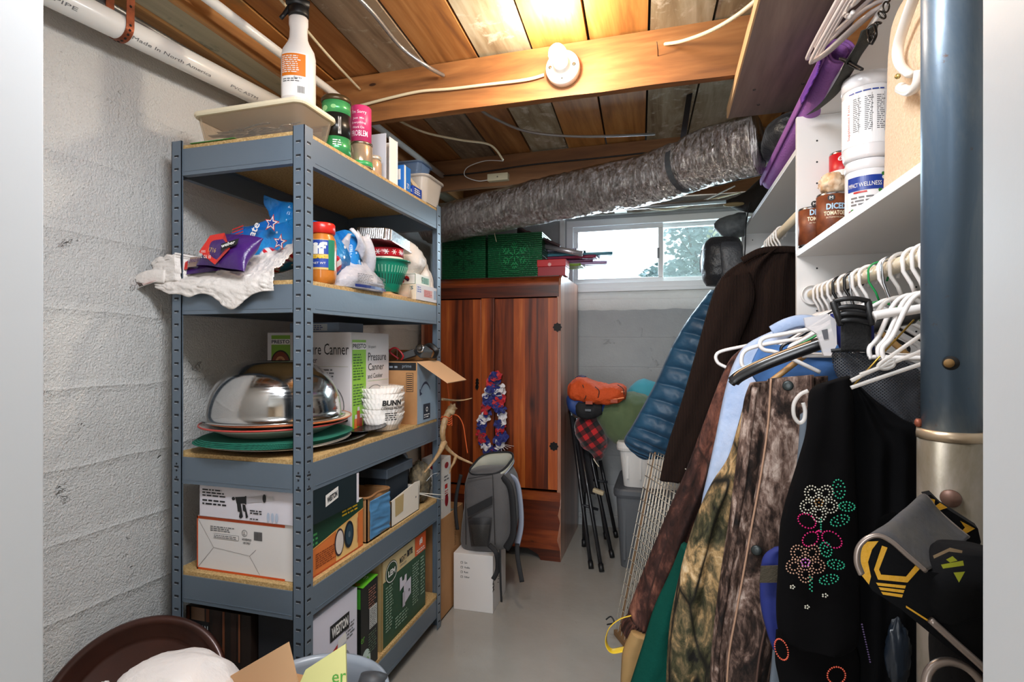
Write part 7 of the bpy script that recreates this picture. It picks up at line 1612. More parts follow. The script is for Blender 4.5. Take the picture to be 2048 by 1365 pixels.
for (xa_, xb_) in ((1666, 1682), (1736, 1743)): b.tube(spline([Y_(xa_, 604, 1.09), Y_((xa_ + xb_) / 2, 628, 1.085), Y_(xb_, 650, 1.09)], 5), .006, BLK, 10)
b.build('ladder_buckle', g)
# hangers
HW = M('#e6e1de', .3, coat=.3); HB = M('#121214', .3, coat=.4); HG = M('#138a44', .35); HC = clear('#f0ece8', .45, .1, 'clear_hanger_plastic')
def hanger(name, label, y, m, r=.0042, cx=.42, zr=1.38, hw=.20, dz=.0, twist=0, group=None, rx=.0):
    root = thing(name, label, 'hanger', (cx, y, zr - .16), group)
    def P(x, z): return Vector((cx + x * math.cos(twist), y + x * math.sin(twist), zr + z))
    b = MB(); hk = [P(.0195 * math.cos(a) , .0005 + .0195 * math.sin(a)) for a in [R(q) for q in range(-40, 181, 15)]]
    hk = [P(.013, -.020)] + hk[0:] + [P(-.018, -.020), P(-.006, -.042), P(0, -.06)]
    b.tube(hk, r * .85, m, 8); b.build('hook', root)
    b = MB(); b.tube(spline([P(0, -.062), P(-.03, -.075), P(-hw * .8, -.135), P(-hw, -.155), P(-hw * .98, -.172), P(-hw * .85, -.172), P(hw * .85, -.172), P(hw * .98, -.172), P(hw, -.155), P(hw * .8, -.135), P(.03, -.075)], 5, True), r, m, 8, closed=True); b.build('shoulder_frame', root)
    return root
HWD = lambda y: .07 if y < 1.2 else .15
GH = 'hangers crowded on the ribbed clothes rod'
hs = [(1.03, HW, 'white'), (1.065, HW, 'white'), (1.10, HW, 'white'), (1.155, HC, 'clear'), (1.21, HW, 'white'), (1.265, HG, 'green'), (1.32, HW, 'white'), (1.37, HW, 'white'), (1.42, HB, 'black'), (1.47, HW, 'white'), (1.515, HB, 'black'), (1.56, HW, 'white'), (1.61, HW, 'white'), (1.66, HW, 'white'), (1.70, HW, 'white')]
ordn = {('white', 0): 'first white tube hanger behind the steel post', ('white', 1): 'second white tube hanger from the steel post', ('white', 2): 'third white tube hanger from the steel post', ('clear', 0): 'clear hanger among white ones on the ribbed rod', ('white', 3): 'white hanger just nearer than the green hanger', ('green', 0): 'thin bright green hanger in middle of the ribbed rod', ('white', 4): 'white hanger just beyond the green hanger', ('white', 5): 'white hanger next to the nearer black hook on the rod', ('black', 0): 'nearer black hanger hook on the ribbed rod', ('white', 6): 'lone white hanger between the two black hooks', ('black', 1): 'farther black hanger hook on the ribbed rod', ('white', 7): 'fourth white hanger from the far rod end', ('white', 8): 'third white hanger from the far rod end', ('white', 9): 'second white hanger from the far rod end', ('white', 10): 'last white hanger at the far end of the ribbed rod'}
cnt = {}
for y, m, c in hs:
    k = cnt.get(c, 0); cnt[c] = k + 1
    hanger('clothes_hanger', ordn[(c, k)], y, m, .0042 if c != 'green' else .0025, twist=R(((k * 37) % 21) - 10), group=GH, hw=HWD(y))
for k in range(6):
    hanger('clothes_hanger', ['first', 'second', 'third', 'fourth', 'fifth', 'sixth'][k] + ' white hanger on the far rod above the dark sweater', 2.24 + .05 * k, HW, .004, zr=1.66, twist=R((k * 29) % 17 - 8), group='hangers on the far clothes rod', hw=.15)
# big black suit hanger holding the bark camo jacket
g = thing('suit_hanger', 'wide black moulded suit hanger carrying the bark camouflage jacket', 'hanger', Y_(1650, 700, 1.22))
b = MB(); p = spline([Y_(1463, 768, 1.235), Y_(1480, 752, 1.23), Y_(1530, 728, 1.215), Y_(1610, 698, 1.20), Y_(1700, 668, 1.19), Y_(1780, 645, 1.18), Y_(1846, 630, 1.17)], 8); N = len(p) - 1
b.tube(p, [(.013 if 2 < i < N - 2 else .008, .010) for i in range(N + 1)], HB, 12, flat=(0, 0, 1)); b.build('shoulder_bar', g)
b = MB(); b.tube([q + Vector((0, -.004, .011)) for q in p[3:26]], [(.002, .005)] * 23, M('#b08c64', .4), 8, flat=(0, 0, 1)); b.build('tan_top_edge', g)
b = MB(); b.tube([Vector((.4185 + .0195 * math.cos(a), 1.19, 1.3805 + .0195 * math.sin(a))) for a in [R(q) for q in range(-40, 181, 15)]] + [Vector((.402, 1.19, 1.35)), Vector((.415, 1.19, 1.31)), Vector((.415, 1.185, 1.268))], .0024, STEELM, 8); b.build('hook', g)
# white tube hangers poking out to the left
for k, (lb, y, pts) in enumerate((('white hanger tip poking out left above reddish camouflage jacket', 1.64, ((1452, 735), (1436, 726), (1432, 712), (1446, 702), (1500, 690), (1560, 672), (1640, 655), (1720, 640))),
    ('thick white hanger arm lying over the pale blue shirt', 1.40, ((1500, 742), (1484, 730), (1487, 706), (1510, 694), (1560, 684), (1620, 676), (1700, 668))),
    ('upper white hanger loop in front of the pale shirt collar', 1.34, ((1640, 745), (1560, 708), (1528, 700), (1520, 688), (1530, 676), (1570, 668), (1640, 655), (1700, 645))),
    ('broad white hanger arm running to the steel post under the rod', 1.06, ((1748, 632), (1780, 626), (1815, 622), (1850, 616))))):
    b = MB(); b.tube(spline([Y_(x, yy, y) for x, yy in pts], 8), .0048 if k < 3 else .008, HW, 10); tag(b.build('clothes_hanger'), lb, 'hanger')
g = thing('clear_clip', 'clear plastic size clip on the white hangers by black buckle', 'clip', Y_(1650, 710, 1.13))
b = MB(); P = [(1608, 636), (1655, 628), (1672, 640), (1674, 690), (1662, 712), (1648, 712), (1634, 668), (1612, 655)]; c0 = [Y_(x, y, 1.12) for x, y in P]; n = len(P)
b.add(c0 + [q + Vector((.003, .02, 0)) for q in c0], [tuple(range(n)), tuple(range(2 * n - 1, n - 1, -1))] + [(i, (i + 1) % n, n + (i + 1) % n, n + i) for i in range(n)], clear('#ece8e8', .55, .2, 'cloudy_plastic')); b.build('clip_body', g)
b = MB(); b.add([Y_(x, y, 1.1185) for x, y in ((1643, 661), (1655, 658), (1657, 678), (1648, 680))], [(0, 1, 2, 3)], M('#55555a', .5)); b.build('size_mark', g)
g = thing('trouser_hanger', 'clear plastic hanger with curled hook end holding black velvet', 'hanger', Y_(1700, 780, 1.0))
b = MB()
for q in (((1702, 762), (1740, 744), (1790, 724), (1850, 700)), ((1702, 776), (1760, 756), (1850, 726)), ((1720, 750), (1760, 735), (1784, 720), (1786, 732), (1768, 738), (1758, 730), (1800, 700), (1846, 668))): b.tube(spline([Y_(x, y, .995) for x, y in q], 6), .0032, HC, 8)
b.build('shoulder_frame', g)
b = MB(); b.tube(spline([Y_(x, y, .99) for x, y in ((1616, 782), (1600, 790), (1588, 808), (1588, 832), (1598, 846), (1608, 840), (1610, 822), (1606, 806))], 6), .0032, HC, 8); b.build('curled_end', g)
b = MB(); b.tube([Vector((.4185 + .0195 * math.cos(a), 1.0, 1.3805 + .0195 * math.sin(a))) for a in [R(q) for q in range(-40, 181, 15)]] + [Vector((.402, 1.0, 1.35)), Vector((.415, 1.0, 1.30)), Y_(1850, 700, .995)], .003, HC, 8); b.build('hook', g)
g = thing('wooden_hanger', 'wooden hanger inside the shoulders of the leafy camouflage jacket', 'hanger', Y_(1540, 800, 1.38)); b = MB(); b.tube([Vector((.4185 + .0195 * math.cos(a), 1.38, 1.3805 + .0195 * math.sin(a))) for a in [R(q) for q in range(-40, 181, 15)]] + [Vector((.402, 1.38, 1.35)), Vector((.41, 1.38, 1.27))], .0022, STEELM, 8); b.build('hook', g)
b = MB(); b.tube(spline([Y_(1500, 800, 1.38), Y_(1530, 772, 1.38), Vector((.41, 1.38, 1.27)), Vector((.52, 1.38, 1.2))], 6), [(.007, .01)] * 19, M('#a9814e', .45), 8, flat=(0, 0, 1)); b.build('shoulder_bar', g)
b = MB(); b.tube([Y_(1706, 772, 1.03), Y_(1828, 640, 1.06)], .0016, M('#b08c3c', .3, .8), 6); tag(b.build('gold_wire'), 'thin gold wire slanting across the mesh bag', 'wire')
cable('yellow_strap_loop', 'yellow webbing loop hanging beside khaki coat near the crate', [(0, 0, 0)] * 2, .001, HW) if False else None
g = thing('webbing_loop', 'bright yellow webbing loop sticking out by the camouflage cuff', 'strap', Y_(1232, 1308, 1.62))
b = MB(); p = spline([Y_(1262, 1232, 1.62), Y_(1238, 1240, 1.61), Y_(1218, 1258, 1.6), Y_(1212, 1284, 1.6), Y_(1222, 1302, 1.6), Y_(1244, 1300, 1.61), Y_(1262, 1296, 1.62)], 8); b.tube(p, [(.011, .0015)] * len(p), YEL, 8, flat=(.3, -.8, .4)); b.build('webbing', g)
b = MB(); b.blob(Y_(1795, 1310, 1.03), (.018, .010, .055), M('#141c26', .35), .25, 4, 2, 30); tag(b.build('shiny_sleeve'), 'glossy dark blue fabric lump low beside the steel post', 'sleeve')

# ================================================================== things on the organizer shelves
zc = ZL1 + .001
def can(name, label, x, y, z, r, h, m, fn, rz=R(-150), group=None):
    root = thing(name, label, 'can', (x, y, z), group); T = TR(x, y, z)
    b = MB(); b.lathe([(r * .97, 0), (r, .003), (r, h - .003), (r * .97, h), (r * .93, h), (r * .92, h - .003), (.001, h - .003)], STEELM, T, 40); b.build('can_body', root)
    b = MB(); b.lathe([(r + .0004, .005), (r + .0004, h - .006)], m, T, 40); b.build('paper_label', root)
    b = MB(); fn(Art(b, cyl(T, r + .0006, 0, rz))); b.build('printed_artwork', root); return root
WOODL = M('#5c2c18', .5, var=(30, '#8a4a28')); 
def tom(a):
    a.text('DICED', .018, .086, .050, .017, M('#a8c8e0', .4), 2, bold=.04); a.text('TOMATOES', .012, .070, .056, .012, M('#e8d8b8', .4), 2, bold=.03); a.text('IN TOMATO JUICE', .018, .061, .045, .005, M('#e8d8b8', .4), 2)
    a.disc(.068, .030, .028, .030, M('#c8c0b8', .4), 1); a.disc(.068, .030, .025, .027, M('#b4161a', .35), 2)
    for k in range(7): a.rect(.054 + .008 * (k % 3), .018 + .009 * (k // 3), .060 + .008 * (k % 3), .025 + .009 * (k // 3), M('#d8402c', .35), 3)
    a.poly([(.022, .0), (.045, .004), (.05, .03), (.032, .02)], M('#3a78b4', .4), 1.5); a.disc(.030, .118, .009, .009, INK, 1); a.text('M', .026, .114, .008, .008, WHT, 2); a.rect(.078, .104, .090, .122, WHT, 2)
can('tomato_can', 'brown-labelled diced tomato can under the torn package', .445, 1.69, zc, .038, .135, WOODL, tom)
can('tomato_can', 'half-hidden tomato can next to the white side panel', .408, 1.748, zc, .034, .112, WOODL, tom, R(-140))
can('soup_can', 'red and white soup can standing behind the torn package', .50, 1.735, zc + .001, .033, .10, M('#c01820', .4), lambda a: (a.text('ells', .014, .070, .04, .02, WHT, 2, slant=.2), a.rect(-.02, .0, .10, .045, WHT, 1, 16)))
bpy.data.objects['soup_can'].location = (.487, 1.745, zc + .166); 
b = MB(); b.lathe([(.032, 0), (.032, .163), (.031, .165), (.001, .165)], M('#c9b49a', .5), TR(.492, 1.752, zc), 32); tag(b.build('plain_can'), 'plain tan can supporting the red soup can', 'can')
b = MB(); b.blob((.447, 1.69, zc + .165), (.033, .034, .030), M('#d9a878', .45, var=(30, '#efe0c8'), bump=(30, .7)), .22, 3, 6, 36, flat=.026, sharp=True); tag(b.build('torn_package'), 'torn cream and orange food package on top of tomato can', 'package')
def tubj(name, label, x, y, z, r, h, fn, lab=True, rz=R(-150)):
    root = thing(name, label, 'tub', (x, y, z)); T = TR(x, y, z); WP = M('#ece9ea', .25, coat=.4)
    b = MB(); b.lathe([(r * .9, 0), (r * .96, .008), (r * .97, .014), (r, .018), (r, h * .80), (r * .96, h * .84)], WP, T, 48); b.build('tub_body', root)
    b = MB(); b.lathe([(r * .98, h * .83), (r * 1.02, h * .835), (r * 1.02, h * .95), (r * .98, h * .99), (r * .9, h), (.001, h)], WP, T, 48); b.build('lid', root)
    b = MB(); fn(Art(b, cyl(T, r + .0004, 0, rz))); b.build('printed_label', root)
def well(a):
    a.rect(-.01, .075, .075, .108, M('#1c3a90', .35), 1, 20); a.text('IMPACT', -.006, .083, .022, .010, WHT, 3); a.text('WELLNESS', .018, .083, .045, .010, WHT, 3); a.rect(.006, .069, .034, .073, REDI, 2, 6); a.fine(.0, .040, .055, .064, 3, INKGREY, 2, 3)
    rg = random.Random(2)
    for k in range(60):
        x = rg.uniform(-.005, .095); y = rg.uniform(.016, .030) if x < .06 else rg.uniform(.016, .11)
        a.disc(x, y, .0045, .0045, [REDI, M('#c8501c', .4), M('#3a7a34', .5), M('#7a1c4c', .5), WHT][k % 5], 1.5 + .02 * k, 8)
def supp(a):
    a.rect(-.03, .03, .09, .15, M('#f2f0f0', .4), .5, 20); a.text('Supplement Facts', .004, .045, .085, .008, REDI, 2, rot=R(90)); 
    for q in range(3): a.rect(.022 + .026 * q, .055, .0225 + .026 * q, .145, INK, 2)
    for q in range(4): a.fine(.010 + .024 * q, .060, .028 + .024 * q, .140, 18, INKGREY, 1, 3 + q)
    a.fine(.0, .150, .09, .156, 1, BLUEI, 2, 5)
tubj('supplement_tub', 'white wellness supplement tub with blue band on can shelf', .462, 1.465, zc, .0465, .150, well)
tubj('supplement_tub', 'larger white tub with supplement facts panel stacked on the blue-banded tub', .462, 1.465, zc + .151, .053, .200, supp)
# beige bag-like carrier with a white handle
CORD = M('#cfae88', .9, bump=(160, .8), var=(200, '#e0c4a4'), sheen=.2)
g = thing('beige_carrier', 'tall beige textured carrier with white plastic handle behind the steel post', 'carrier', (.47, 1.22, zc))
b = MB(); sections(b, [(Vector((.46, 1.115, zc)), Vector((.062, 0, 0)), Vector((0, .105, 0))), (Vector((.46, 1.115, zc + .12)), Vector((.06, 0, 0)), Vector((0, .10, 0))), (Vector((.46, 1.11, zc + .30)), Vector((.056, 0, 0)), Vector((0, .092, 0))), (Vector((.465, 1.11, zc + .36)), Vector((.04, 0, 0)), Vector((0, .08, 0)))], CORD, crumple=.002, p=4); b.build('carrier_body', g)
b = MB(); HX = .385
b.tube(spline([X_(1822, 150, HX), X_(1800, 130, HX), X_(1796, 95, HX), X_(1812, 40, HX), X_(1832, -15, HX)], 6), [(.009, .005)] * 25, M('#e9e0d6', .35, coat=.3), 10, flat=(1, 0, 0)); b.tube(spline([X_(1800, 175, HX), X_(1818, 182, HX), X_(1834, 170, HX), X_(1840, 140, HX)], 6), [(.009, .008)] * 19, M('#e9e0d6', .35, coat=.3), 10); b.build('handle', g)
b = MB(); b.lathe([(.0045, 0), (.004, .004), (.001, .0045)], M('#b8a060', .3, .7), axisT(X_(1797, 153, HX - .012), (-1, -.6, 0)), 12); b.build('bolt', g)
b = MB(); b.blob((.53, 1.10, zc + .26), (.03, .03, .05), M('#a01818', .35), .1, 3, 2, 20); tag(b.build('red_bottle'), 'small red item peeking between the carrier handle and post', 'bottle')
b = MB(); b.lathe([(.03, 0), (.032, .01), (.032, .2), (.001, .205)], WHT, TR(.53, 1.10, zc), 24); tag(b.build('white_bottle'), 'white bottle half hidden between beige carrier and post', 'bottle')

# things on the top shelves at the right
zt1 = ZT1 + .001
def mat_yoga():
    m, t, p = newmat('ribbed_purple_mat'); v = t.coord(); n = t.wave(v, 60, 1.0, 'Z'); t.link(t.ramp(n, [(.3, '#5a2a94'), (.8, '#8a4fc0')]), p.inputs['Base Color']); p.inputs['Roughness'].default_value = .7; t.link(t.bump(n, .6, .003), p.inputs['Normal']); return m
YOG = mat_yoga(); YOGP = M('#9a62ac', .75, bump=(120, .6))
ym = thing('yoga_mat', 'rolled purple yoga mat along the front edge of the top shelves', 'yoga mat', (.41, 1.9, 1.86))
a0 = Vector((.43, 1.56, 1.985)); a1 = Vector((.395, 2.30, 1.873)); T = axisT(a0, a1 - a0); L = (a1 - a0).length
b = MB()
def roll(u, v): an = -R(200) + 2 * PI * 2.6 * u; r = .040 - .022 * u; return T @ Vector((r * math.cos(an), r * math.sin(an), L * v))
b.grid(roll, 110, 24, YOGP); b.build('rolled_mat', ym, solid=.004)
b = MB(); b.grid(lambda u, v: T @ Vector((-.040 - .016 * u, -.004 + .05 * u, .005 + (.19 - .05 * u) * v)), 10, 16, YOG); b.build('loose_end', ym, solid=.004)
WEB = M('#34342e', .8, bump=(300, .6))
st_ = thing('shoulder_strap', 'black webbing strap with slide buckle hanging off the top shelf', 'strap', (.40, 1.4, 1.95))
SX = .405
b = MB(); p = spline([X_(1625, 225, SX), X_(1660, 195, SX), X_(1690, 150, SX), X_(1705, 120, SX), X_(1728, 85, SX), X_(1740, 55, SX)], 8); b.tube(p, [(.018, .0012)] * len(p), WEB, 8, flat=(.9, -.2, .3)); b.build('webbing', st_)
b = MB(); c0 = X_(1688, 122, SX - .008); c1 = X_(1718, 142, SX - .008)
for d in (-.012, 0, .012): b.bar(X_(1684, 118, SX - .006) + Vector((0, d, d * .6)), X_(1720, 138, SX - .006) + Vector((0, d, d * .6)), .008, .006, BLK)
b.build('slide_buckle', st_, bevel=.002)
ch = thing('metal_clasp', 'black metal swivel clasp and chain links on the strap end', 'clasp', X_(1748, 60, .40)); b = MB()
for k, (x, y) in enumerate(((1742, 78), (1750, 62), (1756, 46), (1764, 30), (1772, 14), (1780, -2))):
    c = X_(x, y, .398); d = Matrix.Rotation(k * PI / 2, 3, Vector((0, .5, 1)).normalized())
    b.tube([c + d @ Vector((.005 * math.cos(a), 0, .010 * math.sin(a))) for a in [2 * PI * q / 14 for q in range(14)]], .0018, M('#2a2622', .3, .8), 6, closed=True)
b.build('chain_link', ch)
b = MB(); b.tube(spline([X_(1740, 80, .397), X_(1736, 60, .397), X_(1748, 50, .397), X_(1752, 70, .397), X_(1744, 88, .397)], 6), .0028, M('#1c1a18', .3, .7), 8); b.build('swivel_hook', ch)
for k in range(6):
    r = thing('spare_hanger', ['bottom', 'second lowest', 'third lowest', 'third highest', 'second highest', 'top'][k] + ' white hanger in the bundle lying on the top shelf', 'hanger', (.42, 1.3, zt1 + .008 * k), 'spare hangers on the top shelf')
    x = .395 + .012 * (k % 3); z = zt1 + .006 + .0095 * k; b = MB(); dy = .012 * ((k * 5) % 4)
    b.tube(spline([(x - .03, 1.02 + dy, z), (x - .045, 1.46 + dy, z + .001), (x - .03, 1.50 + dy, z + .001), (x + .03, 1.32 + dy, z), (x + .10, 1.27 + dy, z), (x + .03, 1.20 + dy, z), (x - .01, 1.02 + dy, z), (x - .02, 1.0 + dy, z)], 6, True), .0046, M('#e9dedb', .35, coat=.3) if k != 5 else M('#b4bcd8', .35), 8, closed=True); b.build('shoulder_frame', r)
    b = MB(); b.tube(spline([(x + .10, 1.27 + dy, z), (x + .13, 1.27 + dy, z), (x + .15, 1.25 + dy, z), (x + .165, 1.27 + dy, z), (x + .15, 1.285 + dy, z)], 5), .0035, M('#e9dedb', .35), 8); b.build('hook', r)
r = thing('spare_hanger', 'white hanger hooks curling down by the overhead plank', 'hanger', X_(1700, 20, .38)); b = MB()
for k in range(2): b.tube(spline([X_(1740 - 10 * k, -14, .385), X_(1710, 2 + 4 * k, .38), X_(1696, 14 + 3 * k, .38), X_(1690, 26 + 3 * k, .38), X_(1700, 32 + 2 * k, .38), X_(1706, 24, .38)], 6), .0048, HW, 8)
b.build('hook', r)
# black stuff sacks
SACK = M('#1d1e21', .45, bump=(14, .7, .02), sheen=.1); SACKG = M('#3a3c40', .5, bump=(14, .6, .02))
b = MB(); r = thing('stuff_sack', 'black nylon stuff sack on the purple mat beside the duct end', 'bag', (.5, 2.3, ZT2 + .001))
sections(b, [(Vector((.435, 2.14, 1.918)), Vector((.05, 0, 0)), Vector((0, .10, 0))), (Vector((.425, 2.14, 1.945)), Vector((.085, 0, 0)), Vector((0, .14, 0))), (Vector((.425, 2.13, 2.0)), Vector((.085, 0, 0)), Vector((0, .14, 0))), (Vector((.43, 2.13, 2.035)), Vector((.05, 0, 0)), Vector((0, .09, 0)))], SACK, crumple=.012, seed=3); b.build('sack_body', r)
r = thing('compression_sack', 'black sleeping bag roll hanging in front of the right window pane', 'bag', Y_(1440, 575, 2.75)); b = MB()
sections(b, [psec(1412, 1470, 572, 2.78, .05), psec(1404, 1482, 555, 2.78, .09), psec(1401, 1485, 525, 2.78, .10), psec(1404, 1485, 495, 2.78, .09), psec(1418, 1478, 478, 2.78, .06)], SACK, crumple=.006, freq=8, p=2.5); b.build('sack_body', r)
b = MB(); sections(b, [psec(1440, 1470, 566, 2.68, .01), psec(1444, 1484, 540, 2.675, .02), psec(1440, 1484, 500, 2.68, .02), psec(1444, 1476, 484, 2.69, .01)], SACKG, crumple=.003, p=2.5); b.build('grey_end_panel', r)
b = MB(); b.tube(spline([Y_(1404, 500, 2.68), Y_(1400, 520, 2.68), Y_(1401, 545, 2.68)], 5), .0025, BLK, 6); b.tube(spline([Y_(1484, 560, 2.70), Y_(1490, 500, 2.70), Y_(1492, 450, 2.72), Y_(1500, 405, 2.75)], 6), .003, BLK, 6); b.build('drawcord', r)
r = thing('grey_sack', 'small grey patterned sack jutting from the end of the far shelf', 'bag', Y_(1465, 465, 2.85)); b = MB()
sections(b, [vsec(1428, 448, 456, 2.88, .01), vsec(1440, 438, 468, 2.88, .03), vsec(1462, 430, 478, 2.88, .05), vsec(1490, 425, 472, 2.88, .05)], M('#6c7274', .5, var=(12, '#2c2e30'), bump=(20, .6)), crumple=.006); b.build('sack_body', r)
r = thing('dark_coat', 'dark coat sleeves tossed at the end of the far top shelf', 'coat', Y_(1510, 420, 2.75)); b = MB()
sections(b, [vsec(1452, 400, 410, 2.85, .01), vsec(1475, 392, 418, 2.85, .04), vsec(1505, 372, 425, 2.82, .06), vsec(1530, 345, 400, 2.8, .05), vsec(1540, 330, 370, 2.8, .02)], M('#2a241e', .8, bump=(20, .5)), crumple=.008); b.build('coat_body', r)
b = MB(); b.blob(Y_(1468, 409, 2.80), (.05, .02, .010), M('#a8946a', .7), .1, 3, 2, 20); b.build('tan_cuff', r)

# ================================================================== foreground
# black and yellow padded bag at the lower right corner
g = thing('golf_bag', 'black and yellow padded bag with silver piping in front of the steel post', 'bag', (.25, .66, 0))
YL = M('#c08c0c', .6, bump=(160, .4)); TOPG = M('#45413c', .85, var=(18, '#3c3c42'), bump=(60, .4)); BKF = M('#08080a', .9, spec=.15, bump=(60, .3)); SIL = M('#8f827a', .35, .7)
F = [(1722, 1150), (1713, 1125), (1716, 1097), (1733, 1078), (1757, 1072), (1783, 1084), (1815, 1112), (1852, 1143)]
Bk = [(1815, 1052), (1822, 1025), (1834, 1003), (1846, 992), (1857, 1000), (1872, 1020), (1900, 1046), (1936, 1076)]
f3 = spline([Y_(x, y, .60) for x, y in F], 5); b3 = spline([Y_(x, y, .70) for x, y in Bk], 5)
b = MB(); n = len(f3); M_ = 10
vs = []
for j in range(M_):
    q = j / (M_ - 1)
    for i in range(n): vs.append(f3[i].lerp(b3[i], q) + Vector((0, 0, -.003 * math.sin(PI * q) + .0012 * noise.noise(f3[i] * 60 + Vector((0, j, 0))))))
b.add(vs, [(j * n + i, j * n + i + 1, (j + 1) * n + i + 1, (j + 1) * n + i) for j in range(M_ - 1) for i in range(n - 1)], TOPG, True); b.build('top_panel', g, solid=.004)
for l_, s_ in ((f3, 'front'), (b3, 'rear')):
    b = MB(); b.tube(l_, .0024, SIL, 8); b.build('silver_piping', g)
# body below
FRT = F + [(1900, 1150), (1950, 1200), (1985, 1290), (1995, 1372), (1900, 1300), (1800, 1218), (1745, 1182)]
c0 = [Y_(x, y, .603) for x, y in FRT]; c1 = [Y_(x + 0, y, .603) + Vector((.045, .09, 0)) for x, y in FRT]; n = len(FRT); b = MB()
b.add(c0 + c1, [tuple(range(n)), tuple(range(2 * n - 1, n - 1, -1))] + [(i, (i + 1) % n, n + (i + 1) % n, n + i) for i in range(7, n)], BKF); b.build('side_panel', g)
b = MB(); sections(b, [(Vector((.36, .66, .02)), Vector((.055, .02, 0)), Vector((-.02, .07, 0))), (Vector((.355, .66, .4)), Vector((.06, .02, 0)), Vector((-.02, .08, 0))), (Vector((.345, .655, .80)), Vector((.062, .02, 0)), Vector((-.02, .085, 0))), (Vector((.335, .655, .93)), Vector((.05, .02, 0)), Vector((-.02, .08, 0))), (Vector((.325, .655, 1.0)), Vector((.03, .02, 0)), Vector((-.02, .05, 0)))], BKF, crumple=.004); b.build('bag_body', g)
b = MB(); A = Art(b, lambda x, y, e=1: Y_(x, y, .6025 - .0006 * e))
A.poly([(1722, 1150), (1714, 1122), (1718, 1100), (1735, 1084), (1757, 1083), (1744, 1100), (1736, 1125), (1742, 1154), (1738, 1170)], YL, 1)
A.poly([(1764, 1092), (1775, 1096), (1758, 1140), (1762, 1150), (1812, 1154), (1832, 1130), (1840, 1138), (1815, 1166), (1756, 1160), (1748, 1140)], YL, 1)
for k in range(3): A.poly([(1752 + 5 * k, 1166 + 9 * k), (1812 - 3 * k, 1172 + 9 * k), (1810 - 3 * k, 1178 + 9 * k), (1756 + 5 * k, 1172 + 9 * k)], YL, 1)
A.poly([(1812, 1212), (1862, 1244), (1862, 1248), (1812, 1216)], YL, 1)
b.build('yellow_panels', g)
b = MB(); A = Art(b, lambda x, y, e=1: Y_(x, y, .705 - .0006 * e) if e < 5 else Y_(x, y, .59)); A.poly([(1856, 996), (1870, 1000), (1868, 1016), (1860, 1012)], YL, 1); A.poly([(1866, 1016), (1880, 1006), (1895, 1016), (1872, 1024)], YL, 1); A.poly([(1920, 1042), (1950, 1058), (1925, 1072), (1918, 1068), (1930, 1056)], YL, 1)
b.build('rear_yellow_mark', g)
c0 = [Y_(x, y, .712) for x, y in ((1846, 993), (1862, 990), (1884, 1012), (1922, 1036), (1956, 1058), (1962, 1085), (1950, 1120), (1900, 1110), (1870, 1030))]; n = len(c0); b = MB(); b.add(c0 + [q + Vector((.006, .02, 0)) for q in c0], [tuple(range(n)), tuple(range(2 * n - 1, n - 1, -1))] + [(i, (i + 1) % n, n + (i + 1) % n, n + i) for i in range(n)], BKF); b.build('rear_panel', g)
b = MB(); A = Art(b, lambda x, y, e=1: Y_(x, y, .590 - .0006 * e)); LM = M('#9aa01c', .6)
A.poly([(1882, 1130), (1926, 1122), (1928, 1132), (1886, 1138)], LM, 1); A.poly([(1892, 1120), (1905, 1113), (1915, 1122), (1900, 1126)], LM, 1); A.poly([(1907, 1146), (1930, 1144), (1918, 1166)], LM, 1); A.poly([(1866, 1112), (1900, 1096), (1925, 1102), (1924, 1107), (1898, 1104), (1868, 1118)], M('#8a7458', .5), 1)
b.build('logo_patch', g)
b = MB(); sections(b, [(Y_(1880, 1230, .62), Vector((.012, 0, 0)), Vector((0, .02, 0))), (Y_(1905, 1190, .625), Vector((.038, 0, 0)), Vector((0, .028, 0))), (Y_(1925, 1140, .625), Vector((.040, 0, 0)), Vector((0, .028, 0))), (Y_(1930, 1095, .63), Vector((.022, 0, 0)), Vector((0, .02, 0)))], BKF, crumple=.002, p=2.4); b.build('collar_pad', g)
b = MB(); b.tube(spline([Y_(1860, 1240, .60), Y_(1915, 1290, .598), Y_(1960, 1330, .596), Y_(1992, 1362, .595)], 6), .0034, SIL, 8); b.build('silver_piping', g)
b = MB(); sections(b, [(Vector((.232, .37, .05)), Vector((.03, 0, 0)), Vector((0, .04, 0))), (Vector((.232, .37, .5)), Vector((.03, 0, 0)), Vector((0, .04, 0))), (Vector((.232, .36, .93)), Vector((.03, 0, 0)), Vector((0, .04, 0))), (Vector((.24, .36, .985)), Vector((.02, 0, 0)), Vector((0, .02, 0)))], M('#1c1a20', .8), crumple=.004) ; 
r = thing('chrome_ring', 'round chrome ring low in front of the steel post', 'ring', Y_(1915, 1370, .64)); b = MB(); c = Y_(1912, 1385, .60)
b.tube([c + Vector((.024 * math.cos(a), .008 * math.sin(a), .024 * math.sin(a))) for a in [2 * PI * k / 40 for k in range(40)]], .004, SIL, 10, closed=True); b.build('ring', r)

# bottom left: brown lid, rubbish bag, grey bin with flaps
r = thing('round_brown_tray', 'big round brown ribbed tray leaning against the left wall', 'tray', (-1.25, 1.02, 0)); BRT = M('#36180e', .35, .3, var=(8, '#461f12'), coat=.3)
T = axisT((-1.265, 1.02, .325), (.42, -.62, .62)); b = MB()
b.lathe([(.001, 0), (.150, 0), (.158, .004), (.162, .012), (.170, .014), (.174, .024), (.184, .027), (.186, .034), (.200, .036), (.206, .030), (.206, .020), (.202, .020), (.198, .028), (.180, .020), (.168, .004), (.155, -.006), (.001, -.006)], BRT, T, 96); b.build('tray_body', r)
r = thing('laundry_hamper', 'tall wire hamper holding the white rubbish bag, below the frame edge', 'hamper', (-1.0, .86, 0)) if False else None
r = thing('rubbish_bag', 'white plastic rubbish bag tied and slumped in the bottom left foreground', 'bag', (-1.02, .87, 0)); b = MB()
WB = M('#e3ddda', .3, bump=(26, .5, .012)); 
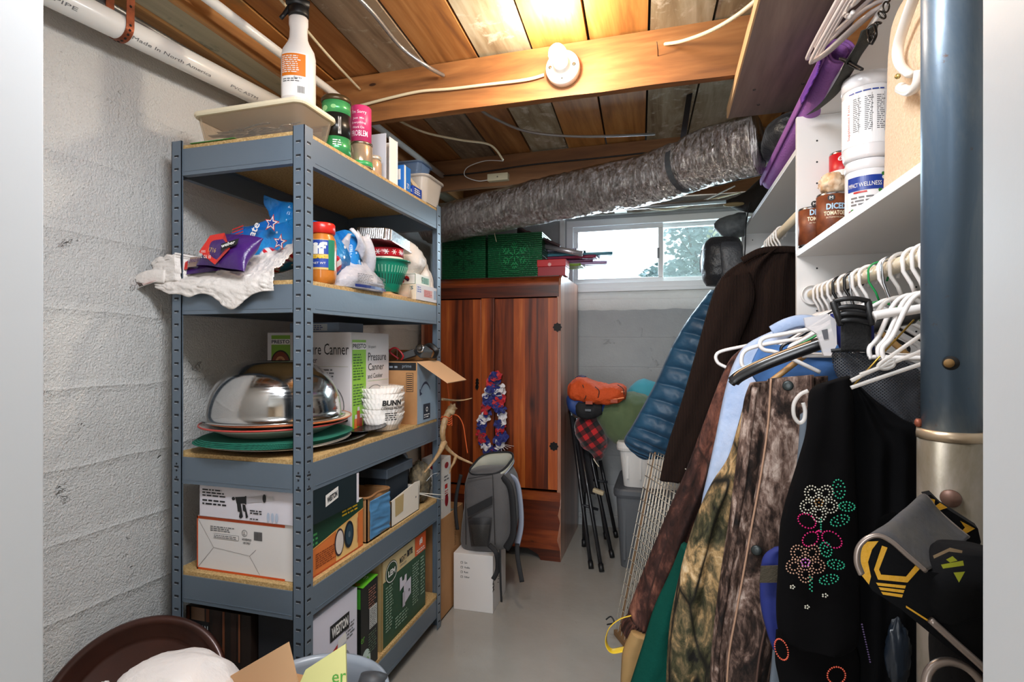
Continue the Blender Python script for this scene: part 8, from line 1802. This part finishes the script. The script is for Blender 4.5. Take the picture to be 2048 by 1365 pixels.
sections(b, [(Vector((-1.0, .88, .003)), Vector((.13, 0, 0)), Vector((0, .11, 0))), (Vector((-1.0, .88, .18)), Vector((.16, 0, 0)), Vector((0, .13, 0))), (Vector((-1.0, .88, .38)), Vector((.155, 0, 0)), Vector((0, .13, 0))), (Vector((-.995, .88, .475)), Vector((.135, 0, 0)), Vector((0, .12, 0))), (Vector((-.985, .88, .538)), Vector((.095, 0, -.01)), Vector((0, .09, 0))), (Vector((-.98, .88, .565)), Vector((.04, 0, 0)), Vector((0, .04, 0)))], WB, n=72, crumple=.012, freq=9, seed=6); b.build('bag_body', r)
b = MB(); b.tube(spline([(-1.19, .82, .47), (-1.17, .80, .495), (-1.14, .79, .52), (-1.10, .79, .535), (-1.07, .80, .543)], 8), [.013 + .004 * (i % 2) for i in range(33)], WB, 10); b.build('twisted_neck', r)
BING = M('#8e98a4', .35, coat=.2)
r = thing('grey_bin', 'round blue-grey plastic bin full of cartons at bottom centre-left', 'bin', (-.735, .99, 0)); T = TR(-.735, .99, 0)
b = MB(); b.shell([(.13, 0), (.135, .004), (.155, .455), (.163, .461), (.163, .471), (.155, .473), (.149, .455), (.130, .01), (.001, .008)], BING, T, 72); b.build('bin_body', r)
r = thing('flap_carton', 'brown carton with raised torn flap inside the grey bin', 'box', (-.78, .98, .35)); b = MB()
b.box((-.84, .92, .12), (-.66, 1.07, .455), CARD); b.build('carton_body', r)
Yf = .93
b = MB(); b.add([Y_(x, y, Yf) for x, y in ((462, 1352), (577, 1285), (596, 1366), (590, 1395), (480, 1395))], [(0, 1, 2, 3, 4)], CARDL); b.build('raised_flap', r, solid=.004)
r = thing('snack_box', 'red and white food-picture box lying in the grey bin', 'box', Y_(520, 1372, .87)); b = MB(); T = TR(-.80, .885, .470, R(4), R(14)); b.box((-.065, 0, -.04), (.085, .06, .012), M('#e8dcd4', .45), T); b.build('box_body', r, bevel=.002)
b = MB(); rg = random.Random(3)
for k in range(60):
    x = rg.uniform(-.058, .078); y = rg.uniform(.0, .055); A = Art(b, lambda a, c, e=1: T @ Vector((a, c, .0125 + .0004 * e))); A.disc(x, y, rg.uniform(.003, .008), rg.uniform(.003, .006), [M('#c8402c', .4), M('#e08a5c', .4), REDI, M('#f0d0b8', .4)][k % 4], 1 + .02 * k, 8)
for k in range(40):
    x = rg.uniform(-.058, .078); y = rg.uniform(-.035, .01); A = Art(b, lambda a, c, e=1: T @ Vector((a, -.0004 * e, c))); A.disc(x, y, rg.uniform(.003, .008), rg.uniform(.003, .005), [M('#c8402c', .4), M('#e08a5c', .4), REDI][k % 3], 1 + .02 * k, 8)
b.build('printed_artwork', r)
r = thing('yellow_carton_flap', 'pale yellow carton flap standing up in the grey bin', 'box', Y_(650, 1380, .91)); b = MB()
YP = M('#d3cf8a', .6); b.add([Y_(x, y, .885) for x, y in ((598, 1372), (612, 1340), (692, 1288), (694, 1400), (598, 1400))], [(0, 1, 2, 3, 4)], YP); b.build('flap_panel', r, solid=.003)
b = MB(); A = Art(b, lambda x, y, e=1: Y_(x, y, .8832 - .0004 * e)); vs_, fs_, _ = text_shape('er'); b.add([Y_(664 + x * 28, 1368 - y * 18 - x * 3, .8825) for x, y in vs_], fs_, M('#4f9a3a', .5)); b.build('printed_lettering', r)
b = MB(); b.lathe([(.03, 0), (.034, .01), (.03, .03), (.001, .036)], M('#3a3c40', .5), TR(-.640, 1.075, .450, 0, R(-20)), 28); tag(b.build('dark_cap'), 'small dark grey cap on the rim of the grey bin', 'bowl')  # a dark grey cap rather than a bowl
b = MB(); b.box((0, 0, 0), (.075, .012, .11), M('#b9a888', .6), TR(-1.335, 1.245, .137, R(-4), R(-6))); tag(b.build('tan_envelope'), 'tan paper bag tucked in front of the dark grinder box', 'paper bag')
